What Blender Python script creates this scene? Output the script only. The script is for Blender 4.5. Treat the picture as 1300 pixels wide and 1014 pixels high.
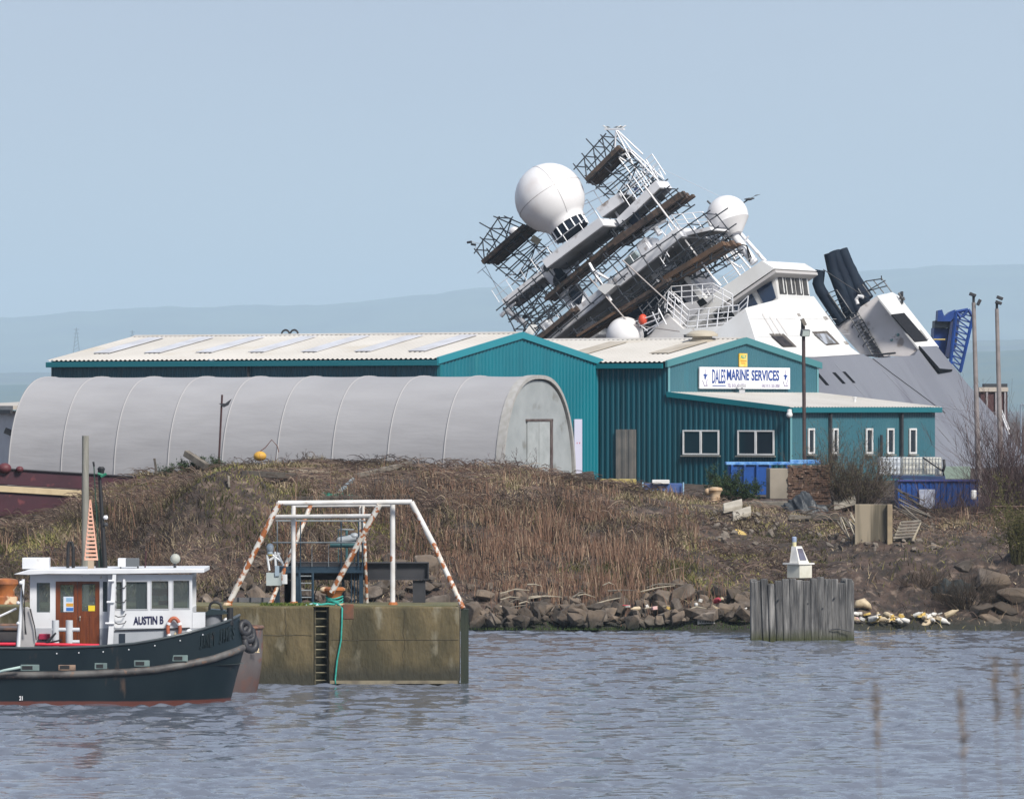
import bpy, bmesh, math, random
import numpy as np
from mathutils import Vector, Matrix
R = math.radians
random.seed(7); np.random.seed(7)
sc = bpy.context.scene
for o in list(bpy.data.objects): bpy.data.objects.remove(o, do_unlink=True)
col = sc.collection

# ---------------------------------------------------------------- camera, sky, sun, exposure
F = 7000.0; EYE = 9.0
cam_d = bpy.data.cameras.new('camera'); cam = bpy.data.objects.new('camera', cam_d); col.objects.link(cam)
cam.location = (0, 0, EYE); cam.rotation_euler = (R(90), 0, 0)
cam_d.sensor_width = 36.0; cam_d.lens = 36.0*F/1300.0; cam_d.shift_y = 8.0/1300.0
cam_d.clip_start = 1.0; cam_d.clip_end = 60000
cam_d.dof.use_dof = True; cam_d.dof.focus_distance = 225; cam_d.dof.aperture_fstop = 8.0
sc.camera = cam

SUN_EL = 42; SUN_AZ = 145           # azimuth clockwise from +Y (north)
w = bpy.data.worlds.new("World"); sc.world = w; w.use_nodes = True
nt = w.node_tree; bg = nt.nodes['Background']
sky = nt.nodes.new('ShaderNodeTexSky'); sky.sky_type = 'NISHITA'; sky.sun_disc = False
sky.sun_elevation = R(SUN_EL); sky.sun_rotation = R(SUN_AZ)
sky.air_density = 1.0; sky.dust_density = 0.3; sky.ozone_density = 3.0
# thin high cloud over the whole sky: the clear-sky model seen through a pale, slightly uneven veil
tcw = nt.nodes.new('ShaderNodeTexCoord'); mpw = nt.nodes.new('ShaderNodeMapping'); mpw.inputs['Scale'].default_value = (1.5, 1.5, 6)
nt.links.new(tcw.outputs['Generated'], mpw.inputs[0])
nw = nt.nodes.new('ShaderNodeTexNoise'); nw.inputs['Scale'].default_value = 2.5; nw.inputs['Detail'].default_value = 4; nt.links.new(mpw.outputs[0], nw.inputs['Vector'])
mrw = nt.nodes.new('ShaderNodeMapRange'); mrw.inputs[1].default_value = .3; mrw.inputs[2].default_value = .7; mrw.inputs[3].default_value = .86; mrw.inputs[4].default_value = .95
nt.links.new(nw.outputs[0], mrw.inputs[0])
mxw = nt.nodes.new('ShaderNodeMix'); mxw.data_type = 'RGBA'; mxw.inputs[7].default_value = (2.80, 3.14, 3.92, 1)
nt.links.new(mrw.outputs[0], mxw.inputs[0]); nt.links.new(sky.outputs[0], mxw.inputs[6])
nt.links.new(mxw.outputs[2], bg.inputs[0]); bg.inputs[1].default_value = 0.105
sd = bpy.data.lights.new('sun', 'SUN'); sd.energy = 3.5; sd.angle = R(14); sd.color = (1.0, 0.955, 0.88)
sun = bpy.data.objects.new('sun', sd); col.objects.link(sun)
dirv = Vector((math.sin(R(SUN_AZ))*math.cos(R(SUN_EL)), math.cos(R(SUN_AZ))*math.cos(R(SUN_EL)), math.sin(R(SUN_EL))))
sun.rotation_euler = dirv.to_track_quat('Z', 'Y').to_euler(); sun.location = (60, 60, 80)
sc.view_settings.view_transform = 'Standard'; sc.view_settings.look = 'None'
sc.view_settings.exposure = 0.62; sc.view_settings.gamma = 1.0
sc.cycles.volume_step_rate = 5.0; sc.cycles.volume_bounces = 1

# ---------------------------------------------------------------- helpers
def W(px, py, Y):
    return Vector(((px-650.0)/F*Y, Y, EYE-(py-515.0)/F*Y))
def PX(v): return (650+v[0]/v[1]*F, 515+(EYE-v[2])/v[1]*F)

MATS = {}
def mat(name, c, c2=None, scale=2.0, rough=0.6, metal=0.0, bump=0.0, bscale=20.0, stretch=(1,1,1), detail=4.0,
        lo=0.35, hi=0.65, c3=None, s3=8.0, lo3=0.55, hi3=0.65, spec=0.5, alpha=None):
    if name in MATS: return MATS[name]
    m = bpy.data.materials.new(name); m.use_nodes = True; t = m.node_tree; b = t.nodes['Principled BSDF']
    b.inputs['Roughness'].default_value = rough; b.inputs['Metallic'].default_value = metal
    b.inputs['Specular IOR Level'].default_value = spec
    b.inputs['Base Color'].default_value = (*c, 1)
    tc = t.nodes.new('ShaderNodeTexCoord'); mp = t.nodes.new('ShaderNodeMapping'); mp.inputs['Scale'].default_value = stretch
    t.links.new(tc.outputs['Object'], mp.inputs[0])
    last = None
    if c2 is not None:
        n = t.nodes.new('ShaderNodeTexNoise'); n.inputs['Scale'].default_value = scale; n.inputs['Detail'].default_value = detail
        t.links.new(mp.outputs[0], n.inputs['Vector'])
        mr = t.nodes.new('ShaderNodeMapRange'); mr.inputs[1].default_value = lo; mr.inputs[2].default_value = hi
        t.links.new(n.outputs[0], mr.inputs[0])
        mx = t.nodes.new('ShaderNodeMix'); mx.data_type = 'RGBA'; mx.inputs[6].default_value = (*c, 1); mx.inputs[7].default_value = (*c2, 1)
        t.links.new(mr.outputs[0], mx.inputs[0]); last = mx.outputs[2]
    if c3 is not None:
        n = t.nodes.new('ShaderNodeTexNoise'); n.inputs['Scale'].default_value = s3; n.inputs['Detail'].default_value = 6
        t.links.new(mp.outputs[0], n.inputs['Vector'])
        mr = t.nodes.new('ShaderNodeMapRange'); mr.inputs[1].default_value = lo3; mr.inputs[2].default_value = hi3
        t.links.new(n.outputs[0], mr.inputs[0])
        mx = t.nodes.new('ShaderNodeMix'); mx.data_type = 'RGBA'; mx.inputs[7].default_value = (*c3, 1)
        if last: t.links.new(last, mx.inputs[6])
        else: mx.inputs[6].default_value = (*c, 1)
        t.links.new(mr.outputs[0], mx.inputs[0]); last = mx.outputs[2]
    if last: t.links.new(last, b.inputs['Base Color'])
    if bump > 0:
        n = t.nodes.new('ShaderNodeTexNoise'); n.inputs['Scale'].default_value = bscale; n.inputs['Detail'].default_value = 5
        t.links.new(mp.outputs[0], n.inputs['Vector'])
        bp = t.nodes.new('ShaderNodeBump'); bp.inputs['Strength'].default_value = bump; bp.inputs['Distance'].default_value = 0.1
        t.links.new(n.outputs[0], bp.inputs['Height']); t.links.new(bp.outputs[0], b.inputs['Normal'])
    MATS[name] = m
    return m

def band(m, z0, z1, c, axis=2, noise=0.3, nscale=3.0, amount=1.0):
    """blend colour c into material m below height z (object coords): tide marks, grime bands that belong to the surface"""
    t = m.node_tree; b = t.nodes['Principled BSDF']
    tc = t.nodes.new('ShaderNodeNewGeometry'); sx = t.nodes.new('ShaderNodeSeparateXYZ'); t.links.new(tc.outputs['Position'], sx.inputs[0])
    n = t.nodes.new('ShaderNodeTexNoise'); n.inputs['Scale'].default_value = nscale; n.inputs['Detail'].default_value = 5
    t.links.new(tc.outputs['Position'], n.inputs['Vector'])
    ma = t.nodes.new('ShaderNodeMath'); ma.operation = 'MULTIPLY_ADD'; ma.inputs[1].default_value = noise*2
    t.links.new(n.outputs[0], ma.inputs[0]); t.links.new(sx.outputs[axis], ma.inputs[2])
    mr = t.nodes.new('ShaderNodeMapRange'); mr.inputs[1].default_value = z0+noise; mr.inputs[2].default_value = z1+noise
    mr.inputs[3].default_value = amount; mr.inputs[4].default_value = 0.0
    t.links.new(ma.outputs[0], mr.inputs[0])
    mx = t.nodes.new('ShaderNodeMix'); mx.data_type = 'RGBA'; mx.inputs[7].default_value = (*c, 1)
    s = b.inputs['Base Color']
    if s.links: t.links.new(s.links[0].from_socket, mx.inputs[6])
    else: mx.inputs[6].default_value = s.default_value
    t.links.new(mr.outputs[0], mx.inputs[0]); t.links.new(mx.outputs[2], s)
    return m

MW = {}
def root(name, loc, label, cat, group=None):
    o = bpy.data.objects.new(name, None); o.empty_display_size = 0.5; col.objects.link(o)
    o.location = loc; MW[o.name] = Matrix.Translation(Vector(loc))
    o['label'] = label; o['category'] = cat
    if group: o['group'] = group
    return o
def tag(o, label=None, cat=None, group=None, kind=None):
    if label: o['label'] = label
    if cat: o['category'] = cat
    if group: o['group'] = group
    if kind: o['kind'] = kind
    return o
def perp(d):
    d = d.normalized(); a = Vector((0,0,1)) if abs(d.z) < 0.9 else Vector((1,0,0))
    x = d.cross(a).normalized(); return x, d.cross(x).normalized()
class MB:
    def __init__(s): s.v = []; s.f = []
    def add(s, vs, fs):
        n = len(s.v); s.v += [Vector(a) for a in vs]; s.f += [tuple(i+n for i in f) for f in fs]; return s
    def box(s, c, size, M=None):
        c = Vector(c); x, y, z = [a/2 for a in size]
        vs = [Vector((i*x, j*y, k*z)) for i in (-1,1) for j in (-1,1) for k in (-1,1)]
        if M is not None: vs = [M @ v for v in vs]
        return s.add([c+v for v in vs], [(0,1,3,2),(4,6,7,5),(0,4,5,1),(2,3,7,6),(0,2,6,4),(1,5,7,3)])
    def obox(s, p, ax, ay, az):
        p = Vector(p); vs = [p + ax*i + ay*j + az*k for i in (0,1) for j in (0,1) for k in (0,1)]
        return s.add(vs, [(0,1,3,2),(4,6,7,5),(0,4,5,1),(2,3,7,6),(0,2,6,4),(1,5,7,3)])
    def tube(s, p0, p1, r0, r1=None, n=6):
        p0 = Vector(p0); p1 = Vector(p1); r1 = r0 if r1 is None else r1
        x, y = perp(p1-p0); vs = []
        for p, r in ((p0, r0), (p1, r1)):
            for k in range(n):
                a = 2*math.pi*k/n; vs.append(p + x*math.cos(a)*r + y*math.sin(a)*r)
        fs = [(k, (k+1) % n, n+(k+1) % n, n+k) for k in range(n)] + [tuple(range(n))[::-1], tuple(range(n, 2*n))]
        return s.add(vs, fs)
    def path(s, pts, r, n=6, closed=False):
        pts = [Vector(p) for p in pts]; N = len(pts); vs = []; rr = r if isinstance(r, (list, tuple)) else [r]*N
        x = None
        for i in range(N):
            a = pts[(i-1) % N] if (closed or i > 0) else pts[i]; b = pts[(i+1) % N] if (closed or i < N-1) else pts[i]
            d = (b-a).normalized()
            if x is None: x, y = perp(d)
            else:
                x = (x - d*x.dot(d)).normalized(); y = d.cross(x).normalized()
            for k in range(n):
                an = 2*math.pi*k/n; vs.append(pts[i] + x*math.cos(an)*rr[i] + y*math.sin(an)*rr[i])
        fs = []
        for i in range(N if closed else N-1):
            j = (i+1) % N
            fs += [(i*n+k, i*n+(k+1) % n, j*n+(k+1) % n, j*n+k) for k in range(n)]
        if not closed: fs += [tuple(range(n))[::-1], tuple(range((N-1)*n, N*n))]
        return s.add(vs, fs)
    def prism(s, poly, vec):
        poly = [Vector(p) for p in poly]; n = len(poly); vec = Vector(vec)
        return s.add(poly + [p+vec for p in poly], [tuple(range(n)), tuple(range(n, 2*n))[::-1]] + [(i, n+i, n+(i+1) % n, (i+1) % n) for i in range(n)])
    def lathe(s, prof, c, n=20, M=None):
        c = Vector(c); vs = []
        for r, z in prof:
            for k in range(n):
                a = 2*math.pi*k/n; v = Vector((r*math.cos(a), r*math.sin(a), z)); vs.append(c + (M @ v if M else v))
        fs = [(i*n+k, i*n+(k+1) % n, (i+1)*n+(k+1) % n, (i+1)*n+k) for i in range(len(prof)-1) for k in range(n)]
        fs += [tuple(range(n))[::-1], tuple(range((len(prof)-1)*n, len(prof)*n))]
        return s.add(vs, fs)
    def ball(s, c, r, sc3=(1,1,1), n=16, m=10, M=None, t0=0.0, t1=math.pi):
        prof = [(math.sin(t0+(t1-t0)*i/m)*r, -math.cos(t0+(t1-t0)*i/m)*r) for i in range(m+1)]
        prof = [(max(a, 1e-4)*sc3[0], b*sc3[2]) for a, b in prof]
        return s.lathe(prof, c, n, M)
    def grid(s, rows, closed=False):
        nr = len(rows); nc = len(rows[0]); vs = [p for r in rows for p in r]
        fs = [(i*nc+j, i*nc+j+1, (i+1)*nc+j+1, (i+1)*nc+j) for i in range(nr-1) for j in range(nc-1)]
        if closed: fs += [(i*nc+nc-1, i*nc, (i+1)*nc, (i+1)*nc+nc-1) for i in range(nr-1)]
        return s.add(vs, fs)
    def build(s, name, m, parent=None, smooth=False, bevel=0.0, label=None, cat=None, group=None, kind=None, solid=0.0, fix=True):
        if parent is None:
            a = np.array([v[:] for v in s.v]); mn = a.min(0); mx = a.max(0)
            M = Matrix.Translation(Vector(((mn[0]+mx[0])/2, (mn[1]+mx[1])/2, mn[2])))
        else: M = MW[parent.name]
        Mi = M.inverted()
        me = bpy.data.meshes.new(name); me.from_pydata([(Mi @ v)[:] for v in s.v], [], s.f); me.update()
        if fix:
            bm = bmesh.new(); bm.from_mesh(me); bmesh.ops.recalc_face_normals(bm, faces=bm.faces); bm.to_mesh(me); bm.free()
        o = bpy.data.objects.new(name, me); col.objects.link(o); me.materials.append(m)
        if smooth: me.polygons.foreach_set('use_smooth', [True]*len(me.polygons))
        if smooth == 2:
            me.set_sharp_from_angle(angle=R(40))
        if parent is None: o.location = M.translation
        else: o.parent = parent
        MW[o.name] = M
        if solid: md = o.modifiers.new('solid', 'SOLIDIFY'); md.thickness = solid; md.offset = 0
        if bevel: md = o.modifiers.new('bevel', 'BEVEL'); md.width = bevel; md.segments = 2; md.limit_method = 'ANGLE'; md.angle_limit = R(50)
        return tag(o, label, cat, group, kind)
def copy_tree(o, parent=None, delta=None):
    c = o.copy(); col.objects.link(c)
    if parent is not None: c.parent = parent
    MW[c.name] = MW.get(o.name, Matrix())
    for ch in list(o.children): copy_tree(ch, c)
    return c
def bulk(name, V, Fc, m, label, cat, kind='stuff', colors=None, parent=None):
    """big mesh from numpy arrays; Fc (n,k)"""
    me = bpy.data.meshes.new(name); n = len(V); k = Fc.shape[1]; f = len(Fc)
    me.vertices.add(n); me.vertices.foreach_set('co', V.astype(np.float32).ravel())
    me.loops.add(f*k); me.loops.foreach_set('vertex_index', Fc.astype(np.int32).ravel())
    me.polygons.add(f); me.polygons.foreach_set('loop_start', np.arange(0, f*k, k, dtype=np.int32))
    me.polygons.foreach_set('loop_total', np.full(f, k, dtype=np.int32))
    me.update(calc_edges=True)
    if colors is not None:
        at = me.color_attributes.new('tint', 'FLOAT_COLOR', 'POINT')
        c4 = np.ones((n, 4), dtype=np.float32); c4[:, :3] = colors*.86; at.data.foreach_set('color', c4.ravel())
    me.materials.append(m)
    o = bpy.data.objects.new(name, me); col.objects.link(o)
    if parent is not None: o.parent = parent; 
    return tag(o, label, cat, None, kind)
def tint_mat(name, rough=0.85, transl=0.0):
    m = bpy.data.materials.new(name); m.use_nodes = True; t = m.node_tree; b = t.nodes['Principled BSDF']
    a = t.nodes.new('ShaderNodeAttribute'); a.attribute_name = 'tint'; t.links.new(a.outputs[0], b.inputs['Base Color'])
    b.inputs['Roughness'].default_value = rough; b.inputs['Specular IOR Level'].default_value = 0.2
    return m
def text_mesh(name, body, p, right, up, height, width, m, parent, thick=0.01, bold=0.0, raise_=0.0):
    """flat lettering as a real mesh: p = lower-left corner, right/up unit vectors"""
    cu = bpy.data.curves.new('lettering', 'FONT'); cu.body = body; cu.extrude = thick/2; cu.offset = bold; cu.size = 1.0
    cu.resolution_u = 3
    tmp = bpy.data.objects.new('tmp', cu); col.objects.link(tmp)
    dg = bpy.context.evaluated_depsgraph_get(); dg.update()
    me = bpy.data.meshes.new_from_object(tmp.evaluated_get(dg)); bpy.data.objects.remove(tmp); bpy.data.curves.remove(cu)
    co = np.array([v.co[:] for v in me.vertices]); mn = co.min(0); mx = co.max(0)
    n = right.cross(up); Mi = MW[parent.name].inverted() if parent else Matrix()
    for v in me.vertices:
        a = (v.co.x-mn[0])/(mx[0]-mn[0])*width; b = (v.co.y-mn[1])/(mx[1]-mn[1])*height
        v.co = Mi @ (Vector(p) + right*a + up*b + n*(v.co.z+thick/2+raise_))
    me.update(); o = bpy.data.objects.new(name, me); col.objects.link(o); me.materials.clear(); me.materials.append(m); o.parent = parent
    MW[o.name] = MW[parent.name]
    return o

# value noise for terrain, numpy
_tab = np.random.rand(256, 256)
def vnoise(x, y):
    xi = np.floor(x).astype(int); yi = np.floor(y).astype(int); fx = x-xi; fy = y-yi
    fx = fx*fx*(3-2*fx); fy = fy*fy*(3-2*fy)
    g = lambda a, b: _tab[a % 256, b % 256]
    return (g(xi, yi)*(1-fx)+g(xi+1, yi)*fx)*(1-fy)+(g(xi, yi+1)*(1-fx)+g(xi+1, yi+1)*fx)*fy-0.5
def fbm(x, y, o=4):
    s = 0; a = 1
    for i in range(o): s = s+a*vnoise(x*2**i+17*i, y*2**i+31*i); a *= .5
    return s

# ---------------------------------------------------------------- shared materials
M_white = mat('white_paint', (.74,.74,.74), (.62,.61,.60), 1.2, .45, c3=(.40,.30,.22), s3=3, lo3=.66, hi3=.80)
M_shipwhite = mat('ship_white_paint', (.70,.70,.69), (.62,.61,.59), .35, .5, stretch=(1.5,1.5,.5), c3=(.42,.33,.26), s3=1.6, lo3=.66, hi3=.80)
M_dark = mat('dark_steel', (.02,.022,.028), (.04,.04,.045), 3, .55)
M_black = mat('black_rubber', (.012,.012,.014), rough=.6)
M_pit = mat('deep_black', (.006,.007,.009), rough=.9, spec=.1)
M_glass = mat('window_glass', (.015,.025,.035), rough=.06, spec=.8)
M_grey = mat('grey_paint', (.30,.31,.33), (.24,.25,.27), 1.5, .5)

# ---------------------------------------------------------------- ground, bank, water, hills
TCP = np.array([-3000,-120,0,60,130,170,200,230,300,340,400,470,540,600,680,740,800,860,900,960,1020,1080,1150,1220,1300,1420,4000.])
TCY = np.array([654,654,652,644,622,609,603,600,592,589,588,592,598,598,602,612,622,632,638,646,652,657,662,658,654,652,652.])
TGS = np.array([0,.12,.2,.55,.85,1.0]); TGZ = np.array([0,.10,.22,.62,.93,1.0])
THS = np.array([0,.06,.22,.5,.75,1.0]); THZ = np.array([0,.10,.55,.86,.95,1.0])
def shore(x): return 221.5 + 0.9*vnoise(x*.25+3, x*0+5)*2 + .9*fbm(x*.9+8, x*0+2, 3)
def terrain(x, y):
    x = np.asarray(x, float); y = np.asarray(y, float)
    px = 650+x/243*F; sh = shore(x)
    cz = 9-(np.interp(px, TCP, TCY)-515)*243/F
    s = (y-sh)/(243-sh); sc_ = np.clip(s, 0, 1)
    k = np.clip((px-990)/120, 0, 1)
    g = np.interp(sc_, TGS, TGZ)*(1-k)+np.interp(sc_, THS, THZ)*k
    z = cz*g
    z = np.where(s < 0, s*3.2, z)
    yard = np.interp(px, [680, 760, 1000], [5.3, 4.85, 4.8])
    t = np.clip((y-245)/9, 0, 1); t = t*t*(3-2*t)
    z = z*(1-t)+yard*t
    fade = np.clip(s*4, 0, 1)*np.clip((258-y)/10, 0, 1)
    z = z+fade*(fbm(x*.22, y*.22)*.8*np.clip(1.15-s, .12, 1)+fbm(x*.6+9, y*.6, 3)*.42*np.clip(1.3-s, .2, 1))
    z = z+np.clip((px-1000)/80, 0, 1)*fade*np.clip(1.1-s, .1, 1)*(np.abs(fbm(x*1.1+3, y*.7, 4))*.7-.12)
    # grassy spoil mound
    r2 = ((x+12.0)/2.7)**2+((y-233.5)/2.8)**2
    z = z+2.3*np.exp(-r2*1.2)
    return np.maximum(z, -2.5)
def tz(x, y): return float(terrain(np.array([x]), np.array([y]))[0])

soil = mat('bank_soil', (.080,.052,.040), (.024,.018,.015), 1.6, .95, bump=1.0, bscale=5, c3=(.15,.11,.085), s3=2.4, lo3=.56, hi3=.68, detail=8)
band(soil, 0.15, 0.6, (.02,.02,.014), noise=.25)
xs = np.concatenate([np.linspace(-3000,-60,12), np.array([-58,-50,-42,-34,-29]), np.linspace(-25.5,25.5,520), np.array([29,34,42,50]), np.linspace(60,3000,12)])
ys = np.concatenate([np.linspace(212,260,240), np.array([270,300,400,700,1500,3000,6000,9000,16000,28000])])
X, Y = np.meshgrid(xs, ys); Z = terrain(X, Y)
Z = np.where(Y > 262, np.where(X > 4, 4.8, 5.3)*np.clip((2600-Y)/1400, 0, 1)+0.5, Z)
V = np.stack([X.ravel(), Y.ravel(), Z.ravel()], 1); nc = len(xs); nr = len(ys)
I = (np.arange(nr-1)[:, None]*nc+np.arange(nc-1)[None, :]).ravel()
ground = bulk('ground', V, np.stack([I, I+1, I+nc+1, I+nc], 1), soil, 'brown earth bank and yard ground behind the dock water', 'ground', 'structure')
ground.data.polygons.foreach_set('use_smooth', [True]*len(ground.data.polygons))

# water
wm = bpy.data.materials.new('dock_water'); wm.use_nodes = True; t = wm.node_tree; b = t.nodes['Principled BSDF']
b.inputs['Base Color'].default_value = (.115,.13,.165,1); b.inputs['Roughness'].default_value = .08; b.inputs['IOR'].default_value = 1.33
b.inputs['Specular IOR Level'].default_value = .5
tc = t.nodes.new('ShaderNodeNewGeometry'); mp = t.nodes.new('ShaderNodeMapping'); mp.inputs['Scale'].default_value = (2.2, 1.3, 1)
t.links.new(tc.outputs['Position'], mp.inputs[0])
n1 = t.nodes.new('ShaderNodeTexNoise'); n1.inputs['Scale'].default_value = 2.2; n1.inputs['Detail'].default_value = 5
t.links.new(mp.outputs[0], n1.inputs['Vector'])
bp = t.nodes.new('ShaderNodeBump'); bp.inputs['Strength'].default_value = .18; bp.inputs['Distance'].default_value = .06
t.links.new(n1.outputs[0], bp.inputs['Height']); t.links.new(bp.outputs[0], b.inputs['Normal'])
rng = np.random.RandomState(3)
def waves(X, Y):
    Z = np.zeros_like(X)
    for i in range(48):
        lam = .26*(1.036**i); a = -math.pi/2+rng.uniform(-.95, .95)+.15; k = 2*math.pi/lam
        ph = k*(X*math.cos(a)+Y*math.sin(a))+rng.uniform(0, 6.28)+1.5*vnoise(X*.15+i, Y*.15)*2
        amp = .0046*lam
        Z += amp*(1-2*np.abs(np.sin(ph/2))**1.2)
    Z = Z*np.clip(.55+3.0*fbm(X*1.5, Y*.8, 2), .20, 2.4)
    return Z*(1+.35*fbm(X*.07, Y*.05, 2))*1.95
xs = np.linspace(-21, 21, 620); ys = np.linspace(119, 229, 1150)
X, Y = np.meshgrid(xs, ys)
V = np.stack([X.ravel(), Y.ravel(), waves(X, Y).ravel()], 1); nc = len(xs); nr = len(ys)
I = (np.arange(nr-1)[:, None]*nc+np.arange(nc-1)[None, :]).ravel()
Fw = np.stack([I, I+1, I+nc+1, I+nc], 1)
# calm skirt around the wave patch
o4 = [(-1500,-60),(1500,-60),(1500,119),(-1500,119)], [(-1500,119),(-21,119),(-21,229),(-1500,229)], [(21,119),(1500,119),(1500,229),(21,229)]
EV = []; EF = []
for q in o4:
    n = len(V)+len(EV); EV += [(a, b_, 0.0) for a, b_ in q]; EF.append((n, n+1, n+2, n+3))
water = bulk('water', np.vstack([V, np.array(EV)]), np.vstack([Fw, np.array(EF)]), wm, 'rippled grey blue dock water', 'water', 'structure')
water.data.polygons.foreach_set('use_smooth', [True]*len(water.data.polygons))

# hills
def hill(name, Yt, pxs, pys, m, depth, label):
    pxs = np.array(pxs, float); pys = np.array(pys, float)
    P = np.linspace(-900, 2200, 400); py = np.interp(P, pxs, pys)
    rows = []
    x = (P-650)/F*Yt; zt = EYE-(py-515)/F*Yt + fbm(x*.006, x*0+Yt, 4)*Yt*.0005
    for f, dz in ((-1, 0), (-.75, .30), (-.5, .58), (-.25, .85), (-.08, .975), (0, 1), (.3, .9), (1, 0)):
        yy = Yt+f*depth
        rows.append(np.stack([x*(yy/Yt)**.0, np.full_like(x, yy), np.where(dz == 0, -1.0, zt*dz)+ (fbm(x*.01, x*0+f*9, 3)*zt*.06 if 0 < dz < .97 else 0)], 1))
    V = np.vstack(rows); nc = len(x)
    I = (np.arange(len(rows)-1)[:, None]*nc+np.arange(nc-1)[None, :]).ravel()
    o = bulk(name, V, np.stack([I, I+1, I+nc+1, I+nc], 1), m, label, 'hill', 'structure')
    o.data.polygons.foreach_set('use_smooth', [True]*len(o.data.polygons)); return o
hm3 = mat('far_hill_grass', (.060,.085,.06), (.02,.035,.035), .0022, .9, detail=8, lo=.42, hi=.58)
hm2 = mat('mid_hill_wood', (.015,.024,.028), (.045,.065,.04), .004, .9, detail=8, lo=.45, hi=.6)
hm1 = mat('near_field_green', (.015,.060,.055), (.04,.075,.05), .006, .9, detail=8, lo=.45, hi=.58)
hill('far_hills', 24000, [-1500,-300,0,150,300,450,640,800,1000,1130,1200,1300,1600,2800], [440,415,403,392,388,385,362,352,348,344,337,334,336,360], hm3, 4000, 'long hazy blue hill ridge on the horizon')
hill('wooded_ridge', 15000, [-1500,-200,0,100,600,1000,1180,1230,1300,1700,2800], [470,472,473,474,466,448,438,432,430,428,440], hm2, 2500, 'darker wooded ridge below the far hills')
hill('coastal_fields', 10500, [-1500,0,100,700,1100,1240,1300,1700,2800], [488,488,488,488,470,447,444,444,450], hm1, 2000, 'teal green fields low on the horizon')

# air between here and the hills: one even haze box, sky outside it
hz_m = bpy.data.materials.new('haze_air'); hz_m.use_nodes = True; t = hz_m.node_tree; t.nodes.remove(t.nodes['Principled BSDF'])
pv = t.nodes.new('ShaderNodeVolumePrincipled'); pv.inputs['Color'].default_value = (.67,.855,1.0,1); pv.inputs['Density'].default_value = .00008
pv.inputs['Anisotropy'].default_value = 0.0
t.links.new(pv.outputs[0], t.nodes['Material Output'].inputs['Volume'])
mb = MB(); mb.box((0, 14950, 345), (24000, 30000, 694)); haze_o = mb.build('haze', hz_m); tag(haze_o, 'thin pale blue haze over the dock and the hills', 'haze', None, 'stuff')
# ---------------------------------------------------------------- buildings
A33 = R(33); u = Vector((-math.cos(A33), math.sin(A33), 0)); v = Vector((math.sin(A33), math.cos(A33), 0)); ZU = Vector((0,0,1))
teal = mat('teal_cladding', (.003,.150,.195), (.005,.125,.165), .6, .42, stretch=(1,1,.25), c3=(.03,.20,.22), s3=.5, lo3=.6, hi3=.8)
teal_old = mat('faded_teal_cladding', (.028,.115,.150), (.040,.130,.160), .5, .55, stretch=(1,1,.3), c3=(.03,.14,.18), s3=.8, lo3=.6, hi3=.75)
teal_shade = mat('shaded_teal_cladding', (.0015,.070,.100), (.002,.055,.080), .6, .42, stretch=(2,2,.15), c3=(.006,.045,.06), s3=1.2, lo3=.55, hi3=.75)  # long walls: shade put into the base teal; streaks are dirt
teal_trim = mat('teal_trim', (.006,.14,.17), rough=.4)
roof_m = mat('pale_roof_sheet', (.50,.475,.44), (.43,.405,.37), .25, .6, c3=(.42,.38,.32), s3=.35, lo3=.58, hi3=.75)
roof_lt = mat('rooflight_sheet', (.60,.60,.63), (.50,.49,.50), 1.2, .35)
roof_dirty = mat('mossy_rooflight_sheet', (.36,.31,.24), (.48,.43,.36), .8, .6)

def corr_wall(mb, p0, d, L, z0, zf, nrm, pitch=.30, dep=.045, t0=0.0):
    """real corrugated sheet along p0 + d*t, top height zf(t)"""
    rows = [[], []]; n = int(L/pitch)
    for i in range(n+1):
        for f, h in ((0, 0), (.34, 0), (.5, 1), (.84, 1)):
            t = (i+f)*pitch
            if t > L: break
            p = p0+d*t+nrm*(dep*h)
            rows[0].append(Vector((p.x, p.y, z0))); rows[1].append(Vector((p.x, p.y, zf(t))))
    p = p0+d*L; rows[0].append(Vector((p.x, p.y, z0))); rows[1].append(Vector((p.x, p.y, zf(L))))
    mb.grid(rows)
def corr_roof(mb, e0, e1, r0, r1, pitch=.28, dep=.05):
    """sheet between eave e0-e1 and ridge r0-r1, ribs run up the slope"""
    L = (e1-e0).length; n = int(L/pitch); rows = [[], []]
    nrm = (e1-e0).cross(r0-e0).normalized(); nrm = nrm if nrm.z > 0 else -nrm
    for i in range(n+1):
        for f, h in ((0, 0), (.3, 0), (.5, 1), (.8, 1)):
            t = min((i+f)*pitch/L, 1)
            rows[0].append(e0.lerp(e1, t)+nrm*dep*h); rows[1].append(r0.lerp(r1, t)+nrm*dep*h)
    mb.grid(rows)

def wall_t(P, d, px):
    """distance along P + d t where it meets the sight line of column px: places openings at their real spot on the wall"""
    k = (px-650)/F; return (P.x-k*P.y)/(k*d.y-d.x)
def wz(py, Y): return EYE-(py-515)/F*Y

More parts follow.
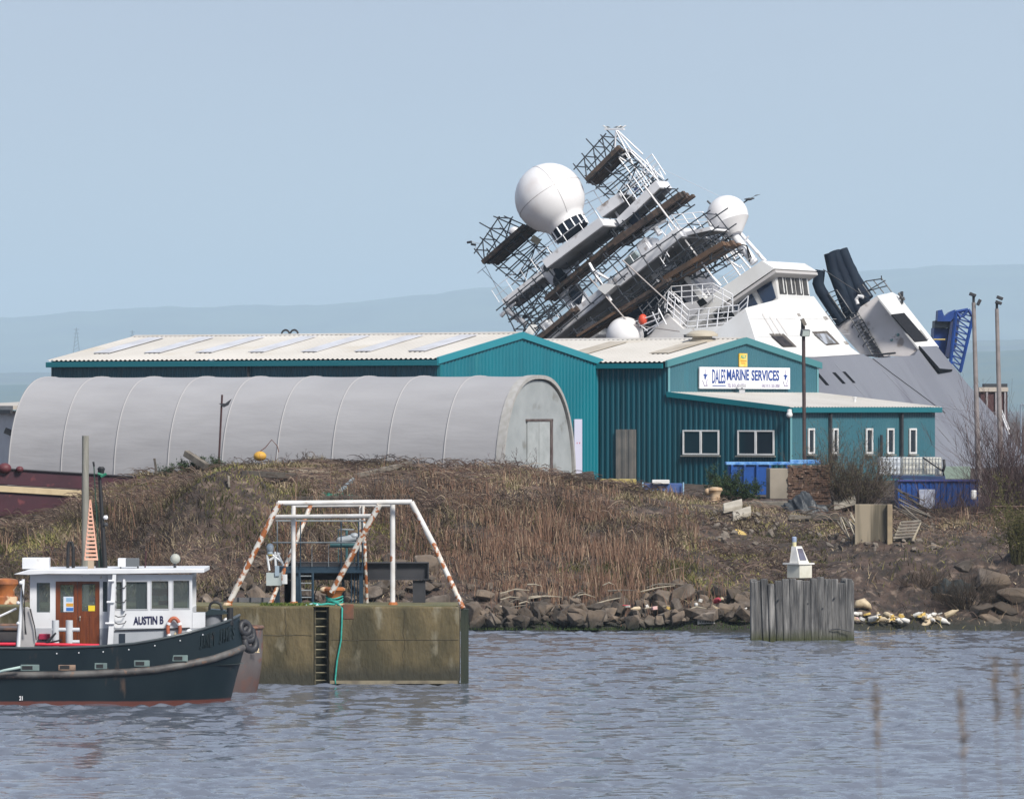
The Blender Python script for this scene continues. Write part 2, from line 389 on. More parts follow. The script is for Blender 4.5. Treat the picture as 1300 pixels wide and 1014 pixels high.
# --- large teal shed
A = Vector((-3.4, 259, 0)); LW = 23.0; GW = 14.0; EZ = 11.18; RZ = 12.42; G = 4.9
shed = root('warehouse', (A.x, A.y, G), 'large bright teal metal shed with pale low pitched roof behind the fabric tunnel', 'building')
mb = MB(); nl = -v; ng = -u
corr_wall(mb, A+v*0, u, LW, G, lambda t: EZ, nl, .3)
mb.build('long_wall', teal_shade, shed, solid=.0)
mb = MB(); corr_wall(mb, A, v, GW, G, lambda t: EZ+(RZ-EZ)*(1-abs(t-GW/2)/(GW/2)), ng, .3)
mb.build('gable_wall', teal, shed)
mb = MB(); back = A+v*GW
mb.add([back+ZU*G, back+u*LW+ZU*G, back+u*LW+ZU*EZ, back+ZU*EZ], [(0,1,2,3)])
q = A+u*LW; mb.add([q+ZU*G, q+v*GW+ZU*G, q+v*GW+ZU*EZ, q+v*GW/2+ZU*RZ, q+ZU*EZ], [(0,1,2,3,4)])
mb.build('rear_wall', teal_shade, shed)
def two_slopes(parent, P, L, Wd, ez, rz, oh=.25):
    for side in (0, 1):
        if side == 0: e0 = P-u*(-oh*0)-v*oh; r0 = P+v*Wd/2
        else: e0 = P+v*(Wd+oh); r0 = P+v*Wd/2
        dz = (rz-ez)*oh/(Wd/2)
        e0 = e0-u*.12+ZU*(ez-dz+.06); r0 = r0-u*.12+ZU*(rz+.06)
        mb = MB(); corr_roof(mb, e0, e0+u*(L+.24), r0, r0+u*(L+.24)); o = mb.build('roof_slope', roof_m, parent)
two_slopes(shed, A, LW, GW, EZ, RZ)
mb = MB(); rp = A+v*GW/2-u*.1+ZU*(RZ+.11); mb.prism([rp-v*.3-ZU*.05, rp+ZU*.03, rp+v*.3-ZU*.05, rp+ZU*-.02], u*(LW+.2)); mb.build('ridge_cap', roof_m, shed)
# rooflights: translucent strips in the roof slope
sl = (v*(GW/2)+ZU*(RZ-EZ)).normalized(); nrm = u.cross(sl).normalized(); nrm = nrm if nrm.z > 0 else -nrm
for k in range(7):
    t = 1.9+k*3.12; p = A+u*t+ZU*(EZ+.06)+sl*1.6+nrm*.075
    mb = MB(); mb.obox(p, u*.95, sl*4.6, nrm*.03); mb.build('rooflight', roof_lt, shed)
# eave gutter, verges, corner trims
mb = MB(); mb.obox(A-v*.33-u*.1+ZU*(EZ-.30), u*(LW+.2), v*.22, ZU*.26); mb.build('gutter', teal_trim, shed, bevel=.02)
mb = MB()
for s0, s1 in ((A-v*.28, A+v*GW/2), (A+v*(GW+.28), A+v*GW/2)):
    mb.prism([s0+ZU*(EZ-.22)-u*.02, s0+ZU*(EZ+.10)-u*.02, s1+ZU*(RZ+.13)-u*.02, s1+ZU*(RZ-.19)-u*.02], -u*.12)
verge = mb.build('verge_trim', mat('verge_teal', (.02,.22,.27), rough=.4), shed)
mb = MB(); mb.obox(A-u*.07-v*.07+ZU*G, u*.18, v*.02, ZU*(EZ-G-.32)); mb.obox(A-u*.075-v*.05+ZU*G, u*.02, v*.18, ZU*(EZ-G-.2)); mb.build('corner_trim', teal_trim, shed)
# downpipes on long wall, vent hoods on the ridge
t = wall_t(A, u, 317); mb = MB(); p = A+u*t-v*.12; mb.tube(p+ZU*G, p+ZU*(EZ-.2), .07); mb.build('downpipe', M_dark, shed)
t = wall_t(A+v*GW/2, u, 368); c0 = A+v*GW/2+u*t+ZU*(RZ+.1)
for s in (-.26, .26):
    mb = MB(); mb.path([c0+u*(s+.24*math.cos(a))+ZU*(.22*math.sin(a)) for a in np.linspace(0, math.pi, 9)], .05); mb.build('cable_loop', M_dark, shed)
# pale strip door on the gable
t0 = wall_t(A, v, 727); t1 = wall_t(A, v, 736.5); p = A+v*t0-u*.07
mb = MB(); mb.obox(p+ZU*G, v*(t1-t0), -u*.05, ZU*(wz(532, p.y)-G)); mb.build('strip_door', mat('pale_door', (.55,.55,.68), rough=.5), shed)
mb = MB(); p1 = p-u*.055
for k in (.25,.6): mb.obox(p1+v*(t1-t0)*k+ZU*(wz(563, p.y)), v*.06, -u*.01, ZU*.06)
mb.build('door_mark', mat('red_mark', (.5,.05,.08)), shed)
# wall lamp on gable
t = wall_t(A, v, 716); p = A+v*t-u*.1+ZU*wz(527, A.y+7)
mb = MB(); mb.box(p-u*.12, (.22,.22,.28)); mb.tube(p+u*.1, p-u*.15, .04); mb.build('wall_lamp', M_dark, shed)

# --- marine services workshop
B0 = A+v*GW+v*.05; C0 = B0-u*wall_t(B0, -u, 848); 
C0 = B0+(-u)*wall_t(B0, -u, 848); C1 = B0+(-u)*wall_t(B0, -u, 1003)
EZ2 = 11.10; RZ2 = 12.28; GW2 = 14.6; G2 = 4.6; L2 = 22.0
LH = 9.60; LL = 8.90; LX = (C1-C0).length; LD = wall_t(C1, v, 1187)
shop = root('workshop', (C0.x, C0.y, G2), 'teal workshop with shaded side wall, signboard gable, white windows and low office extension', 'building')
mb = MB(); Lk = (C0-B0).length
corr_wall(mb, C0, u, Lk, G2, lambda t: EZ2, -v, .30)
corr_wall(mb, C1, u, LX, G2, lambda t: LL+(LH-LL)*t/LX, -v, .30)
mb.build('side_wall', teal_shade, shop)
mb = MB(); corr_wall(mb, C0, v, GW2, LH-.6, lambda t: EZ2+(RZ2-EZ2)*(1-abs(t-GW2/2)/(GW2/2)), -u, .25, .02); mb.build('gable_wall', teal_old, shop)
mb = MB(); corr_wall(mb, C1, v, LD, G2, lambda t: LL, -u, .25, .02); mb.build('office_wall', teal_old, shop)
mb = MB(); q = C1+v*LD; mb.add([q+ZU*G2, q+u*LX+ZU*G2, q+u*LX+ZU*LH, q+ZU*LL], [(0,1,2,3)]); 
q = C0+v*GW2; mb.add([q+ZU*G2, q+u*L2+ZU*G2, q+u*L2+ZU*EZ2, q+ZU*EZ2], [(0,1,2,3)]); mb.build('rear_wall', teal_shade, shop)
two_slopes(shop, C0, L2, GW2, EZ2, RZ2)
mb = MB(); rp = C0+v*GW2/2-u*.1+ZU*(RZ2+.11); mb.prism([rp-v*.3-ZU*.05, rp+ZU*.03, rp+v*.3-ZU*.05, rp-ZU*.02], u*(L2+.2)); mb.build('ridge_cap', roof_m, shop)
sl = (v*(GW2/2)+ZU*(RZ2-EZ2)).normalized(); nrm = u.cross(sl).normalized(); nrm = nrm if nrm.z > 0 else -nrm
for t in (1.3, 6.0):
    p = C0+u*t+ZU*(EZ2+.06)+sl*2.2+nrm*.075; mb = MB(); mb.obox(p, u*1.1, sl*3.9, nrm*.03); mb.build('rooflight', roof_dirty, shop)
# roof ventilator
c0 = C0+v*(GW2/2-.9)+u*1.9+ZU*(RZ2-.12)
mb = MB(); mb.lathe([(.62,-.1),(.62,.12),(.50,.18),(.50,.3),(.8,.3),(.78,.42),(.55,.56),(.05,.62)], c0, 20); mb.build('roof_ventilator', mat('beige_vent', (.42,.37,.29), rough=.6), shop, smooth=2)
mb = MB()
for s0, s1 in ((C0-v*.28, C0+v*GW2/2), (C0+v*(GW2+.28), C0+v*GW2/2)):
    mb.prism([s0+ZU*(EZ2-.22)-u*.02, s0+ZU*(EZ2+.10)-u*.02, s1+ZU*(RZ2+.13)-u*.02, s1+ZU*(RZ2-.19)-u*.02], -u*.12)
mb.build('verge_trim', mat('faded_trim', (.06,.20,.22), rough=.5), shop)
mb = MB(); mb.obox(C0-v*.33+u*.15+ZU*(EZ2-.28), u*(Lk-.2), v*.2, ZU*.24); mb.build('gutter', teal_trim, shop)
for q_, z_, h_ in ((C0-u*.06-v*.06, LH, EZ2-LH-.2), (C1-u*.06-v*.06, G2, LL-G2-.2), (C0+v*(GW2-.1)-u*.05, LH, EZ2-LH-.2)):
    mb = MB(); mb.obox(q_+ZU*z_, u*.03, v*.16, ZU*h_); mb.build('corner_trim', mat('pale_teal_trim', (.13,.30,.33), rough=.5), shop)
# office roof, with fascia
e0 = C1-v*.15-u*.25+ZU*(LL+.02); e1 = C1+v*(LD+.2)-u*.25+ZU*(LL+.02); r0 = C0-v*.15+ZU*(LH+.05); r1 = C0+v*(LD+.2)+ZU*(LH+.05)
mb = MB(); corr_roof(mb, e0, e1, r0, r1, .3, .03); mb.build('office_roof', roof_m, shop)
mb = MB(); mb.obox(C1-v*.2-u*.30+ZU*(LL-.24), v*(LD+.45), u*.22, ZU*.25); mb.build('office_fascia', teal_trim, shop, bevel=.02)
mb = MB(); s0 = C1-v*.16; s1 = C0-v*.16; mb.prism([s0+ZU*(LL-.2), s0+ZU*(LL+.06), s1+ZU*(LH+.09), s1+ZU*(LH-.17)], v*.11); mb.build('lean_to_flashing', teal_trim, shop)

def window(parent, P, d, n, px0, px1, z0, z1, leaves=2, fm=.07, fw=None):
    t0 = wall_t(P, d, px0); t1 = wall_t(P, d, px1); w_ = abs(t1-t0); t0 = min(t0, t1); h = z1-z0
    p = P+d*t0+n*.06+ZU*z0; fr = MB()
    fr.obox(p, d*w_, n*.06, ZU*fm); fr.obox(p+ZU*(h-fm), d*w_, n*.06, ZU*fm)
    xs_ = [0, w_-fm]+[w_*k/leaves-fm*.7 for k in range(1, leaves)]
    for i, x in enumerate(xs_): fr.obox(p+d*x+ZU*fm, d*(fm*(1.6 if i > 1 else 1)), n*.06, ZU*(h-2*fm))
    f = fr.build('window', fw or M_white, parent)
    g = MB(); g.obox(p+n*.005+d*fm*.5+ZU*fm*.5, d*(w_-fm), n*.012, ZU*(h-fm)); g.build('pane', M_glass, f)
    s = MB(); s.obox(p-d*.08-ZU*.09, d*(w_+.16), n*.14, ZU*.06); s.build('sill', mat('sill_grey', (.22,.22,.2)), f)
    return f
for a_, b_ in ((868,914), (937.5,984)):
    yy = (C0+C1).y/2; window(shop, C1, u, -v, b_, a_, wz(577.5, 266), wz(546, 266))
frm = mat('cream_frame', (.62,.60,.50), rough=.5)
for a_, b_ in ((1024,1032),(1055.5,1062),(1097.5,1106),(1124.5,1133),(1152.5,1161.5)):
    yy = C1.y+v.y*wall_t(C1, v, (a_+b_)/2)
    window(shop, C1, v, -u, a_, b_, wz(576, yy), wz(543.5, yy), 1, .09, M_white)
for p_ in (1051.5, 1142):
    t = wall_t(C1, v, p_); p = C1+v*t-u*.14; mb = MB(); mb.tube(p+ZU*G2, p+ZU*(LL-.25), .09); mb.build('downpipe', M_dark, shop)
t = wall_t(C1, v, 1114.5); p = C1+v*t-u*.2; mb = MB(); mb.tube(p+ZU*G2, p+ZU*wz(552, p.y), .08); mb.build('soil_pipe', M_dark, shop)
# grey door
dm = mat('grey_shutter', (.16,.15,.14), (.22,.20,.18), 2, .6)
t0 = wall_t(C0, u, 808.5); t1 = wall_t(C0, u, 783.5); p = C0+u*min(t0,t1)-v*.07
mb = MB(); wd = abs(t1-t0)
for k in range(6): mb.obox(p+u*(wd*k/6)-v*(.03 if k % 2 else 0)+ZU*G2, u*(wd/6-.012), -v*.04, ZU*(wz(545, p.y)-G2))
mb.build('door', dm, shop)
# security camera
p = C1-v*.1-u*.1+ZU*wz(523, C1.y); mb = MB(); mb.tube(p+v*.1, p-v*.3-u*.1+ZU*.12, .035); mb.tube(p-v*.3-u*.1+ZU*.14, p-v*.3-u*.1-ZU*.04, .10, .12, 12); mb.ball(p-v*.3-u*.1-ZU*.13, .15); mb.build('security_camera', M_white, shop, smooth=2)
# roof vent pipe on office
p = C1+v*10.2+u*2.2+ZU*9.1; mb = MB(); mb.tube(p, p+ZU*.28, .07, n=8); mb.tube(p+ZU*.28, p+ZU*.34, .11, n=8); mb.build('vent_pipe', M_white, shop)
# sign board on gable : its own thing
t0 = wall_t(C0, v, 885); t1 = wall_t(C0, v, 999.5); yy = C0.y+v.y*(t0+t1)/2
z0 = wz(493.5, yy); z1 = wz(466.3, yy); p = C0+v*t0-u*.10+ZU*z0; wd = t1-t0; hh = z1-z0
sign = root('signboard', p+v*wd/2, 'long white marine services signboard with blue lettering on the faded teal gable', 'sign')
blue = mat('sign_blue', (.015,.05,.23), rough=.5); violet = mat('sign_violet', (.22,.18,.30), rough=.5)
mb = MB(); mb.obox(p, v*wd, -u*.06, ZU*hh); mb.build('board', mat('sign_white', (.78,.78,.80), (.70,.70,.72), 2, .4), sign)
pf = p-u*.062
def sg(fx, fy): return pf+v*(wd*fx)+ZU*(hh*fy)
text_mesh('lettering', 'DALES', sg(.132,.24), v, ZU, hh*.66, wd*.145, blue, sign, .01, .012)
text_mesh('lettering', 'MARINE', sg(.292,.40), v, ZU, hh*.50, wd*.245, blue, sign, .01, .025)
text_mesh('lettering', 'SERVICES', sg(.565,.38), v, ZU, hh*.50, wd*.31, blue, sign, .01, .025)
text_mesh('lettering', 'TEL 0131 454 7750', sg(.30,.07), v, ZU, hh*.16, wd*.20, violet, sign, .008, .01)
text_mesh('lettering', 'FAX 0131 555 3050', sg(.68,.07), v, ZU, hh*.16, wd*.20, violet, sign, .008, .01)
mb = MB(); mb.obox(sg(.135,.12), v*(wd*.145), -u*.01, ZU*(hh*.04)); mb.build('underline', blue, sign)
for cx_ in (.055, .945):
    mb = MB(); c = sg(cx_, .58)
    def P2(a, b_): return c+v*(wd*a)+ZU*(hh*b_)
    def ln(pts, r): mb.path([P2(a, b_)-u*.008 for a, b_ in pts], r, 4)
    mb.prism([P2(-.022,.03), P2(-.006,.0), P2(-.008,-.12), P2(.004,-.16), P2(.012,-.04), P2(.028,.08), P2(.010,.06), P2(.002,.12)], -u*.01)
    mb.build('swallow_emblem', blue, sign)
    mb = MB(); ln([(0,.12),(.002,.30)], .014); ln([(-.028,-.2),(-.018,-.32),(-.008,-.46)], .02); ln([(.022,-.14),(.016,-.3),(.020,-.46)], .02); ln([(-.012,-.44),(.026,-.44)], .02)
    mb.build('emblem_line', violet, sign)
t0 = wall_t(C0, v, 936.4); t1 = wall_t(C0, v, 946.4); z0 = wz(465.6, yy); z1 = wz(448.6, yy); p = C0+v*t0-u*.06+ZU*z0; wd = t1-t0; hh = z1-z0
al = root('alarm_notice', p+v*wd/2, 'small yellow notice above the middle of the white signboard', 'sign')
mb = MB(); mb.obox(p, v*wd, -u*.05, ZU*hh); mb.build('plate', mat('notice_yellow', (.75,.48,.05), (.8,.6,.2), 2, .4), al)
text_mesh('lettering', 'ALLY', p+ZU*hh*.62+v*wd*.12-u*.052, v, ZU, hh*.26, wd*.76, mat('notice_green', (.02,.35,.25)), al, .008, .02)
mb = MB(); mb.obox(p+ZU*hh*.40+v*wd*.12-u*.05, v*(wd*.76), -u*.012, ZU*hh*.07); mb.obox(p+ZU*hh*.24+v*wd*.2-u*.05, v*(wd*.5), -u*.012, ZU*hh*.05); mb.build('text_line', mat('notice_orange', (.55,.25,.03)), al)
# small camera at office roof by the sign foot
t0 = wall_t(C0, v, 931); p = C0+v*t0-u*.5+ZU*(9.55); mb = MB(); mb.tube(p, p+ZU*.5, .05); mb.box(p+ZU*.42, (.4,.3,.16)); mb.box(p+ZU*.12, (.28,.28,.24))
mb.build('floodlight_bracket', mat('pale_grey', (.45,.45,.47)), shop)

# --- fabric tunnel
A25 = R(25); tu = Vector((-math.cos(A25), math.sin(A25), 0)); tv = Vector((math.sin(A25), math.cos(A25), 0))
fab = mat('grey_fabric', (.33,.325,.335), (.30,.295,.305), .5, .7, bump=.22, bscale=1.0, stretch=(.6,.6,3.5))
TH = 5.25; TW = 3.95; TG = 5.1; T0 = W(681, 515, 250); T0.z = TG; TL = 25.3; nb = 9
tun = root('fabric_tunnel', T0, 'long round grey fabric storage tunnel with boarded end', 'building')
def arch(a, k=1.0):   # a in 0..pi
    c, s = math.cos(a), math.sin(a)
    return Vector((math.copysign(abs(c)**.80, c)*TW*k, 0, abs(s)**.86*TH*k))
rows = []; NL = nb*10; NA = 40
for i in range(NL+1):
    t = TL*i/NL; ph = (i % 10)/10; sag = 1-.006*math.sin(math.pi*ph)**1.0
    row = []
    for j in range(NA+1):
        a = math.pi*j/NA; q = arch(a, sag)
        wr = (.016*math.sin(q.z*7+t*1.3+math.sin(t*2.1)*1.5)+.010*math.sin(q.z*13-t*2.2))*math.sin(math.pi*ph)**.6*(.45 if i/10 < 5 else 1.3)
        row.append(T0+tu*t+tv*(q.x*(1+wr*.4))+ZU*(q.z+.0))
    rows.append(row)
mb = MB(); mb.grid(rows); mb.build('fabric_skin', fab, tun, smooth=True)
mb = MB()
for i in range(nb+1):
    if i in (0,): continue
    t = TL*i/nb; mb.path([T0+tu*t+tv*q.x+ZU*q.z for q in [arch(math.pi*j/40, 1.0) for j in range(41)]], .04, 5)
mb.build('hoop_seam', mat('pale_fabric_seam', (.33,.325,.33), rough=.7), tun, smooth=True)
rm = mat('rope_rim', (.37,.36,.35), (.31,.30,.28), 5, .8)
mb = MB(); 
def archband(t0, t1, k0, k1):
    rows = []
    for t, k in ((t0,k0),(t0,k1),(t1,k1),(t1,k0)): rows.append([T0+tu*t+tv*q.x+ZU*q.z for q in [arch(math.pi*j/40, k) for j in range(41)]])
    rows.append(rows[0]); mb.grid(rows)
archband(-.18, .22, .975, 1.008); mb.build('front_hoop', rm, tun, smooth=2)
endm = mat('weathered_end_board', (.33,.35,.355), (.27,.29,.295), 1.0, .8, c3=(.14,.13,.11), s3=.9, lo3=.58, hi3=.75)
pol = [arch(math.pi*j/40, .965) for j in range(41)]
mb = MB(); mb.prism([T0+tv*q.x+ZU*q.z-tu*.05 for q in pol], tu*.08); mb.build('end_wall', endm, tun)
t0 = wall_t(T0, tv, 667); t1 = wall_t(T0, tv, 695.5); zt = wz(534.5, T0.y)
mb = MB(); mb.obox(T0+tv*t0-tu*.13+ZU*0, tv*((t1-t0)*.48), tu*.06, ZU*(zt-TG)); mb.obox(T0+tv*(t0+(t1-t0)*.5)-tu*.13, tv*((t1-t0)*.48), tu*.06, ZU*(zt-TG)); d_ = mb.build('double_door', mat('door_board', (.38,.40,.40), (.30,.32,.32), 2, .7), tun)
mb = MB(); mb.obox(T0+tv*(t0-.1)-tu*.16+ZU*(zt-TG), tv*(t1-t0+.35), tu*.1, ZU*.1); mb.obox(T0+tv*(t1+.0)-tu*.16, tv*.22, tu*.1, ZU*(zt-TG)); mb.build('door_frame', mat('brown_frame', (.07,.045,.04), (.14,.11,.1), 3), tun)
t = wall_t(T0, tv, 718); p = T0+tv*t-tu*.3+ZU*wz(526, 252)-ZU*TG

# --- small white shed at the left edge
sh = root('white_shed', W(10, 600, 276), 'white ribbed metal shed with cream roof edge at far left behind the fabric tunnel', 'building')
p0 = W(-60, 515, 284); p0.z = 5; p1 = W(21.5, 515, 274); p1.z = 5; d = (p1-p0); L = d.length; d.normalize(); n_ = Vector((d.y, -d.x, 0))
wm2 = mat('white_cladding', (.52,.53,.56), (.46,.47,.5), 1, .5)
mb = MB(); corr_wall(mb, p0, d, L, 5, lambda t: 8.75, n_, .22, .04); mb.build('front_wall', wm2, sh)
mb = MB(); mb.obox(p1, -n_*9, d*.05, ZU*3.75); mb.build('side_wall', wm2, sh)
mb = MB(); mb.prism([p0+n_*.3+ZU*3.8, p0+n_*.3+ZU*4.0, p0-n_*4.5+ZU*4.25, p0-n_*9.3+ZU*4.0, p0-n_*9.3+ZU*3.8], d*(L+.3)); mb.build('roof', mat('cream_roof', (.50,.46,.41), (.42,.38,.33), .6, .6), sh)
mb = MB(); mb.obox(p0+n_*.32+ZU*3.62, d*(L+.3), n_*.12, ZU*.18); mb.build('gutter', M_dark, sh)
mb = MB(); p = p1+n_*.15-d*.9+ZU*wz(548, 275)-ZU*5; mb.box(p, (.4,.25,.3), Matrix.Rotation(.4, 3, 'Y')); mb.tube(p, p-n_*.2-ZU*.1, .04); mb.build('wall_lamp', M_dark, sh)
# ---------------------------------------------------------------- the listing ship (heeled 35 degrees, seen three-quarter)
PSI = R(25); ROLL = R(35)
SM = Matrix.Rotation(-PSI, 4, 'Z') @ Matrix.Rotation(-ROLL, 4, 'Y')
SO = W(983, 341, 318)
TX = (SM @ Vector((1,0,0,0))).xyz; LX_ = (SM @ Vector((0,1,0,0))).xyz; UX = (SM @ Vector((0,0,1,0))).xyz
EYEP = Vector((0,0,EYE))
def ray(px, py): return Vector(((px-650)/F, 1, -(py-515)/F))
def onl(px, py, l=0.0):
    d = ray(px, py); k = ((SO-EYEP).dot(LX_)+l)/d.dot(LX_); return EYEP+d*k
def ont(px, py, tt):
    d = ray(px, py); k = ((SO-EYEP).dot(TX)+tt)/d.dot(TX); return EYEP+d*k
def loc(p): q = p-SO; return (q.dot(TX), q.dot(LX_), q.dot(UX))
def fp(mb, pts, l0, l1): mb.prism([onl(a, b, l0) for a, b in pts], LX_*(l1-l0)); return mb
def sp(mb, pts, t0, dep): mb.prism([ont(a, b, t0) for a, b in pts], -TX*dep); return mb
ship = bpy.data.objects.new('research_ship', None); col.objects.link(ship)
sroot = ont(1100, 600, 0.0); 
MSH = Matrix.Translation(sroot) @ SM
ship.matrix_world = MSH; MW['research_ship'] = MSH
tag(ship, 'big white and grey ship leaning over hard to the left behind the teal sheds', 'ship')
hullg = mat('grey_hull_paint', (.175,.182,.208), (.145,.15,.175), .22, .55, stretch=(1,1,.25), c3=(.12,.12,.145), s3=.6, lo3=.56, hi3=.75)
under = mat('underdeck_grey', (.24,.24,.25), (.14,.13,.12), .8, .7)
plat = mat('mast_platform_grey', (.68,.68,.70), (.58,.58,.60), .7, .5, c3=(.20,.15,.12), s3=1.6, lo3=.60, hi3=.75)
rust_board = mat('weathered_scaffold_board', (.050,.034,.028), (.095,.062,.045), 3, .85, c3=(.03,.025,.022), s3=4, lo3=.5, hi3=.6)
orange_board = mat('orange_brown_board', (.14,.075,.04), (.07,.045,.03), 1.0, .8)
pole_m = mat('scaffold_pole_dark', (.022,.026,.034), (.045,.05,.06), 4, .5)
rail_w = mat('white_rail', (.72,.72,.74), rough=.5)
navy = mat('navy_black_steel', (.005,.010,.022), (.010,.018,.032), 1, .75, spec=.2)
dglass = mat('dark_bridge_glass', (.004,.02,.06), rough=.08, spec=.9)
tB = loc(onl(988, 380, 0))[0]

# hull side + body
mb = MB(); HP = [(962,452),(1034,452),(1090,448),(1108,455),(1161,451),(1166,443),(1191,441),(1228,487),(1264,528),(1330,620),(1352,700),(985,700)]
sp(mb, HP, tB, 13.5); hull = mb.build('hull', hullg, ship)
mb = MB()
for a in ((1037,474,1050,489),(1058,473,1071,487),(1070.5,472,1083.5,486)):
    w_ = ont(a[0]+3, a[1], tB)-ont(a[0], a[1], tB); mb = MB(); p = ont(a[0], a[1], tB); mb.obox(p-w_*.5, w_*1.25, ont(a[2], a[3], tB)-p, TX*.03); mb.build('freeing_port', M_pit, hull)
mb = MB(); p = ont(1166,443,tB+.02)
mb.path([ont(1166,440,tB+.06), ont(1190,471,tB+.06), ont(1208,470,tB+.06)], [.10,.22,.07], 5); mb.build('door_shadow_gap', M_pit, hull)
mb = MB(); sp(mb, [(1168,440),(1190,439),(1209,469),(1191,469)], tB+.12, .1); mb.build('shell_door', hullg, hull)
mb = MB()
mb.path([ont(a, b, tB+.02) for a, b in ((1108,455),(1130,472),(1168,500),(1200,524))], .035, 4); mb.build('hull_seam', mat('seam_dark', (.10,.10,.12)), hull)
seams = []
for a, b, c, d in ((1120,470,1206,560),(1030,500,1265,524),(1060,462,1150,560)):
    mb = MB(); mb.path([ont(a, b, tB+.005), ont(c, d, tB+.005)], .022, 4); mb.build('hull_seam', mat('seam_grey', (.26,.265,.30)), hull)
# upper white hull block
mb = MB(); sp(mb, [(946,391),(988,380),(1033,376),(1080,441),(1092,449.5),(1034,453),(966,453)], tB+.03, 10.5); up = mb.build('superstructure', M_shipwhite, ship)
def recess(px4, dark):
    mb = MB(); sp(mb, px4, tB+.07, .06); f = mb.build('window', mat('window_reveal', (.075,.062,.055), (.14,.125,.11), 2, spec=.1), ship)
    cx_ = sum(a for a, b in px4)/4; cy_ = sum(b for a, b in px4)/4
    mb = MB(); sp(mb, [(cx_+(a-cx_)*.78-1.0, cy_+(b-cy_)*.74+.8) for a, b in px4], tB+.11, .04); mb.build('pane', dark, f)
recess([(977,423.5),(995,423.5),(1011.5,440),(995,440.5)], mat('side_window_glass', (.014,.013,.014), (.05,.04,.04), 3, .6, spec=.2))
recess([(1031,421),(1050,420),(1066,436.5),(1050,438)], mat('side_window_pale', (.36,.38,.42), (.12,.11,.10), 1.2, .3, lo=.45, hi=.55))
for q4 in ([(1045,402),(1049,401),(1052,405),(1048,406)], [(1012,398),(1015,397.5),(1017,401),(1014,401.5)], [(1071,433),(1075,433),(1078,437),(1074,437)]):
    mb = MB(); sp(mb, q4, tB+.06, .05); mb.build('vent_plate', mat('vent_plate_grey', (.35,.33,.31), (.2,.17,.15), 6), up)
for a, b in (((1008,380),(1050,451)),((1034,400),(1062,450)),((952,405),(1062,405)),((962,428),(1079,424))):
    mb = MB(); mb.path([ont(*a, tB+.035), ont(*b, tB+.035)], .012, 4); mb.build('plate_seam', mat('white_seam', (.48,.47,.46)), up)
# bridge
mb = MB(); fp(mb, [(983,341),(988,381),(946,398),(900,440),(830,452),(846,446)], 0, 5.0); br = mb.build('bridge', M_shipwhite, ship)
mb = MB(); fp(mb, [(795,452),(800,441),(905,373),(967,331),(983,341),(920,384),(838,452)], -1.0, 5.6)
roofb = mb.build('bridge_roof', M_shipwhite, ship)
mb = MB(); fp(mb, [(984,342.6),(981,344),(921,386),(924,388),(985,346)], -.95, 5.55); mb.build('eave_soffit', mat('soffit_grey', (.45,.43,.42)), ship)
for q4 in ([(960,368),(979,357),(985,378),(971,388)], [(941.5,379),(953.5,371.5),(963.7,390),(946,391.3)], [(935.5,383),(940.3,380),(945.5,390.5),(941,393.5)], [(929.5,386),(933,384),(938,392.5),(934,394.5)]):
    mb = MB(); fp(mb, q4, -.06, .0); f = mb.build('bridge_window', dglass, ship)
A0 = onl(983.3,341,0); A1 = onl(988.3,381,0)
for l0, l1 in ((.35,1.35),(1.6,2.75),(2.95,3.85),(4.1,4.8)):
    e = A1-A0; mb = MB(); pts = [A0+e*.20+LX_*l0, A0+e*.20+LX_*l1, A0+e*.80+LX_*l1, A0+e*.80+LX_*l0]
    mb.prism([q-TX*.02 for q in pts], TX*.06); f = mb.build('side_window', mat('grey_brown_glass', (.035,.033,.032), (.09,.085,.08), 2, .5, spec=.2), ship)
    mb = MB(); mb.prism([q+TX*.035 for q in (A0+e*.22+LX_*(l0+.55), A0+e*.22+LX_*(l0+.68), A0+e*.78+LX_*(l0+.68), A0+e*.78+LX_*(l0+.55))], TX*.02); mb.build('glazing_bar', M_shipwhite, f)
# rails and antennas on the bridge roof
def rail(name, pts, h, up_=None, r=.022, post=1.2, m=None, parent=None, bars=(1.0,.6,.3)):
    up_ = up_ or UX; mb = MB(); tot = 0
    for b_ in bars: mb.path([p+up_*h*b_ for p in pts], r, 4)
    for i in range(len(pts)-1):
        n = max(1, int((pts[i+1]-pts[i]).length/post))
        for k in range(n+1):
            p = pts[i].lerp(pts[i+1], k/n); mb.tube(p, p+up_*h, r*1.2, n=4)
    return mb.build(name, m or rail_w, parent or ship)
rail('roof_rail', [onl(968,330,4.2), onl(968,330,.2), onl(880,390,.2)], .5)
# wing box below windows: louvre slots, hand rails
mb = MB()
for k in range(3): mb.tube(ont(968+9*k, 398+3*k, tB+.1), ont(984+8*k, 425, tB+.1), .03, n=4)
mb.build('side_handrail', mat('rail_shadow_grey', (.5,.47,.46)), ship)
mb = MB(); mb.path([onl(968,390,-.3), onl(980,385,-.4), onl(990,396,-.2), onl(1003,410,0)], .05, 5); mb.build('fender_cable', mat('cable_brownish', (.35,.30,.28)), ship)
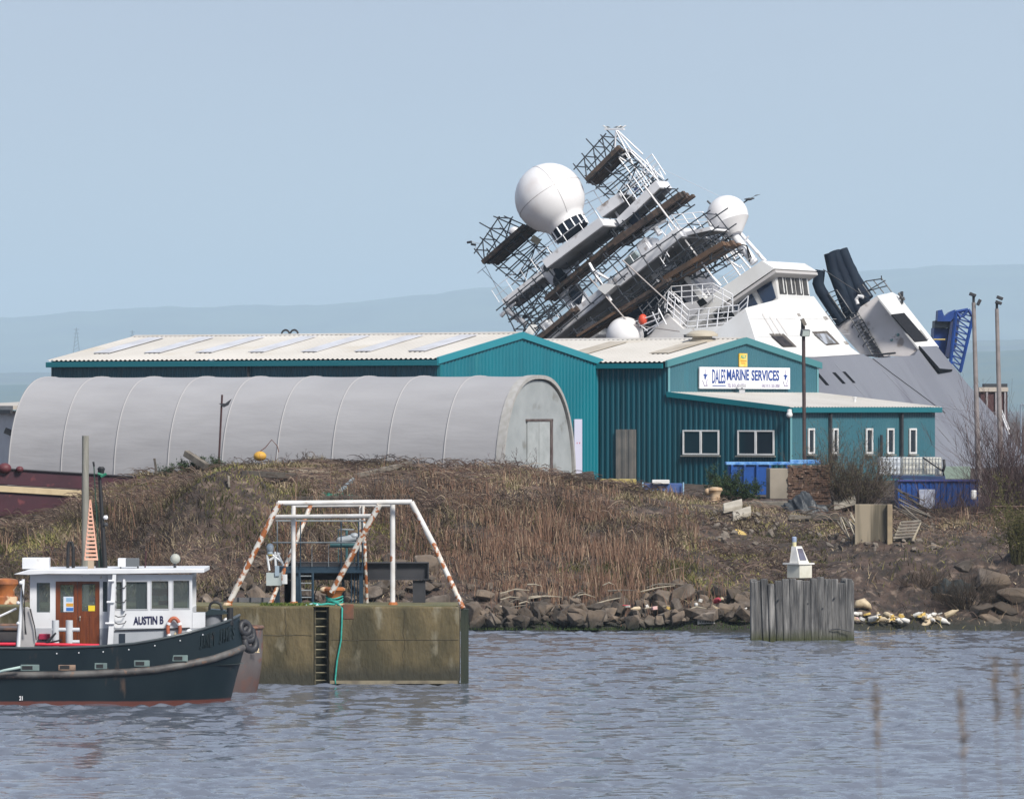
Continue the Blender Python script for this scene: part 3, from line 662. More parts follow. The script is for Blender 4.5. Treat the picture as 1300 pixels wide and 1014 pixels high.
# balcony forward of bridge
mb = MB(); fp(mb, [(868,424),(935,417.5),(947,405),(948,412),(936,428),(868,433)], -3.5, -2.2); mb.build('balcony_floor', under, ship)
mb = MB(); fp(mb, [(862,418),(935,412),(936,418),(864,425)], -4.2, -3.6); mb.build('balcony_fascia', M_shipwhite, ship)
P0 = [onl(846,396,-3.9), onl(872,420,-3.9), onl(935,414,-3.9), onl(947,402,-3.9)]
rail('balcony_rail', P0, 1.15, Vector((0,0,1))*.95+TX*.15, .028, .55, parent=ship, bars=(1,.72,.45,.2))
P0 = [onl(836,408,-1.9), onl(852,388,-1.9), onl(905,384,-1.9), onl(930,398,-1.9)]
rail('balcony_rail', P0, 1.1, Vector((0,0,1)), .028, .6, bars=(1,.7,.4))
# cream bulkheads below the mast on the left
cream = mat('cream_bulkhead', (.66,.65,.65), (.58,.57,.57), .6, .5)
mb = MB(); fp(mb, [(806,452),(846,398),(870,420),(862,452)], -1.6, 0); mb.build('bulkhead', cream, ship)
mb = MB(); fp(mb, [(848,392),(868,385),(905,378),(862,416)], -1.3, -.2); mb.build('bulkhead', cream, ship)
# dark openings between rails
for q4 in ([(884,383),(892,378),(898,385),(889,390)], [(905,398),(914,393),(918,399),(908,404)], [(918,401),(926,391),(933,402),(922,407)], [(902,405),(916,402),(921,407),(905,409)]):
    mb = MB(); fp(mb, q4, -2.02, -1.96); mb.build('deck_opening', M_pit, ship)
# funnel casing
lc = loc(ont(1166,443,tB))[1]
casing_m = mat('casing_cream', (.72,.68,.67), (.62,.58,.56), .7, .55, c3=(.35,.30,.27), s3=1.4, lo3=.62, hi3=.72)
mb = MB(); fp(mb, [(1166,443.5),(1113,376),(1092,390),(1086,402),(1122,452),(1161,452)], lc, lc+2.9); cas = mb.build('funnel_casing', casing_m, ship)
mb = MB(); sp(mb, [(1113.5,375.5),(1133,371),(1141,375.5),(1192,440.5),(1166.5,442.5)], tB+.05, .1); mb.build('casing_side', M_shipwhite, ship)
mb = MB(); fp(mb, [(1060,414),(1083,396),(1112,454),(1092,449)], lc+.4, lc+3); mb.build('deckhouse', casing_m, ship)
mb = MB(); sp(mb, [(1132,399),(1148,397),(1178,432),(1162,433.5)], tB+.12, .08); lv = mb.build('louvre', mat('louvre_black', (.012,.013,.016), (.025,.025,.03), 9, .9, spec=.1), ship)
mb = MB(); sp(mb, [(1169,418),(1172,416),(1181,428),(1178,430)], tB+.2, .2); mb.build('side_step', M_shipwhite, ship)
for i in range(5):
    mb = MB(); mb.ball(onl(1131+random.random()*14, 424+random.random()*14, lc-.02), .10, n=8, m=5); mb.build('grommet', mat('grommet_teal', (.15,.28,.28)) if i % 2 else casing_m, ship)
# exhaust stacks : four thick pipes with bent tops, one thin bent pipe on the left
for i, (a, b, c, d, e, f_) in enumerate(((1058,346,1053,322,1081,404),(1066,340,1059,319,1089,396),(1077,338,1069,317,1098,386),(1084,352,1076,340,1102,380))):
    mb = MB(); mb.path([onl(e, f_, lc+.6+i*.35), onl(a+3, b+5, lc+.6+i*.35), onl(a, b-1, lc+.6+i*.35), onl(c, d, lc+.6+i*.35)], [.38,.38,.36,.35], 14)
    mb.build('exhaust_stack', navy, ship, smooth=2)
mb = MB(); mb.path([onl(1069,410,lc+.3), onl(1042,369,lc+.3), onl(1038.5,360,lc+.3), onl(1041,343,lc+.3)], [.36,.36,.36,.33], 12); mb.build('exhaust_stack', navy, ship, smooth=2)
mb = MB(); mb.path([onl(1045,342,lc+.1), onl(1100,378,lc+.1)], .03, 4); mb.build('guy_wire', M_dark, ship)
# rungs between the pipes and frames on the casing top
def lattice(name, a, b, c, d, l, n, m=pole_m, r=.03, parent=None):
    """ladder strip between rail a-b and rail c-d (pixels on plane l)"""
    mb = MB(); A_, B_, C_, D_ = [onl(*q, l) for q in (a, b, c, d)]
    mb.tube(A_, B_, r*1.3, n=4); mb.tube(C_, D_, r*1.3, n=4)
    for k in range(n+1): mb.tube(A_.lerp(B_, k/n), C_.lerp(D_, k/n), r, n=4)
    return mb.build(name, m, parent or ship)
lattice('stack_ladder', (1052,372), (1074,404), (1062,368), (1082,398), lc, 6)
lattice('stack_ladder', (1048,396), (1060,413), (1054,393), (1066,410), lc, 3)
lat = lattice('casing_ladder', (1079,402), (1108,451), (1089,396), (1120,449), lc-.1, 12)
for k, (a, b) in enumerate(((1090,412),(1098,424),(1104,436))):
    mb = MB(); c = onl(a-1, b-1, lc-.1); mb.path([c+UX*0+LX_*(-.45*math.sin(x))+(TX*math.cos(x)*.42) for x in np.linspace(0, math.pi, 9)], .035, 4); mb.build('safety_hoop', pole_m, lat)
mb = MB(); mb.tube(onl(1096,452,lc-.6), onl(1137,448,lc-.6), .06, n=5); mb.tube(onl(1096,452,lc-.6), onl(1096,452,lc+.3), .04, n=4); mb.tube(onl(1130,449,lc-.6), onl(1130,449,lc+.3), .04, n=4); mb.build('ladder_platform', M_dark, ship)
mb = MB(); mb.path([onl(1089,386,lc-.2), onl(1087,380,lc-.2), onl(1090,376,lc-.2), onl(1096,377,lc-.2)], .11, 8); mb.build('gooseneck_vent', M_white, ship)
def frame3(name, quads, m=pole_m, r=.035):
    mb = MB()
    for a, b, l in quads: mb.tube(onl(*a, l), onl(*b, l), r, n=4)
    return mb.build(name, m, ship)
frame3('casing_top_rail', [((1089,366),(1099,357),lc+.5),((1099,357),(1119,354),lc+.5),((1119,353),(1132,371),lc+.5),((1089,366),(1097,378),lc+.5),((1095,361),(1105,375),lc+.5),((1099,357),(1112,373),lc+.5),((1109,356),(1122,372),lc+.5),((1093,372),(1114,366),lc+.5),((1114,366),(1126,363),lc+.5),((1102,369),(1124,356),lc+.5),((1119,350),(1119,356),lc+.5)])
frame3('masthead_light', [((1141,372),(1148,381),lc+2),((1145,370),(1145,386),lc+2),((1142,378),(1148,379),lc+2)], M_dark, .09)

# ------- radomes
radm = mat('radome_white', (.74,.73,.73), (.69,.67,.67), .8, .4, c3=(.62,.57,.55), s3=.7, lo3=.6, hi3=.85)
def radome(c, r, name='radome', base=True, tilt=SM, lines=True):
    mb = MB(); M3 = tilt.to_3x3()
    prof = [(math.sin(a)*r, -math.cos(a)*r) for a in np.linspace(.66, math.pi-.001, 30)]
    prof = [(r*.56, -r*.96), (r*.585, -r*.86)]+prof
    mb.lathe(prof, c, 44, M3); o = mb.build(name, radm, ship, smooth=2)
    if lines:
        for ax in (0, 1):
            pts = []
            for a in np.linspace(0, 2*math.pi, 73)[:-1]:
                q = Vector((math.cos(a)*r, 0, math.sin(a)*r)) if ax else Vector((math.cos(a)*r, math.sin(a)*r, 0))
                if ax: q = Matrix.Rotation(R(-52), 3, 'Z') @ q
                if q.z < -.82*r: continue
                pts.append(c+M3 @ (q*1.002))
            m2 = MB(); 
            if ax:
                k = 0
                pts2 = [c+M3 @ (Matrix.Rotation(R(-52), 3, 'Z') @ Vector((math.cos(a)*r*1.002, 0, math.sin(a)*r*1.002))) for a in np.linspace(R(-58), R(238), 60)]
                m2.path(pts2, .011, 4)
            else: m2.path(pts, .012, 4, closed=True)
            m2.build('panel_joint', mat('joint_dark', (.22,.20,.20)), o)
    return o
rc = onl(698,251.5,-.5); rr = 44.5/F*rc.y; radome(rc, rr)
mb = MB(); M3 = SM.to_3x3()
mb.lathe([(rr*.52,-rr*1.22),(rr*.52,-rr*.95)], rc, 28, M3); bs = mb.build('radome_base', navy, ship)
for k in range(14):
    a = 2*math.pi*k/14; mb = MB(); e = M3 @ Vector((math.cos(a)*rr*.54, math.sin(a)*rr*.54, 0)); mb.tube(rc+e-UX*rr*.96, rc+e-UX*rr*1.24, .05, n=4); mb.build('base_strut', rail_w, bs)
rc2 = onl(923.5,274.5,2.0); r2_ = 26.5/F*rc2.y
mb = MB(); pr = [(r2_*.40,-r2_*.98),(r2_*.96,-r2_*.35)]+[(math.sin(a)*r2_, -math.cos(a)*r2_) for a in np.linspace(1.25, math.pi-.001, 22)]
mb.lathe(pr, rc2, 36, (Matrix.Rotation(R(12),3,'Y') @ M3)); mb.build('radome', radm, ship, smooth=2)
mb = MB(); mb.tube(onl(930,296,2), onl(958,334,2), .26, n=12); mb.build('radome_mast', rail_w, ship, smooth=2)
mb = MB(); mb.tube(onl(937,293,2.4), onl(972,332,2.4), .11, n=8); mb.build('radome_mast', rail_w, ship, smooth=2)
mb = MB(); mb.tube(onl(917,303,2), onl(935,326,2), .11, n=8); mb.build('radome_mast', rail_w, ship, smooth=2)
frame3('radome_cable', [((924,303),(934,309),1.7),((934,309),(948,312),1.7),((948,312),(954,328),1.7),((948,312),(952,334),1.7)], M_black, .04)
mb = MB(); mb.tube(onl(898,255,2), onl(902,259,2), .06, n=5); mb.build('whip_antenna', M_dark, ship)
rc3 = onl(793.5,426,-2.5); r3_ = 24/F*rc3.y; mb = MB(); mb.ball(rc3, r3_, n=36, m=20, M=M3); mb.build('radome', radm, ship, smooth=2)
mb = MB(); mb.ball(onl(653,295,3), .34, n=18, m=10); mb.build('small_dome', radm, ship, smooth=2)

# ------- mast platforms
def platform(name, p_l, p_r, th, l0, l1, m=plat):
    """deck whose front lower edge runs p_l -> p_r; th = pixel thickness up-left; soffit darker"""
    a = onl(*p_l, l0); b = onl(*p_r, l0); e = b-a; t_ = UX*(th/22.0)
    e = e-UX*e.dot(UX)*.0
    mb = MB(); mb.obox(a, e, LX_*(l1-l0), t_); o = mb.build(name, m, ship)
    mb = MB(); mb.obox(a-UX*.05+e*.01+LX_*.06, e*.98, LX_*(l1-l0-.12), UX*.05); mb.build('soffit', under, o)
    n = max(2, int(e.length/1.3))
    return o
P1 = platform('mast_platform', (641,388), (689,352), 9, -.5, 1.6)
P2 = platform('mast_platform', (694,340), (766,286), 11, -2.4, .9)
P3 = platform('mast_platform', (788,287), (838,238), 11, -.7, 1.1)
P3b = platform('mast_platform', (764,276), (792,256), 14, -.5, 1.6)
P4 = platform('mast_platform', (684,445), (866,300), 14, -2.4, 3.4)
P5 = platform('mast_platform', (866,300), (903,292), 5, -1.6, 1.0)
# knuckle and mast columns
for pts, l0, l1 in (([(690,352),(684,340),(706,322),(716,350),(742,386),(728,398),(704,368)], -.2, 1.2), ([(778,268),(798,252),(812,292),(800,304)], 0, 1.4),
                    ([(806,312),(818,300),(846,342),(828,356)], -.4, 1.6), ([(716,398),(732,384),(762,424),(742,440)], -.6, 1.2), ([(682,412),(692,404),(716,436),(706,446)], -1, 0)):
    mb = MB(); fp(mb, pts, l0, l1); mb.build('mast_column', plat, ship, bevel=.12)
# brown kraft boards = scaffold things further below ; V struts under radome deck
for a, b in (((735,312),(722,342)),((742,311),(752,330)),((762,296),(800,304)),((726,318),(712,348)),((733,322),(732,346))):
    mb = MB(); mb.tube(onl(*a, .4), onl(*b, .4), .13, n=6); mb.build('strut', plat, ship)
# machinery house, shade under platform four put in as dark blocks
mb = MB(); fp(mb, [(850,357),(871,343),(894,372),(874,386)], .2, 3.2); mb.build('machinery_house', mat('machinery_grey', (.36,.36,.39), (.30,.30,.33), 1), ship)
mb = MB(); fp(mb, [(862,346),(866,344),(903,386),(898,392)], -.2, .3); mb.build('edge_beam', M_shipwhite, ship)
mb = MB(); fp(mb, [(742,452),(790,398),(846,358),(874,384),(838,402),(806,436),(800,452)], 4.5, 6.0); mb.build('mast_shade', navy, ship)
mb = MB(); fp(mb, [(720,452),(745,428),(775,452)], 4.2, 5.0); mb.build('mast_shade', under, ship)
# chalky green deck locker, beige floodlights and other kit
mb = MB(); fp(mb, [(791,331),(803,318),(817,333),(804,345)], 1.8, 2.4); mb.build('deck_locker', mat('pale_green_locker', (.55,.65,.62), (.45,.52,.5), 1.5), ship)
def kit(name, c, s, m, l=0.5, rot=.6):
    mb = MB(); mb.box(onl(*c, l), s, Matrix.Rotation(rot, 3, 'Y')); return mb.build(name, m, ship, bevel=.04)
beige = mat('beige_lamp', (.42,.38,.28), (.3,.26,.18), 3)
kit('floodlight', (680,305), (.55,.4,.4), beige); kit('floodlight', (776,257), (.5,.4,.42), mat('olive_grey_box', (.13,.13,.10)), .3, -.6)
kit('winch_box', (808,241), (.28,.3,.22), mat('blue_box', (.03,.05,.14)), .3); kit('ladder_box', (675,418), (.5,.5,.7), M_shipwhite, -.8); kit('light_box', (768,333), (.25,.25,.22), rail_w, .3, .5)
# black hawse rings
for c, r_ in (((712,356),.45),((731,372),.42),((694,340),.2),((666,374),.25),((795,262),.6),((839,250),.22)):
    mb = MB(); M_ = (SM.to_3x3() @ Matrix.Rotation(R(90), 3, 'X')); mb.lathe([(r_,-.06),(r_*1.15,0),(r_,.06)], onl(*c, -.35), 16, M_); mb.build('ring_fitting', M_black, ship)
mb = MB(); fp(mb, [(702,342),(708,338),(722,356),(716,366),(709,357)], -.6, -.4); mb.build('dark_gusset', navy, ship)
mb = MB(); fp(mb, [(722,366),(738,372),(735,386),(727,384)], -.6, -.3); mb.build('dark_gusset', navy, ship)
mb = MB(); fp(mb, [(793,266),(803,259),(812,280),(807,290),(799,283)], -.6, -.3); mb.build('dark_gusset', navy, ship)
# radar scanners
for a, b, c in (((817,293),(846,280),(838,298)),((636,401),(654,384),(668,412))):
    mb = MB(); mb.tube(onl(*a, -.4), onl(*b, -.4), .14, .08, n=8); o = mb.build('radar_scanner', rail_w, ship, smooth=2)
    mb = MB(); mb.tube(onl((a[0]+b[0])/2, (a[1]+b[1])/2+2, -.4), onl(*c, -.4), .18, n=8); mb.build('radar_pedestal', plat, o)
# mast rails (white)
def rl(pts, l, h=1.0, r=.02, bars=(1,.5), post=1.0): rail('mast_rail', [onl(a, b, l) for a, b in pts], h, UX, r, post, bars=bars)
rl([(684,345),(766,284)], -2.35, .9); rl([(690,330),(760,276)], 1.9, 1.3, .022)
rl([(742,272),(790,250)], 1.5, 1.1); rl([(800,262),(845,222)], -.6, 1.15, .025, (1,.7,.4), .5); rl([(806,256),(845,222)], .9, 1.5, .025, (1,.6), .45)
rl([(845,338),(864,290),(903,286)], -2.2, .95, .028, (1,.6,.3), .5); rl([(700,430),(770,372)], -2.2, .9); rl([(770,372),(850,308)], -2.2, .9)
rl([(634,384),(688,344)], -.4, .9, .016)
for k in range(3): rl([(890+9*k,302+9*k),(925+9*k,335-5*k)], .5+k, .8, .03, (1,.5), .5)
rl([(818,400),(845,372)], -1.5, .9, .03, (1,.6,.3), .5); rl([(842,368),(872,392)], -1.5, .8, .03, (1,.5), .5)
# aerials at left side, faint wires
frame3('whip_antenna', [((600,306),(640,384),.5),((612,342),(646,376),.5),((606,347),(617,338),.5),((599,307),(612,310),.5)], mat('pale_wire', (.42,.46,.5)), .02)
frame3('navigation_light', [((593,308),(599,307),.5),((598,310),(604,311),.5)], M_dark, .07)
# topmost tripod
frame3('top_mast', [((782,166),(780,196),.3),((784,166),(802,192),.3),((782,166),(803,207),.3),((785,167),(816,196),.3),((796,192),(802,190),.3),((785,200),(800,192),.3),((800,192),(836,230),.3),((794,195),(822,237),.3),((786,201),(812,236),.3),((802,191),(843,228),.8),((780,196),(795,205),.3)], rail_w, .05)
mb = MB(); a = onl(767,165,.3); b = onl(791,165,.3); mb.obox(a, b-a, LX_*.3, Vector((0,0,1))*.08); mb.build('top_yard', rail_w, ship)
for a in (813,818,824,829,836): frame3('mast_aerial', [((a,203+(a-813)*.5),(a+6,226),.4)], rail_w, .03)
# stays
frame3('stay', [((818,236),(905,352),-1.6)], mat('stay_pale', (.55,.53,.53)), .06)
frame3('stay', [((905,352),(915,363),-1.6)], rail_w, .08)
frame3('stay', [((748,352),(800,412),-3)], mat('stay_grey', (.30,.27,.26)), .045); frame3('stay', [((790,330),(868,402),-3)], mat('stay_grey', (.30,.27,.26)), .045)
frame3('stay', [((800,412),(872,422),-3)], mat('stay_grey', (.30,.27,.26)), .03)
frame3('stay', [((835,212),(915,250),3)], mat('stay_faint', (.50,.52,.56)), .012)
frame3('strut_white', [((748,334),(753,343),-2.6),((753,343),(776,382),-2.6),((753,343),(777,357),-2.6),((757,345),(757,358),-2.6)], rail_w, .09)
frame3('white_mast', [((905,300),(955,372),1),((915,296),(962,352),1),((906,318),(940,340),1),((930,330),(950,300),2),((940,318),(955,335),2)], rail_w, .06)
mb = MB(); fp(mb, [(758,366),(766,360),(782,362),(768,374)], -3.2, -2.4); mb.build('lookout_platform', M_shipwhite, ship)
# orange life ring
mb = MB(); mb.ball(onl(816,406,-2.9), .26, (1,1,1.3), n=14, m=8); mb.build('float_ball', mat('signal_orange', (.60,.07,.03), rough=.5), ship, smooth=2)
frame3('ladder_strip', [((812,412),(822,420),-3),((808,408),(836,398),-3),((812,414),(838,404),-3),((818,420),(842,408),-3),((822,424),(836,412),-3),((836,392),(846,412),-3),((828,396),(836,414),-3)], rail_w, .04)

# ------- scaffolding lashed to the ship: things of their own
def scaffold(c4, l0, l1, nT, nU, label, decks=(), r=.04, ext=.12, diag=True):
    """c4 = pixel corners (bottom-left, bottom-right, top-left, top-right) on the front plane"""
    bl, br_, tl, tr = c4; base = onl(*bl, l0)
    rt = bpy.data.objects.new('scaffold_tower', None); col.objects.link(rt); Mx = Matrix.Translation(base) @ SM; rt.matrix_world = Mx; MW[rt.name] = Mx
    tag(rt, label, 'scaffold', 'scaffolding lashed around the leaning ship mast')
    def g(a, b, l):
        p0 = Vector((bl[0], bl[1], 0)).lerp(Vector((br_[0], br_[1], 0)), a); p1 = Vector((tl[0], tl[1], 0)).lerp(Vector((tr[0], tr[1], 0)), a); q = p0.lerp(p1, b)
        return onl(q.x, q.y, l0)+LX_*(l-l0)
    rnd = random.Random(hash(label) % 1000 if False else len(label)*7+nT)
    for l in (l0, l1):
        for i in range(nT+1):
            mb = MB(); e = ext*rnd.uniform(.3, 1.4); mb.tube(g(i/nT, -e*.5, l), g(i/nT, 1+e, l), r, n=5); mb.build('standard', pole_m, rt)
        for j in range(nU+1):
            mb = MB(); mb.tube(g(-.06*rnd.uniform(.5,2), j/nU, l)+LX_*.06, g(1+.06*rnd.uniform(.5,2), j/nU, l)+LX_*.06, r, n=5); mb.build('ledger', pole_m, rt)
    for i in range(nT+1):
        for j in range(nU+1): mb = MB(); mb.tube(g(i/nT, j/nU, l0-.1)+UX*.05, g(i/nT, j/nU, l1+.1)+UX*.05, r*.9, n=4); mb.build('transom', pole_m, rt)
    if diag:
        for i in range(nT):
            mb = MB(); j = i % max(nU, 1); mb.tube(g(i/nT, j/max(nU,1), l0-.08), g((i+1)/nT, min((j+1)/max(nU,1), 1), l0-.08), r*.9, n=4)
            mb.build('brace', pole_m, rt)
        for j in range(nU):
            mb = MB(); mb.tube(g(j % 2, j/nU, l1+.08), g(1-(j % 2), (j+1)/nU, l1+.08), r*.9, n=4); mb.build('brace', pole_m, rt)
    for (f, a0, a1, m_, th) in decks:
        mb = MB(); p = g(a0, f, l0-.15); e = g(a1, f, l0-.15)-p; n = 5; dd = (l1-l0+.3)/n
        ns = max(1, int(e.length/3.2))
        for k in range(n):
            for j in range(ns): mb.obox(p+LX_*(k*dd)+e*(j/ns+rnd.uniform(-.03,.03)/ns)-UX*rnd.uniform(0,.16)-LX_*(.12*(j % 2)), e*(1.06/ns), LX_*(dd*.90), UX*(th*rnd.uniform(.35,.75)))
        mb.build('board_deck', m_, rt)
    return rt
scaffold(((746,231),(784,193),(731,212),(765,174)), -.3, 1.5, 3, 1, 'dark scaffold cage with brown boards, topmost beside the mast head', decks=((0,-.02,1.02,rust_board,.35),), ext=.45)
scaffold(((788,266),(830,230),(748,228),(786,196)), -.2, 1.3, 2, 4, 'open scaffold legs under the topmost boarded cage')
scaffold(((616,333),(664,291),(604,318),(632,277)), -.3, 1.5, 3, 1, 'dark scaffold cage with red brown boards at far left of the mast', decks=((0,-.02,1.02,rust_board,.40),), ext=.5)
scaffold(((664,366),(700,330),(622,332),(660,298)), -.2, 1.3, 2, 4, 'open scaffold legs under the far left boarded cage')
scaffold(((668,418),(792,312),(642,384),(766,284)), -.9, .6, 7, 2, 'long scaffold bay of dark poles below the big white radome', decks=((.30,.25,1.0,rust_board,.45),), ext=.10, diag=False)
scaffold(((792,312),(864,262),(778,292),(845,240)), -.9, .6, 5, 2, 'scaffold bay with a broad brown board deck under the upper right platform', decks=((.35,-.1,1.05,rust_board,.5),), ext=.08, diag=False)
scaffold(((690,436),(790,352),(672,412),(772,330)), -2.9, -1.5, 5, 1, 'scaffold run of dark poles across the middle of the mast', decks=((.25,.0,.42,rust_board,.45),), ext=.3, diag=False)
scaffold(((790,374),(908,290),(776,352),(894,272)), -2.9, -1.0, 6, 1, 'scaffold poles along the second white platform of the mast', ext=.1, diag=False)
scaffold(((736,428),(846,360),(730,420),(838,350)), -2.8, -1.6, 5, 1, 'low scaffold deck of orange brown boards above the white dome', decks=((.2,.0,.55,orange_board,.22),(.2,.5,1.0,rust_board,.4)), ext=.4, diag=False)
scaffold(((846,362),(922,318),(838,344),(908,300)), -2.0, 0, 4, 1, 'scaffold bay with brown boards right of the grey machinery house', decks=((.35,.0,1.0,orange_board,.42),))
scaffold(((660,432),(700,402),(640,392),(676,366)), -.9, .6, 2, 3, 'scaffold poles reaching down to the shed roof at lower left of the mast')
scaffold(((884,352),(935,322),(868,330),(918,298)), .8, 2.2, 4, 1, 'small tangle of scaffold poles below the smaller round radome')
scaffold(((806,420),(852,388),(800,410),(846,378)), -2.6, -1.9, 4, 1, 'short scaffold rail next to the orange float')
# ---------------------------------------------------------------- concrete quay and its gantry
conc = mat('mossy_concrete', (.130,.100,.050), (.050,.043,.022), 1.1, .9, bump=.8, bscale=5, stretch=(1,1,.45), detail=8, c3=(.19,.17,.12), s3=1.6, lo3=.58, hi3=.70)
band(conc, .30, .75, (.035,.033,.022), noise=.3, nscale=1.2)
conc_top = mat('quay_top', (.15,.125,.06), (.10,.10,.045), 1.2, .95, bump=.4, bscale=6)
QZ = 2.48; QY = 179.0; rnd0 = random.Random(2)
def zw0(py): return EYE-(py-515)/F*QY
def QX(px, Y=QY): return (px-650)/F*Y
quay = root('quay', (QX(440), QY+2.5, 0), 'mossy brown concrete quay block with a ladder recess, standing in the dock water', 'quay')
mb = MB(); x0, xa, xb, x1 = QX(-500), QX(398), QX(417), QX(583)
mb.box(((x0+xa)/2, QY+1.8, QZ/2-.6), (xa-x0, 3.6, QZ+1.2)); mb.build('quay_wall', conc, quay, bevel=.05)
mb = MB(); mb.box(((xb+x1)/2, QY+1.8, QZ/2-.6), (x1-xb, 3.6, QZ+1.2)); mb.build('quay_wall', conc, quay, bevel=.05)
dk = mat('dark_recess', (.012,.014,.008), (.025,.026,.014), 2, .9)  # near-black colour over the whole recess box
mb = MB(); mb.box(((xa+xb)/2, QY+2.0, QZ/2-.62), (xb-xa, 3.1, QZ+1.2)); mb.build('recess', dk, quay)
mb = MB(); mb.box(((x0+x1)/2-.0, QY+1.8, QZ+.012), (x1-x0-.1, 3.4, .03)); mb.build('quay_top', conc_top, quay)
mb = MB()
for s in (-.2, .2): mb.tube(((xa+xb)/2+s, QY+.25, -.3), ((xa+xb)/2+s, QY+.25, QZ), .03, n=5)
lad = mb.build('ladder', mat('ladder_rust', (.10,.085,.05), (.03,.03,.02), 6), quay)
for k in range(11):
    mb = MB(); z = QZ-.15-.25*k; mb.tube(((xa+xb)/2-.2, QY+.25, z), ((xa+xb)/2+.2, QY+.25, z), .025, n=5); mb.build('rung', mat('rung_pale', (.25,.22,.14), (.08,.07,.04), 3), lad)
mb = MB(); p = W(435, 786, QY); mb.obox(p+Vector((0,-.02,0)), Vector((.36,0,0)), Vector((0,.1,0)), Vector((0,0,.5))); mb.build('rust_patch_plate', mat('rusty_patch', (.16,.06,.03), (.08,.05,.035), 4, .8), quay, bevel=.03)
# waterline ledge
mb = MB(); mb.box(((xb+x1)/2, QY-.04, .04), (x1-xb-.1, .12, .10)); mb.build('ledge', mat('ledge_pale', (.22,.19,.13), (.12,.10,.07), 3), quay)
for a, b, y_ in ((QX(420),QX(582),812),(QX(326),QX(396),806)):
    mb = MB(); mb.path([Vector((a+(b-a)*k/14, QY-.004, zw0(y_)+rnd0.uniform(-.012,.012))) for k in range(15)], .012, 4); mb.build('pour_joint', mat('joint_brown', (.05,.04,.022)), quay)
for a, y0_, y1_ in ((447,770,812),(512,775,850),(362,772,830)):
    mb = MB(); mb.path([Vector((QX(a)+rnd0.uniform(-.05,.05), QY-.003, zw0(y0_+(y1_-y0_)*k/8))) for k in range(9)], [.012]*5+[.008]*4, 4); mb.build('crack', mat('joint_brown', (.05,.04,.022)), quay)
# corner timber fender
mb = MB()
for k in range(2): mb.box((QX(583)+.08+.13*k+.03, QY+.25, .95), (.125, .5, 2.9))
mb.build('timber_fender', mat('weedy_timber', (.010,.018,.012), (.03,.035,.022), 2, .9, stretch=(1,1,.3)), quay)
# moss tufts on quay edge
# sheet pile wall behind the quay
spm = mat('sheet_pile', (.09,.09,.095), (.14,.13,.12), 1, .7)
mb = MB(); p0 = W(296, 515, 190); p0.z = 0; p1 = W(352, 515, 190); p1.z = 0; d = p1-p0; L = d.length; corr_wall(mb, p0, d.normalized(), L, 1.0, lambda t: EYE-(758-515)/F*190, Vector((0,-1,0)), .42, .12); 
spw = mb.build('sheet_pile_wall', spm, None, label='grey ribbed sheet pile wall standing behind the quay left of the gantry', cat='wall')
# rusty bollard + green rope
rustw = mat('rusty_white_tube', (.62,.60,.56), (.50,.46,.40), 3, .6, c3=(.30,.095,.025), s3=4.5, lo3=.48, hi3=.54)
rusty = mat('orange_rust', (.40,.13,.03), (.20,.07,.03), 3, .75, c3=(.55,.42,.28), s3=2.2, lo3=.54, hi3=.60)
gx, gy = QX(424.5, 180.2), 180.2
bol = root('bollard', (gx, gy, QZ), 'orange rusted bollard with green rope around it at the quay edge', 'bollard')
mb = MB(); mb.lathe([(.34,0),(.34,.06),(.22,.08),(.20,.25),(.27,.42),(.36,.50),(.36,.56),(.28,.60)], Vector((gx, gy, QZ)), 18); mb.build('post', rusty, bol, smooth=2)
mb = MB(); mb.ball(Vector((gx-.30, gy, QZ+.50)), .17, (1.1,1,.7), n=12, m=7); mb.build('horn', rusty, bol, smooth=True)
rope_g = mat('green_rope', (.02,.24,.19), (.03,.32,.27), 9, .8)
rp = root('mooring_rope', (gx, gy, QZ), 'turquoise green rope looped on the rusty bollard and hanging down the quay face', 'rope')
for k in range(3):
    mb = MB(); mb.path([Vector((gx+.27*math.cos(a), gy+.27*math.sin(a), QZ+.12+.07*k+.04*math.sin(a*2+k))) for a in np.linspace(0, 2*math.pi, 17)[:-1]], .028, 5, closed=True); mb.build('rope_loop', rope_g, rp)
pts = [W(424,764,gy-.4), W(431,768,gy-.9), W(434.5,772,QY-.05), W(434,790,QY-.05), W(433,812,QY-.06), W(428,838,QY-.07), W(425.5,862,QY-.08), W(426,868,QY-.1)]
mb = MB(); mb.path(pts, .03, 6); mb.build('hanging_tail', rope_g, rp, smooth=True)
mb = MB(); mb.path([W(x, y, 179.6) for x, y in ((390,768.5),(398,766),(408,767.5),(416,766),(424,767),(430,765),(420,762))], .045, 6); mb.build('rope_coil', rope_g, rp, smooth=True)
mb = MB(); mb.path([W(388+2*k, 768+1.2*math.sin(k*1.3), 179.5) for k in range(9)], .05, 6); mb.build('rope_coil', mat('pale_blue_rope', (.30,.50,.55), rough=.8), rp, smooth=True)
b2 = Vector((QX(7, 181), 181, QZ)); bo2 = root('bollard', b2, 'big orange rusty mooring bollard on the quay at the left edge of the picture', 'bollard')
mb = MB(); mb.lathe([(.42,0),(.40,.25),(.30,.3),(.30,.5),(.42,.68),(.40,.82),(.2,.86)], b2, 18); mb.build('post', rusty, bo2, smooth=2)

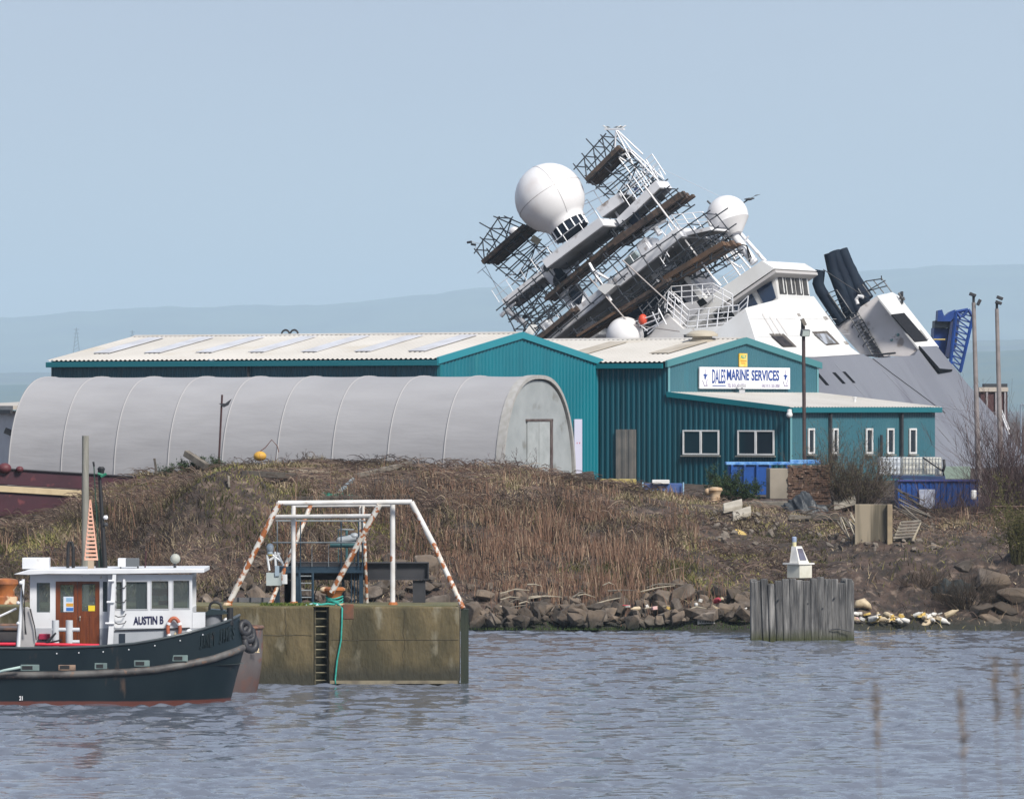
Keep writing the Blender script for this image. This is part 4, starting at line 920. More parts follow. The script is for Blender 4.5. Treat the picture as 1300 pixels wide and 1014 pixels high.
# gantry (A-frame of rusted white tubes)
gan = root('gantry', (QX(437, 182), 182, QZ), 'white tubular steel gantry streaked with rust on the quay top', 'gantry')
def gt(name, a, b, Ya, Yb, r, m=rustw):
    mb = MB(); mb.tube(W(a[0], a[1], Ya), W(b[0], b[1], Yb), r, n=10); return mb.build(name, m, gan, smooth=2)
wt = mat('white_tube', (.66,.65,.64), (.52,.50,.47), 2, .5, c3=(.34,.12,.04), s3=1.5, lo3=.62, hi3=.66)
YF, YB = 179.6, 182.1
gt('top_rail', (353,638.5), (523,637), YF, YF, .085, wt)
gt('cross_rail', (349.5,656), (472,655), YF+.6, YF+.6, .075, wt)
gt('rear_rail', (372,642), (500,641), YB, YB, .06, wt)
gt('leg', (354.5,638), (289,769), YF, YF, .095); gt('leg', (522,637), (551,692), YF, YF, .095, wt); gt('leg', (549,688), (588,772), YF, YF-.6, .085)
gt('leg', (481.5,641), (421,752), YF-.1, YF+.3, .095); gt('leg', (372.5,640), (372.5,768), YF+.8, YF+.8, .075, wt); gt('leg', (498.5,640), (498.5,768), YF+.4, YF+.4, .085, wt)
gt('leg', (395,640), (343,767), YB, YF+1.2, .075); gt('leg', (375,660), (371,766), YF+1.9, YF+1.9, .055, rusty); gt('leg', (461,642), (466,766), YF+2.2, YF+2.2, .055); gt('leg', (457,642), (458,700), YF+2.3, YF+2.3, .04)
for a, Y_ in (((289,769),YF),((499,768.5),YF+.4),((373,768.5),YF+.8)):
    mb = MB(); p = W(a[0], a[1], Y_); mb.lathe([(.16,QZ+.01-p.z),(.16,QZ+.05-p.z),(.12,QZ+.12-p.z)], p, 10); mb.build('foot_plate', rusty, gan)
# steel beam
beamm = mat('black_beam_steel', (.018,.019,.024), (.035,.035,.04), 1.5, .6)
bm_ = root('steel_beam', W(480, 735, 182), 'long black steel I beam lying level behind the gantry legs', 'beam')
def ibeam(mb, px0, px1, pt, pb, Y):
    a = W(px0, pt, Y); b = W(px1, pb, Y); L = b.x-a.x; h = a.z-b.z
    mb.obox(Vector((a.x, Y, a.z-.04)), Vector((L,0,0)), Vector((0,.4,0)), Vector((0,0,.04)))
    mb.obox(Vector((a.x, Y, b.z)), Vector((L,0,0)), Vector((0,.4,0)), Vector((0,0,.04)))
    mb.obox(Vector((a.x, Y+.18, b.z+.04)), Vector((L,0,0)), Vector((0,.04,0)), Vector((0,0,h-.08)))
mb = MB(); ibeam(mb, 360, 544.5, 713.5, 736, 181.9); 
for px in (462, 502, 543): q = W(px, 736, 181.9); mb.obox(q+Vector((0,.01,.04)), Vector((.04,0,0)), Vector((0,.17,0)), Vector((0,0,.50)))
mb.build('beam', beamm, bm_)
for a, b in ((524,540),(362,372)):
    mb = MB(); p = W(a, 738, 182.0); q = W(b, 738, 182.0); mb.obox(Vector((p.x, 182.0, QZ+.03)), Vector((q.x-p.x,0,0)), Vector((0,.25,0)), Vector((0,0,p.z-QZ))); mb.build('support_post', beamm, bm_)
# operator platform
bl = mat('blue_black_paint', (.008,.030,.055), (.02,.045,.07), 2, .5); gl = mat('galvanised_rail', (.25,.28,.30), (.16,.18,.19), 4, .5)
opf = root('control_platform', (QX(405,181.5), 181.5, QZ), 'dark blue steel access platform with grey handrails under the gantry', 'platform')
def pbx(name, x0_, x1_, y0_, y1_, Y, dep, m=bl, parent=opf):
    a = W(x0_, y1_, Y); b = W(x1_, y0_, Y); mb = MB(); mb.obox(a, Vector((b.x-a.x,0,0)), Vector((0,dep,0)), Vector((0,0,b.z-a.z))); return mb.build(name, m, parent)
pbx('deck', 354, 461, 719, 727, 181.2, 1.2); pbx('deck_edge', 374, 461, 715.5, 718.8, 181.18, .05, beamm)
for x in (350, 375.5, 456, 433.5): pbx('post', x, x+(5 if x != 433.5 else 4), 727, 768.5, 181.3 if x != 433.5 else 182, .14)
def gl_t(name, a, b, Y, r=.02, m=gl, parent=opf): mb = MB(); mb.tube(W(*a, Y), W(*b, Y), r, n=6); return mb.build(name, m, parent)
gl_t('handrail', (350,661), (464,661), 181.1, .028); gl_t('handrail', (346,688.5), (464,688.5), 181.1, .028)
for x in (352, 371, 381.5, 433, 455, 460): gl_t('rail_post', (x,661), (x,719), 181.1, .022, bl if x > 375 else gl)
for x in (396, 417): gl_t('rail_post', (x,690), (x,719), 181.12, .012)
for x, y in ((382,766),(397,766)): gl_t('ladder_stile', (x-2 if x < 390 else x,727), (x,y), 180.9, .045, bl)
for k in range(5): gl_t('ladder_rung', (380,731+9*k), (397,731+9*k), 180.9, .022, gl)
for x in (446,450,454): gl_t('conduit', (x,700), (x,766), 181.4, .02, bl)
pbx('control_cabinet', 361, 372, 741, 768, 182.0, .3, mat('dark_grey_cabinet', (.05,.05,.06)))
val = root('valve_actuator', W(440, 716, 182), 'teal and grey motor valve with handwheel above the platform rail', 'valve'); vm = mat('teal_valve', (.03,.10,.11), (.05,.13,.14), 3); vg = mat('silver_motor', (.34,.37,.40), (.25,.28,.3), 5, .4)
mb = MB(); mb.tube(W(419,691,182), W(461,691,182), .10, n=12); mb.build('body', vm, val, smooth=2)
mb = MB(); mb.tube(W(432,686,182), W(452,682,182), .13, n=14); mb.ball(W(432,686,182), .13, n=12, m=7); mb.build('motor', vg, val, smooth=2)
mb = MB(); mb.ball(W(450,680,182), .13, (1.2,1,.8), n=12, m=7); mb.build('gear_case', vg, val, smooth=2)
mb = MB(); mb.tube(W(440,716,182), W(440,673,182), .04, n=8); mb.build('spindle', vm, val)
mb = MB(); mb.path([W(440,672,182)+Vector((.24*math.cos(a), .24*math.sin(a), 0)) for a in np.linspace(0, 2*math.pi, 17)[:-1]], .02, 6, closed=True); mb.tube(W(431,672,182), W(449,672,182), .012); mb.build('handwheel', gl, val)
for x in (429.5,): gl_t('guard_bar', (x,672), (x,716), 182, .015, vm, val)
# white beacon on its bracket
bea = root('quay_beacon', W(350, 745, 181), 'white plastic lantern on a slanted white bracket over a pale grey box at the gantry', 'beacon'); pw = mat('white_plastic', (.66,.68,.70), rough=.4); pg = mat('pale_grey_plastic', (.38,.43,.43), (.33,.38,.38), 2)
pbx('battery_box', 338, 357, 727, 743, 180.9, .4, pg, bea); pbx('battery_box', 357.5, 364.5, 729, 741, 181.1, .3, pw, bea)
for a, b in (((339,704),(342,724)),((343,702),(359,714)),((349,700),(350,718)),((352,701),(360,718)),((342,711),(356,702))): gl_t('bracket', a, b, 181, .04, pw, bea)
mb = MB(); p = W(343, 703, 181); mb.lathe([(.10,0),(.08,.08),(.11,.12),(.12,.24),(.08,.32),(.02,.35)], p, 14); mb.build('lantern', mat('lantern_blue_grey', (.30,.36,.42), rough=.3), bea, smooth=2)
mb = MB(); mb.lathe([(.085,0),(.085,.06)], p-Vector((0,0,.05)), 12); mb.build('lantern_collar', mat('yellow_collar', (.5,.42,.12)), bea)
pbx('bracket_plate', 349, 354.5, 718, 731, 180.85, .08, mat('blue_grey_plate', (.26,.33,.40)), bea)
# black hoses
mb = MB(); mb.path([W(x, y, 182.2) for x, y in ((441,768),(446,760),(448,748),(445,738),(441,734))], .02, 5); mb.path([W(x, y, 182.3) for x, y in ((401,768),(399,755),(403,745),(410,741))], .018, 5)
hose = mb.build('hose', M_black, opf)
# tall grey post rising behind the tug, and black spar
wood_g = mat('weathered_grey_timber', (.26,.25,.22), (.17,.165,.14), 2, .9, stretch=(3,3,.3), bump=.3, bscale=8)
mb = MB(); mb.tube((QX(108,181), 181, QZ), W(108.5,553,181), .125, .115, n=10); mb.build('mooring_post', wood_g, None, smooth=2, label='tall pale grey timber post standing behind the tug wheelhouse', cat='post')

# ---------------------------------------------------------------- the tug
TN = 166.8; TC = 169.0; TBm = 2.2
def T(px, py, Y=TN): return W(px, py, Y)
tug = root('tug_boat', (T(120,893).x, TC, 0), 'dark blue green work boat with white wheelhouse and varnished doors moored in the foreground', 'boat')
hullm = mat('tug_hull_green', (.0045,.011,.016), (.008,.016,.021), .8, .42, c3=(.06,.042,.034), s3=2.5, lo3=.64, hi3=.74, spec=.3, stretch=(1,1,.35))
band(hullm, .05, .09, (.10,.035,.028), noise=.02)
strakem = mat('scuffed_strake', (.11,.105,.10), (.045,.04,.04), 2.5, .6, c3=(.16,.10,.07), s3=6, lo3=.6, hi3=.66)
zw = lambda py, Y: EYE-(py-515)/F*Y
pxs_ = np.array([-420,-200,0,60,130,200,250,275,290,302,314])
rail_py = np.interp; 
def prof(px, xp, fp_): return float(np.interp(px, xp, fp_))
def railz(px): return zw(prof(px, [-420,-100,60,130,170,200,230,250,270,285,296,304], [812,822,823,820.5,817,812,806,801,795.5,791,786.5,782]), TN+ (0 if px < 230 else .0))
def strakez(px): return zw(prof(px, [-420,0,100,160,200,240,270,295,314], [850,857,856,853,849.5,843,837,829,822]), TN)
def halfw(px, pstart, ptip, ex=2.2):
    if px <= pstart: return TBm
    f = min((px-pstart)/(ptip-pstart), 1); return TBm*max(0, 1-f**ex)**.62
levels = [('keel',-.5,120,285,2.0),('wl',0.0,140,293.5,2.1),('mid',None,150,302,2.2),('st',None,165,311,2.3)]
def hx(px, Y): return (px-650)/F*Y
def hullrow(ptip, pst, ex, zf, inset=0):
    pts = []; tipx = hx(ptip, TC); sx = hx(pst, TN)
    fs = np.concatenate([np.linspace(0, .6, 6), .6+.4*np.sin(np.linspace(0, math.pi/2, 14)[1:])])
    left = [(hx(-420, TN), TBm)]
    for x in np.linspace(hx(-420, TN), sx, 14)[:-1]: left.append((x, TBm*(1-.35*max(0, (hx(-300,TN)-x)/3)**2)))
    cur = [(sx+(tipx-sx)*f, TBm*max(0, 1-f**ex)**.62) for f in fs]
    near = left[1:]+cur
    out = [Vector((x, TC-(wd-inset), zf(650+x*F/TN))) for x, wd in near]
    out += [Vector((x, TC+(wd-inset), zf(650+x*F/TN))) for x, wd in near[-2::-1]]
    return out
r0 = hullrow(288, 120, 2.0, lambda p: -.6); r1 = hullrow(293, 140, 2.1, lambda p: 0.0); rm_ = hullrow(301, 150, 2.15, lambda p: strakez(p)*.5)
r2 = hullrow(310, 165, 2.3, lambda p: strakez(p)-.08); r3 = hullrow(310, 165, 2.3, lambda p: strakez(p)+.08); r4 = hullrow(304, 170, 2.6, lambda p: railz(p))
mb = MB(); mb.grid([r0, r1, rm_, r2]); h1 = mb.build('hull', hullm, tug, smooth=2)
mb = MB(); mb.grid([r3, [a.lerp(b, .5) for a, b in zip(r3, r4)], r4]); bw = mb.build('bulwark', hullm, tug, smooth=2)
mb = MB(); mb.path([a.lerp(b, .5)+Vector((0,-.0,0)) for a, b in zip(r2, r3)], .11, 8); mb.build('rubbing_strake', strakem, tug, smooth=True)
mb = MB(); mb.path([p+Vector((0,0,.01)) for p in r4], .045, 6); mb.build('bulwark_rail', mat('rail_cap', (.05,.06,.065), rough=.35), bw, smooth=True)
mb = MB(); n = len(r3); half = n//2
dk_pts = [Vector((p.x, p.y*.98+TC*.02, 1.12)) for p in r3]; mb.add(dk_pts, [tuple(range(len(dk_pts)))]); mb.build('deck', mat('deck_grey_green', (.08,.10,.10), rough=.7), tug)
# bulwark studs, scuppers
for px in (72,100,131,163.5,196.5,228.5,257):
    mb = MB(); mb.ball(Vector((hx(px, TN), TC-TBm-.01 if px < 200 else TC-TBm-.01+ (px-200)*.004, railz(px)-.16-.0)), .022, n=8, m=5); mb.build('rivet', rail_w, bw)
pale_g = mat('scupper_pale', (.16,.22,.21), (.10,.14,.14), 3)
for a, b, c in ((26,50,0),(74,96,1),(120,136,0),(170,190,0),(218,238,0)):
    x0_ = hx(a, TN); x1_ = hx(b, TN); z = strakez((a+b)/2)+.13; yo = TC-TBm-.012 + (0 if a < 180 else .05 if a < 200 else .16)
    mb = MB(); mb.obox(Vector((x0_, yo, z)), Vector((x1_-x0_, 0, 0)), Vector((0,.03,0)), Vector((0,0,.19 if c == 0 else .17))); fr_ = mb.build('scupper', pale_g if c == 0 else mat('brown_scupper', (.30,.20,.14), (.12,.08,.06), 6), bw, bevel=.03)
    mb = MB(); mb.obox(Vector((x0_+.05, yo-.008, z+.04)), Vector(((x1_-x0_)*.55, 0, 0)), Vector((0,.02,0)), Vector((0,0,.11))); mb.build('scupper_slot', M_black, fr_)
# raised bow name
dl = mat('raised_black_letters', (.006,.012,.014), rough=.35)
P_a = Vector((hx(248, 167.2), 166.96, 0)); P_b = Vector((hx(296, 168.2), 168.0, 0)); dirn = (P_b-P_a).normalized()
bowname = 'JANET JAMES'
import bisect
near_rail = r4[:len(r4)//2+1]; near_st = r3[:len(r3)//2+1]
def on_bulwark(px, f):
    """point on near bulwark plate at column px, fraction f between strake and rail"""
    best = None
    for i in range(len(near_st)-1):
        a = near_st[i].lerp(near_rail[i], f); b = near_st[i+1].lerp(near_rail[i+1], f); pa = PX(a)[0]; pb = PX(b)[0]
        if pa <= px <= pb: 
            k = (px-pa)/(pb-pa+1e-9); return a.lerp(b, k), (b-a).normalized()
    return near_st[-2].lerp(near_rail[-2], f), Vector((0,1,0))
cur = 253.0
for ch in bowname:
    if ch != ' ':
        p, dr = on_bulwark(cur, .34); q, _ = on_bulwark(cur, .80); upv = (q-p); p2, _ = on_bulwark(cur+3.6, .34)
        rt_ = (p2-p); wd_ = rt_.length*.92; rt_.normalize(); h_ = upv.length; upv.normalize()
        text_mesh('raised_letter', ch, p, rt_, upv, h_, wd_, dl, bw, .03, .03, 0.005)
    cur += 4.1
text_mesh('draught_mark', '21', W(24.5, 888.5, TN-.02), Vector((1,0,0)), ZU, .13, .10, rail_w, h1, .01, .03)
# --- wheelhouse
WY = 167.75
whm = mat('tug_white', (.66,.67,.69), (.58,.59,.61), 1.5, .45, c3=(.42,.36,.30), s3=5, lo3=.68, hi3=.74)
whg = mat('tug_grey_band', (.36,.38,.41), (.33,.35,.38), 2, .5)
def wall_with_holes(name, x0_, x1_, y0_, y1_, holes, Y, m, parent, th=.07):
    """panel in pixel units with rectangular openings, columns split so no faces overlap"""
    mb = MB(); cuts = sorted(holes); xx = x0_
    def bx_(a, b, c, d):
        if b-a < .05 or d-c < .05: return
        p = W(a, d, Y); q = W(b, c, Y); mb.obox(p, Vector((q.x-p.x,0,0)), Vector((0,th,0)), Vector((0,0,q.z-p.z)))
    for (a, b, c, d) in cuts: bx_(xx, a, y0_, y1_); bx_(a, b, y0_, c); bx_(a, b, d, y1_); xx = b
    bx_(xx, x1_, y0_, y1_); return mb.build(name, m, parent)
glz = mat('cabin_glass', (.03,.04,.045), rough=.04, spec=.7)
b_ = glz.node_tree.nodes['Principled BSDF']; b_.inputs['Transmission Weight'].default_value = .85; b_.inputs['Base Color'].default_value = (.30,.36,.37,1); b_.inputs['IOR'].default_value = 1.05
# fore wheelhouse side
FY = WY-.1
fw = wall_with_holes('wheelhouse_side', 137, 244, 729, 797, [(146.5,156,737,774),(159,188,737,774),(191.5,215,736,773.5),(219,241.5,735.5,773)], FY, whm, tug)
for a, b, c, d in ((146.5,156,737,774),(159,188,737,774),(191.5,215,736,773.5),(219,241.5,735.5,773)):
    mb = MB(); p = W(a, d, FY+.03); q = W(b, c, FY+.03); e = .03
    for (s, t_) in (((p.x,p.z),(q.x,p.z+e)),((p.x,q.z-e),(q.x,q.z)),((p.x,p.z+e),(p.x+e,q.z-e)),((q.x-e,p.z+e),(q.x,q.z-e))):
        mb.obox(Vector((s[0], FY-.015, s[1])), Vector((t_[0]-s[0],0,0)), Vector((0,.03,0)), Vector((0,0,t_[1]-s[1])))
    f = mb.build('window_frame', mat('alu_frame', (.45,.46,.48), rough=.35), tug)
    mb = MB(); mb.obox(Vector((p.x, FY+.04, p.z)), Vector((q.x-p.x,0,0)), Vector((0,.012,0)), Vector((0,0,q.z-p.z))); mb.build('glass', glz, f)
wall_with_holes('lower_side', 137, 260, 797.2, 826, [], FY-.02, whg, tug, .09)
wall_with_holes('fore_side', 244.2, 260.5, 777, 797, [], FY-.015, whm, tug, .09)
hgt = .0
# front, far side and back walls so the house is closed
zt_ = zw(729, FY); zb_ = 1.12; xf = hx(243.5, FY); xbk = hx(40, FY); dpth = 2.5
mb = MB(); mb.obox(Vector((xf-.06, FY+.08, zw(774, FY))), Vector((.06,0,0)), Vector((0,dpth-.16,0)), Vector((0,0,.06))); mb.obox(Vector((xf-.06, FY+.08, zt_-.12)), Vector((.06,0,0)), Vector((0,dpth-.16,0)), Vector((0,0,.12)))
for k in range(4): mb.obox(Vector((xf-.058, FY+.08+k*(dpth-.25)/3, zw(774, FY)+.06)), Vector((.055,0,0)), Vector((0,.09,0)), Vector((0,0,zt_-.12-zw(774,FY)-.06)))
mb.obox(Vector((xf-.06, FY+.08, zb_)), Vector((.06,0,0)), Vector((0,dpth-.16,0)), Vector((0,0,zw(774,FY)-zb_))); mb.build('wheelhouse_front', whm, tug)
farh = [(50,66,738,776),(75,95,742,775),(104,124,742,775),(146.5,156,737,774),(159,188,737,774),(191.5,215,736,773.5),(219,238,735.5,773)]
wall_with_holes('far_side', 41, 243, 729, 826, farh, FY+dpth, whm, tug)
mb = MB(); mb.obox(Vector((xbk, FY+.15, zb_)), Vector((.06,0,0)), Vector((0,dpth-.16,0)), Vector((0,0,.9))); mb.build('aft_wall', whm, tug)
# aft cabin side
AY = WY+.12
wall_with_holes('aft_cabin_side', 38, 136.8, 729, 824, [(46.5,63.5,739.5,777),(70.5,126.5,737.5,826),(130.5,136,738,776)], AY, whm, tug)
for a, b, c, d in ((46.5,63.5,739.5,777),(130.5,136,738,776)):
    mb = MB(); p = W(a, d, AY+.03); q = W(b, c, AY+.03); mb.obox(Vector((p.x, AY+.04, p.z)), Vector((q.x-p.x,0,0)), Vector((0,.012,0)), Vector((0,0,q.z-p.z))); mb.build('glass', glz, tug)
wall_with_holes('grey_skirt', 38, 70, 797, 824, [], AY-.025, whg, tug, .02); wall_with_holes('grey_skirt', 127, 136.8, 797, 824, [], AY-.025, whg, tug, .02)
varn = mat('varnished_wood', (.17,.045,.012), (.11,.028,.010), 3, .3, stretch=(6,6,.6))
for a, b, hole in ((70.8,98.2,(76.5,93.5,742,777)), (98.6,126.3,(104,121,741,775.5))):
    dr = wall_with_holes('cabin_door', a, b, 737.8, 824, [hole], AY+.01, varn, tug, .05)
    mb = MB(); h = hole; p = W(h[0], h[3], AY+.03); q = W(h[1], h[2], AY+.03); mb.obox(Vector((p.x, AY+.04, p.z)), Vector((q.x-p.x,0,0)), Vector((0,.01,0)), Vector((0,0,q.z-p.z))); mb.build('door_glass', glz, dr)
    mb = MB(); mid = (a+b)/2
    for k in (-1, 1):
        p = W(mid+k*6-4.6, 818, AY+.0); q = W(mid+k*6+4.6, 783, AY+.0); mb.obox(Vector((p.x, AY-.008, p.z)), Vector((q.x-p.x,0,0)), Vector((0,.016,0)), Vector((0,0,q.z-p.z)))
    mb.build('door_panel', varn, dr)
def notice(px4, c, nm='notice'):
    a, b, c0, d = px4; p = W(a, d, AY-.0); q = W(b, c0, AY); mb = MB(); mb.obox(Vector((p.x, AY+.018, p.z)), Vector((q.x-p.x,0,0)), Vector((0,.006,0)), Vector((0,0,q.z-p.z))); return mb.build(nm, c, tug)
notice((80.5,93.3,757,776.3), mat('notice_white', (.55,.60,.68))); 
def over(px4, c):
    a, b, c0, d = px4; p = W(a, d, AY); q = W(b, c0, AY); mb = MB(); mb.obox(Vector((p.x, AY+.012, p.z)), Vector((q.x-p.x,0,0)), Vector((0,.006,0)), Vector((0,0,q.z-p.z))); mb.build('notice_panel', c, tug)
over((84,93,771,775.2), mat('notice_blue', (.02,.13,.42))); over((84,93,765.5,769.5), mat('notice_amber', (.55,.28,.03))); over((84,92,758.5,763.5), mat('notice_sky', (.22,.38,.55))); over((112,120.5,768.3,775.3), mat('notice_yellow2', (.70,.52,.02)))
mb = MB(); p = W(101.5, 783, AY-.03); mb.ball(p, .03, n=8, m=6); mb.tube(p+Vector((0,0,0)), p+Vector((0,0,-.12)), .012); mb.build('door_handle', mat('brass_grey', (.45,.42,.36), metal=.6, rough=.3), tug)
# roof
ry = [(18,729),(18,727),(30,723.5),(60,722.5),(259,721.5),(259,727.2),(60,728.5)]
mb = MB(); mb.prism([W(a, b, WY-.35) for a, b in [(17,728.8),(34,723.8),(60,722.8),(259,721.6),(259,726.9),(130,728.6),(60,728.4),(36,729.6)]], (0, 3.15, 0)); mb.build('wheelhouse_roof', whm, tug, bevel=.02)
# raking pillar with ladder hooks
mb = MB()
mb.prism([W(a, b, FY-.22) for a, b in ((143,728),(147.5,728),(143,824),(136,824))], (0,.12,0)); pil = mb.build('raking_pillar', whm, tug)
mb = MB(); mb.prism([W(a, b, FY-.12) for a, b in ((156,735),(159,735),(159,775),(156,775))], (0,.1,0)); mb.build('window_pillar', whm, tug)
for y in (737,764,791): mb = MB(); mb.tube(W(137.5-(y-737)*.07, y, FY-.25), W(145, y, FY-.25), .035, n=8); mb.build('step_hook', whm, pil)
for k, y in enumerate((745,763,781,790)):
    mb = MB(); mb.path([W(146, y, FY-.1), W(150, y+2, FY-.15), W(158, y+1, FY-.15), W(160, y-2, FY-.1)], .016, 5); mb.build('hook_rail', M_dark, pil)
mb = MB(); mb.tube(W(146, 799.8, FY-.06), W(241, 796.8, FY-.06), .022, n=6); mb.build('grab_rail', M_dark, tug)
mb = MB(); mb.obox(W(151, 819, FY-.04), Vector((.19,0,0)), Vector((0,.02,0)), Vector((0,0,.36))); mb.build('vent_slot', mat('slot_blue_black', (.01,.02,.035)), tug)
mb = MB(); M_ = Matrix.Rotation(R(90), 3, 'X'); mb.lathe([(.001,0),(.05,0),(.05,.03)], W(253.5, 802.5, FY-.02), 14, Matrix.Rotation(R(90),3,'X') @ Matrix.Diagonal((1,2.2,1))); mb.build('porthole', mat('porthole_dark', (.06,.07,.08)), tug)
# fittings near bow end
for c, s in (((192,816),.06),((193,813),.05)): mb = MB(); mb.ball(W(*c, FY-.1), s, n=10, m=6); mb.build('side_lamp', mat('silver_lamp', (.5,.5,.5), rough=.3), tug)
mb = MB(); mb.ball(W(240, 804, FY-.12), .13, (.9,.9,1.1), n=12, m=8); mb.tube(W(240,804,FY-.1), W(239,812,FY), .05); mb.build('horn_lamp', whm, tug, smooth=2)
text_mesh('name_lettering', 'AUSTIN B', W(169.3, 793.0, FY-.002), Vector((1,0,.03)).normalized(), ZU, .255, .92, mat('name_blue_black', (.008,.008,.05)), fw, .012, .035)
# cabin interior glimpses : orange canopy, wheel
mb = MB(); mb.obox(W(192, 756, FY+1.3), Vector((.6,0,0)), Vector((0,.5,0)), Vector((0,0,.22))); mb.build('orange_locker', mat('orange_canvas', (.62,.11,.03)), tug)
mb = MB(); mb.obox(W(201, 768, FY+1.1), Vector((.32,0,0)), Vector((0,.3,0)), Vector((0,0,.14))); mb.build('orange_seat', mat('orange_canvas', (.62,.11,.03)), tug)
mb = MB(); mb.obox(W(150, 826, FY+.8), Vector((2.2,0,0)), Vector((0,.8,0)), Vector((0,0,1.05))); mb.build('console', mat('console_brown', (.06,.045,.035)), tug)
mb = MB(); mb.tube(W(180,774,FY+.8), W(180,736,FY+.8), .18, n=10); mb.build('console_column', mat('dark_grey_column', (.07,.075,.08)), tug)
# roof gear
def bxp(name, x0_, x1_, y0_, y1_, Y, dep, m, parent=tug, bev=.015):
    a = W(x0_, y1_, Y); b = W(x1_, y0_, Y); mb = MB(); mb.obox(a, Vector((b.x-a.x,0,0)), Vector((0,dep,0)), Vector((0,0,b.z-a.z))); return mb.build(name, m, parent, bevel=bev)
bxp('radar_box', 149.5, 159.5, 708.5, 719.5, WY+.4, .4, whm); bxp('radar_box', 159.6, 176, 708.5, 719, WY+.42, .35, mat('radar_grey', (.10,.11,.12)))
for x in (152, 174): bxp('box_foot', x, x+2, 719, 722, WY+.5, .1, M_dark, bev=0)
mb = MB(); mb.ball(W(222.5, 709, WY+.8), .155, n=16, m=10); mb.build('searchlight', mat('grey_green_lamp', (.22,.23,.19), (.35,.36,.32), 3), tug, smooth=2); mb = MB(); mb.tube(W(222,722,WY+.8), W(222,712,WY+.8), .05); mb.build('searchlight_stalk', M_dark, tug)
mb = MB(); mb.tube(W(184,722,WY+1), W(185.5,699,WY+1), .022); mb.build('short_aerial', mat('maroon_rod', (.05,.015,.02)), tug)
mb = MB(); mb.path([W(86,728,WY+1.2), W(86.5,695,WY+1.2), W(88,688,WY+1.2), W(91,688,WY+1.2), W(93,695,WY+1.2), W(93,722,WY+1.2)], .05, 8); mb.build('vent_loop', M_black, tug)
bxp('white_locker', 28, 62, 708, 722, WY+1.0, .6, whm)
# black signal mast with lamps
mb = MB(); mb.tube(W(133.5,722,WY+1.2), W(126,598,WY+1.2), .075, .05, n=8); mst = mb.build('signal_mast', M_black, tug)
mb = MB(); mb.tube(W(126,720,WY+1.1), W(119,588,WY+1.1), .018, n=5); mb.tube(W(130,722,WY+1.3), W(123,640,WY+1.3), .014, n=4); mb.build('halyard', mat('dark_green_line', (.012,.05,.03)), mst)
mb = MB(); mb.tube(W(119.5,592,WY+1.1), W(118.5,586,WY+1.1), .035); mb.build('aerial_tip', M_black, mst)
mb = MB(); mb.lathe([(.10,0),(.12,.03),(.08,.07),(.12,.20),(.07,.26)], W(128.5,603,WY+1.2), 12); mb.build('mast_lamp', M_black, mst); mb = MB(); mb.lathe([(.085,0),(.085,.07)], W(128.5,598.5,WY+1.2), 12); mb.build('lamp_lens', mat('lens_pink_white', (.6,.5,.5), rough=.2), mst)
mb = MB(); mb.path([W(124,601,WY+1.1), W(130,603,WY+1.1), W(135,601,WY+1.1), W(128,605,WY+1.1)], .045, 6); mb.build('green_flag_line', mat('green_cloth', (.01,.16,.09)), mst)
for y in (659, 668): mb = MB(); mb.lathe([(.05,0),(.08,.05),(.05,.12)], W(134, y, WY+1.15), 10); mb.build('mast_lamp', M_dark if y == 668 else rail_w, mst)
mb = MB(); mb.prism([W(a, b, WY+1.3) for a, b in ((121,722),(124,700),(128,695),(131,722))], (0,.1,0)); mb.build('mast_foot', M_black, mst)
# pink slatted tapering frame
pk = mat('salmon_pink_paint', (.72,.35,.24), (.66,.40,.30), 3, .6)
lt = root('slatted_frame', W(115, 722, WY+.7), 'tall tapering salmon pink slatted frame standing on the tug roof', 'frame')
mb = MB(); Yp = WY+.7
mb.tube(W(107.5,711,Yp), W(114.3,634,Yp), .022, n=5); mb.tube(W(123.8,711,Yp), W(114.8,634,Yp), .022, n=5); mb.build('stile', pk, lt)
for k in range(14):
    y = 709.5-5.1*k; f = (y-634)/76; xl = 114.3-6.9*f; xr = 114.8+9*f; q = W(xl, y, Yp); r_ = W(xr, y, Yp)
    mb = MB(); mb.obox(q-Vector((0,.03,.03)), Vector((r_.x-q.x,0,0)), Vector((0,.06,0)), Vector((0,0,.062))); mb.build('slat', pk, lt)
bxp('stand', 111.5, 119, 711, 722, WY+.65, .15, mat('pale_wood', (.36,.28,.20)), lt, 0)
# deck gear aft: white bitts, red rail, fin, davit
bitm = mat('white_bitt', (.50,.52,.55), (.42,.44,.46), 3)
bt = root('mooring_bitts', W(86, 822, 167.2), 'white double crossed mooring bitts on the tug side deck', 'bitts')
for x in (70.5, 88): mb = MB(); mb.tube(W(x,824,167.3), W(x,787,167.3), .11, n=12); mb.build('bitt_post', bitm, bt, smooth=2)
mb = MB(); mb.tube(W(66,799,167.3), W(101,799,167.3), .065, n=10); mb.build('bitt_bar', bitm, bt, smooth=2); mb = MB(); mb.tube(W(88,814.5,167.3), W(101,814.5,167.3), .06, n=10); mb.build('bitt_bar', bitm, bt, smooth=2)
bt.parent = None
redm = mat('red_pipe', (.62,.015,.05), (.5,.02,.04), 3, .4)
mb = MB(); mb.tube(W(-30,817.3,167.0), W(20,817.3,167.0), .05, n=8); mb.build('red_rail', redm, tug, smooth=2); mb = MB(); mb.tube(W(45,817.3,167.0), W(126,819,167.0), .05, n=8); mb.build('red_rail', redm, tug, smooth=2)
bxp('red_box', 49, 63, 804.5, 811.5, 167.6, .3, mat('dark_red_box', (.30,.01,.05)))
finm = mat('pale_grey_davit', (.36,.35,.35), (.30,.29,.29), 2, .6)
